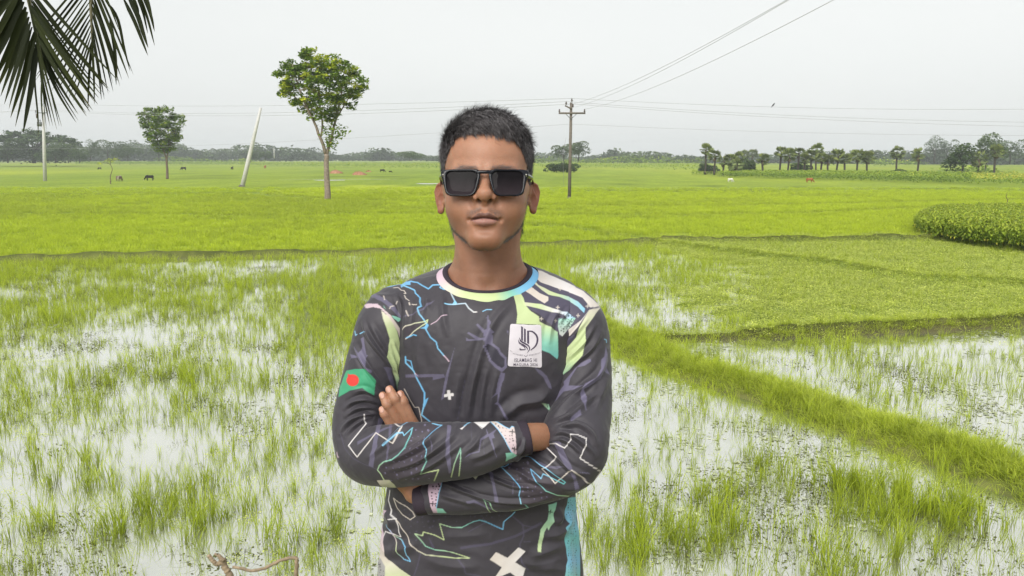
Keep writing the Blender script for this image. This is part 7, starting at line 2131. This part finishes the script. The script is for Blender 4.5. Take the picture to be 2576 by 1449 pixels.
def cuff(S, back, fwd, thick, flare=1.0):
    """rib band round the sleeve end"""
    V, F, col, C, A, B, R, T = S
    i = len(C) - 1
    n = 72; ph = np.linspace(0, 2 * math.pi, n, endpoint=False)
    rows = []
    for d, k in ((-back, 0.0), (-back + .0015, thick), (-back * 0.5, thick), (fwd - .0015, thick), (fwd, thick * 0.3), (fwd - .004, -0.003)):
        c = C[i] + T[i] * d
        rows.append(c + (R[i, 1] * flare + k) * np.cos(ph)[:, None] * A[i] + (R[i, 0] * flare + k) * np.sin(ph)[:, None] * B[i])
    V = np.concatenate(rows)
    F = grid_faces(len(rows), n)
    nn = vert_normals(V, F)
    if ((V - C[i]) * nn).sum() < 0: F = F[:, ::-1]
    return V, F
shirt_parts = []
JERSEY = dict()
def build_jersey(person):
    j = bpy.data.objects.new("jersey", None); link(j, person); j["label"] = "dark long-sleeved jersey printed with lightning bolts, flag and badge"
    cloth_obj("torso_panel", TORSO_V, TORSO_F, TORSO_C, j)
    cloth_obj("sleeve", SA[0], SA[1], SA[2], j, label="sleeve with green and red flag and pale green stripe")
    cloth_obj("sleeve", SB[0], SB[1], SB[2], j, label="sleeve with pale green stripe and white outline print")
    cloth_obj("collar", CB_V, CB_F, CB_C, j, label="round collar fading from cream to green to blue")
    obj("inner_collar", mesh_from("inner_collar", CD_V - ORG, CD_F), MAT_RIB, j)
    for S, a, b in ((SA, .026, .006), (SB, .024, .006)):
        V, F = cuff(S, a, b, 0.0016, 1.0)
        obj("cuff", mesh_from("cuff", V - ORG, F), MAT_RIB, j)
    # chest badge and its print, wrapped on the cloth
    bvh = BVHTree.FromPolygons([tuple(v) for v in TORSO_V], [tuple(int(i) for i in f) for f in TORSO_F])
    eye = Vector((0, 0, CAMZ))
    def on_cloth(uv, lift):
        out = np.zeros((len(uv), 3))
        for i, (u, v) in enumerate(uv):
            d = Vector(ray(u, v)).normalized()
            h = bvh.ray_cast(eye, d)
            p = h[0] if h[0] is not None else at(u, v, 1.25)
            out[i] = np.array(p - d * lift)
        return out
    def flat_print(name, polys, lift, mat, parent, dens=3.0):
        """each outline (zoom coordinates already in pattern space) filled, subdivided and laid on the cloth"""
        bm = bmesh.new()
        for poly in polys:
            vs = [bm.verts.new((u, v, 0)) for u, v in poly]
            try:
                bm.faces.new(vs)
            except ValueError:
                pass
        bmesh.ops.triangulate(bm, faces=bm.faces[:])
        bmesh.ops.subdivide_edges(bm, edges=[e for e in bm.edges if e.calc_length() > dens], cuts=2, use_grid_fill=True)
        bm.verts.ensure_lookup_table()
        uv = [(v.co.x, v.co.y) for v in bm.verts]
        P = on_cloth(uv, lift) - ORG
        for v, p in zip(bm.verts, P): v.co = p
        bmesh.ops.recalc_face_normals(bm, faces=bm.faces[:])
        me = bpy.data.meshes.new(name); bm.to_mesh(me); bm.free()
        return obj(name, me, mat, parent)
    badge_m = flat_mat("badge_print", lin(196, 191, 198), 0.55, 0.04, 60, 0.3)
    ink_m = flat_mat("ink", lin(66, 58, 76), 0.55, 0.1, 60, 0.3)
    # badge: gridded sheet with rounded corners
    c4 = [np.array(p) for p in ZB([(515, 566), (797, 576), (802, 964), (492, 950)])]
    n1, n2 = 36, 46
    uv = []
    for b in np.linspace(0, 1, n2):
        for a in np.linspace(0, 1, n1):
            x, y = 2 * a - 1, 2 * b - 1
            # pull the corners in
            r = 0.13; ex, ey = max(abs(x) - (1 - r), 0) / r, max(abs(y) - (1 - r * 0.75), 0) / (r * 0.75)
            l = math.hypot(ex, ey)
            if l > 1:
                x = math.copysign((1 - r) + r * ex / l, x); y = math.copysign((1 - r * 0.75) + r * 0.75 * ey / l, y)
            a_, b_ = (x + 1) / 2, (y + 1) / 2
            p = (c4[0] * (1 - a_) + c4[1] * a_) * (1 - b_) + (c4[3] * (1 - a_) + c4[2] * a_) * b_
            uv.append(tuple(p))
    P = on_cloth(uv, 0.0007) - ORG
    badge = obj("badge", mesh_from("badge", P, grid_faces(n2, n1, False)), badge_m, j, label="white rounded badge with a dark monogram and lettering on the chest")
    def bez(p, n=10): return [tuple(q) for q in spline(np.array([(x, y, 0) for x, y in p]), n)[:, :2]]
    def stroke(c, w):
        c = np.array(bez(c, 22)); t = np.gradient(c, axis=0); t /= np.linalg.norm(t, axis=1, keepdims=True) + 1e-9
        nrm = np.stack([-t[:, 1], t[:, 0]], 1); ww = (np.asarray(w) if np.ndim(w) else np.full(22, w))
        ww = np.interp(np.linspace(0, 1, 22), np.linspace(0, 1, len(ww)), ww)[:, None] / 2
        A, B = c + nrm * ww, c - nrm * ww
        return [[tuple(A[i]), tuple(A[i + 1]), tuple(B[i + 1]), tuple(B[i])] for i in range(21)]
    polys = [ZB([(614, 586), (630, 596), (630, 722), (614, 712)]), ZB([(640, 606), (656, 616), (656, 735), (640, 728)]), ZB([(668, 626), (686, 640), (686, 750), (668, 740)])]
    for cc, ww in [([(598, 690), (612, 722), (650, 745), (680, 765), (690, 795), (668, 830)], [3, 15, 14, 12, 9, 2]), ([(588, 708), (600, 740), (640, 760), (668, 785), (668, 805)], [2, 13, 13, 10, 3]), ([(612, 760), (640, 772), (655, 800)], [2, 9, 3]),
                   ([(604, 800), (625, 800), (652, 800)], [10, 10, 8]), ([(604, 785), (604, 804)], 7),
                   ([(672, 632), (715, 636), (752, 670), (762, 715), (745, 765), (700, 805)], [9, 13, 16, 17, 14, 7])]:
        for q in stroke(cc, ww): polys.append(ZB(q))
    for k in range(9):       # laurel: two rows of small leaves
        for sgn in (-1, 1):
            x = 656 + sgn * (28 + k * 13.5); y = 850 - 0.0018 * (k * 13.5) ** 2 - k * 0.8 - (12 if sgn < 0 and k > 6 else 0)
            for dy in (-6, 6):
                s_ = 0.95 - 0.04 * k
                polys.append(ZB([(x, y), (x + sgn * 6 * s_, y + dy * s_), (x + sgn * 11 * s_, y + dy * 1.5 * s_), (x + sgn * 8 * s_, y + dy * 0.4 * s_)]))
    for q in stroke([(640, 848), (656, 862), (675, 846)], 3): polys.append(ZB(q))
    flat_print("monogram", polys, 0.0012, ink_m, badge, 4.0)
    def lettering(name, body, x0, y0, x1, h):
        cu = bpy.data.curves.new(name, 'FONT'); cu.body = body; cu.size = 1.0; cu.resolution_u = 3
        cu.space_character = 1.15; cu.offset = 0.006
        o = bpy.data.objects.new(name, cu); COL.objects.link(o)
        dg = bpy.context.evaluated_depsgraph_get(); m = bpy.data.meshes.new_from_object(o.evaluated_get(dg))
        bpy.data.objects.remove(o); bpy.data.curves.remove(cu)
        co = np.array([v.co[:2] for v in m.vertices]); lo, hi = co.min(0), co.max(0)
        uv = ZB([(x0 + (x - lo[0]) / (hi[0] - lo[0]) * (x1 - x0), y0 - (y - lo[1]) / (hi[1] - lo[1]) * h + 0.0 * x) for x, y in co])
        P = on_cloth(uv, 0.0012) - ORG
        m.vertices.foreach_set("co", P.astype(np.float32).ravel()); m.update()
        obj(name, m, ink_m, badge)
    lettering("lettering", "ISLAMBAG HI", 553, 912, 757, 34)
    lettering("lettering", "MAGURA 2026", 545, 948, 764, 25)
    # stitched seam under the collar
    return j
# ------------------------------------------------------------------ assemble the person
person = empty("person", ORG, label="person in a dark patterned jersey and black sunglasses, arms crossed, facing forward", category="person")
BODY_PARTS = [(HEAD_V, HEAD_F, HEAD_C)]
try:
    BODY_PARTS += LIMB_PARTS
except NameError:
    pass
_v, _f, _cc, _n = [], [], [], 0
for V, F, C in BODY_PARTS:
    _v.append(V); _f.append(F + _n); _cc.append(C); _n += len(V)
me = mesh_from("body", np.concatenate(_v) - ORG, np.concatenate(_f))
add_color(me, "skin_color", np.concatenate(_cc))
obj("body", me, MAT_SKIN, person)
me = mesh_from("hair", HAIR_V - ORG, HAIR_F, False); add_float(me, "hair_tone", HAIR_T)
obj("hair", me, MAT_HAIR, person, label="short black hair brushed forward and to the side")
me = mesh_from("facial_hair", FUZZ_V - ORG, FUZZ_F, False); add_float(me, "hair_tone", FUZZ_T)
obj("facial_hair", me, MAT_HAIR, person, label="thin dark beard along the jaw with brows and faint moustache")
build_jersey(person)
obj("trousers", mesh_from("trousers", PV - ORG, PF), MAT_JEAN, person)
for V, F in SHOES:
    obj("shoe", mesh_from("shoe", V - ORG, F), MAT_SHOE, person)
# ------------------------------------------------------------------ near things: palm fronds over the camera, dead branch, haze
MAT_FROND = leaf_material("coconut_leaflet", [(0.0, (.010, .015, .004)), (0.6, (.028, .038, .008)), (1.0, (.085, .075, .020))], .25, .75, vary=.25)  # leaflets coloured near-black to paint in a backlit look
MAT_RACHIS = flat_mat("frond_stalk", (.11, .10, .045), .6, .2, 20)
Z6 = lambda p: [((x / 2.786) / 1.49068, (y / 2.786) / 1.49068) for x, y in p]
def leaflet(P, width, seed, root):
    """folded, tapering leaflet along world points P (child object)"""
    r = np.random.default_rng(seed); C = spline(np.array(P), 12); T = np.gradient(C, axis=0); T /= np.linalg.norm(T, axis=1, keepdims=True)
    side = np.cross(T, [0, -1.0, 0.0]); side /= np.linalg.norm(side, axis=1, keepdims=True) + 1e-9
    tw = r.normal(0, .35); nrm = np.cross(side, T)
    side = side * math.cos(tw) + nrm * math.sin(tw); nrm = np.cross(side, T)
    t = np.linspace(0, 1, 12); w = width * .5 * np.clip(np.minimum(.35 + t * 4, 1) * (1 - t ** 3) ** .8, .06, 1)
    V = np.concatenate([C - side * w[:, None] + nrm * w[:, None] * .45, C, C + side * w[:, None] + nrm * w[:, None] * .45])
    F = np.array([(k, k + 1, 12 + k + 1, 12 + k) for k in range(11)] + [(12 + k, 12 + k + 1, 24 + k + 1, 24 + k) for k in range(11)])
    me = mesh_from("leaflet", V, F, True)
    add_float(me, "tone", np.clip(np.tile(.25 + .35 * t ** 2, 3) + r.normal(0, .14) + np.tile((t > .93) * .4, 3), 0, 1))
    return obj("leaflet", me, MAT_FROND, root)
def frond(label, rachis_uvY, leaflets, seed, width):
    """rachis and leaflets given where they hang; Y is the distance of each point"""
    R = np.array([at(*p) for p in rachis_uvY]); o = R[0]
    root = empty("palm_frond", o, label=label, category="palm frond", group="coconut fronds hanging into the picture")
    V, F = tube(spline(R, 16) - o, np.linspace(.012, .003, 16), 7)
    obj("rachis", mesh_from("rachis", V, F), MAT_RACHIS, root)
    r = np.random.default_rng(seed)
    for k, (pts, Y0, Y1, w) in enumerate(leaflets):
        Y = np.linspace(Y0, Y1, len(pts)); P = [np.array(at(u, v, y)) - o for (u, v), y in zip(Z6(pts), Y)]
        leaflet(P, width * w, seed * 100 + k, root)
    return root
lf = []
def many(A0, A1, B0, B1, n, seed, bend, Y0, Y1, w=1.0):
    """n leaflets fanned between a first (A0->B0) and a last (A1->B1) one"""
    r = np.random.default_rng(seed); out = []
    for k in range(n):
        t = k / max(n - 1, 1); a = np.array(A0) * (1 - t) + np.array(A1) * t; b = np.array(B0) * (1 - t) + np.array(B1) * t
        b = b + r.normal(0, 22, 2); m = (a + b) / 2 + np.array([bend * r.uniform(.4, 1.3), r.normal(0, 10)])
        y = r.uniform(-.12, .12)
        out.append(([tuple(a), tuple(m), tuple(b)], Y0 + y, Y1 + y, w * r.uniform(.75, 1.2)))
    return out
# frond one: stalk from the top edge, leaflets to both sides
L1_ = many((120, -350), (395, 440), (-420, 260), (230, 1380), 16, 1, 12, 3.9, 3.75, 1.5) + many((290, -60), (455, 690), (640, 1330), (480, 1340), 5, 2, -25, 3.85, 3.7, .75) \
    + many((250, -260), (430, 560), (1190, 900), (800, 1270), 19, 3, -18, 3.9, 3.75, 1.0) + [([(440, 640), (450, 900), (470, 1180), (490, 1370)], 3.8, 3.8, .35), ([(410, 520), (370, 820), (400, 1200), (400, 1430)], 3.82, 3.8, .8), ([(430, 600), (520, 900), (620, 1320)], 3.8, 3.75, .55)]
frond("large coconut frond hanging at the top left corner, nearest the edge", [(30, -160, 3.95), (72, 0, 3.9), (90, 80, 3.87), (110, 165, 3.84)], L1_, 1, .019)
L2_ = many((940, -300), (960, 430), (120, 700), (760, 1080), 13, 5, 10, 4.25, 4.15, .75) + many((950, -260), (960, 420), (1370, 740), (1020, 1120), 10, 6, 14, 4.2, 4.1, .9) + [([(960, 60), (1100, 330), (1200, 700), (1215, 890)], 4.15, 4.1, 1.1), ([(1100, 0), (1230, 190), (1300, 500), (1360, 745)], 4.15, 4.1, 1.1), ([(960, 420), (930, 800), (918, 1155)], 4.2, 4.15, .8), ([(1150, 200), (1200, 520), (1225, 800)], 4.2, 4.1, 1.1)]
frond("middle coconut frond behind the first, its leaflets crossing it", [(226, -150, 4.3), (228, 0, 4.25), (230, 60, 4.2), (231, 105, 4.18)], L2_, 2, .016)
L3_ = [([(1290, -20), (1400, 200), (1480, 400), (1545, 580)], 4.05, 4.0, 1.1), ([(1330, -60), (1440, 160), (1500, 350), (1548, 500)], 4.05, 4.0, 1.3), ([(1380, -60), (1440, 100), (1440, 210)], 4.05, 4.05, .9), ([(1430, -60), (1500, 130), (1545, 350)], 4.1, 4.05, .9), ([(1460, -60), (1550, 200), (1618, 480)], 4.1, 4.05, 1.0), ([(1480, -80), (1570, 150), (1615, 330)], 4.1, 4.05, .9), ([(1530, -60), (1570, 80), (1595, 200)], 4.1, 4.05, .9), ([(1300, -90), (1260, -10), (1250, 330)][:0] or [(1090, -60), (1160, 90), (1250, 330)], 4.15, 4.1, .6)]
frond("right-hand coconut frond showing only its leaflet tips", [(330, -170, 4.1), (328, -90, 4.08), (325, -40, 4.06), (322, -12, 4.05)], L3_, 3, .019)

# dead branch on the bank, bottom left
MAT_DEAD = flat_mat("dead_wood", (.26, .20, .135), .85, .35, 40, .2, .002)
Z8 = lambda p: [((680 + x / 4.1548) / 1.49068, (1980 + y / 4.1548) / 1.49068) for x, y in p]
def branch_obj(label, lines):
    o = np.array(at(*Z8([lines[0][0][-1]])[0], lines[0][1])); root = empty("dead_branch", o, label=label, category="branch")
    for pts, Y, r0, r1 in lines:
        P = np.array([np.array(at(u, v, Y)) for u, v in Z8(pts)]) - o
        C = spline(P, 26); r = np.random.default_rng(len(pts)); C += r.normal(0, .0007, C.shape)
        V, F = tube(C, np.linspace(r0, r1, 26) * (1 + .10 * np.sin(np.arange(26) * 1.9)), 8)
        obj("twig", mesh_from("twig", V, F), MAT_DEAD, root)
branch_obj("forked dead branch sticking up at the bottom edge left of the person", [([(640, 470), (660, 560), (710, 660), (760, 760), (840, 1100), (860, 1500)], 2.30, .009, .013), ([(425, 420), (490, 510), (560, 560), (640, 530)], 2.30, .006, .009), ([(530, 405), (590, 440), (645, 500)], 2.29, .004, .008)])
branch_obj("thin bent twig right of the forked branch at the bottom edge", [([(800, 605), (900, 625), (1100, 670), (1280, 630), (1400, 580), (1560, 500), (1700, 465), (1780, 465), (1800, 480)], 2.25, .0045, .0058), ([(1795, 470), (1800, 560), (1790, 760), (1785, 1100), (1780, 1500)], 2.25, .0060, .0075)])

# haze over the fields
Mh = bpy.data.materials.new("haze"); Mh.use_nodes = True; nt = Mh.node_tree; nt.nodes.clear()
ho = nt.nodes.new("ShaderNodeOutputMaterial"); pv = nt.nodes.new("ShaderNodeVolumePrincipled")
pv.inputs["Color"].default_value = (.92, .975, 1.0, 1); pv.inputs["Density"].default_value = .00044; pv.inputs["Anisotropy"].default_value = -.05
nt.links.new(pv.outputs[0], ho.inputs["Volume"])
hx, hy0, hy1, hz0, hz1 = 1950, -70, 1950, -1.4, 40
V = np.array([(x, y, z) for x in (-hx, hx) for y in (hy0, hy1) for z in (hz0, hz1)], dtype=float)
obj("haze", mesh_from("haze", V, np.array([(0, 1, 3, 2), (4, 6, 7, 5), (0, 4, 5, 1), (2, 3, 7, 6), (0, 2, 6, 4), (1, 5, 7, 3)]), False), Mh, None, kind="stuff", label="thin haze over the fields")
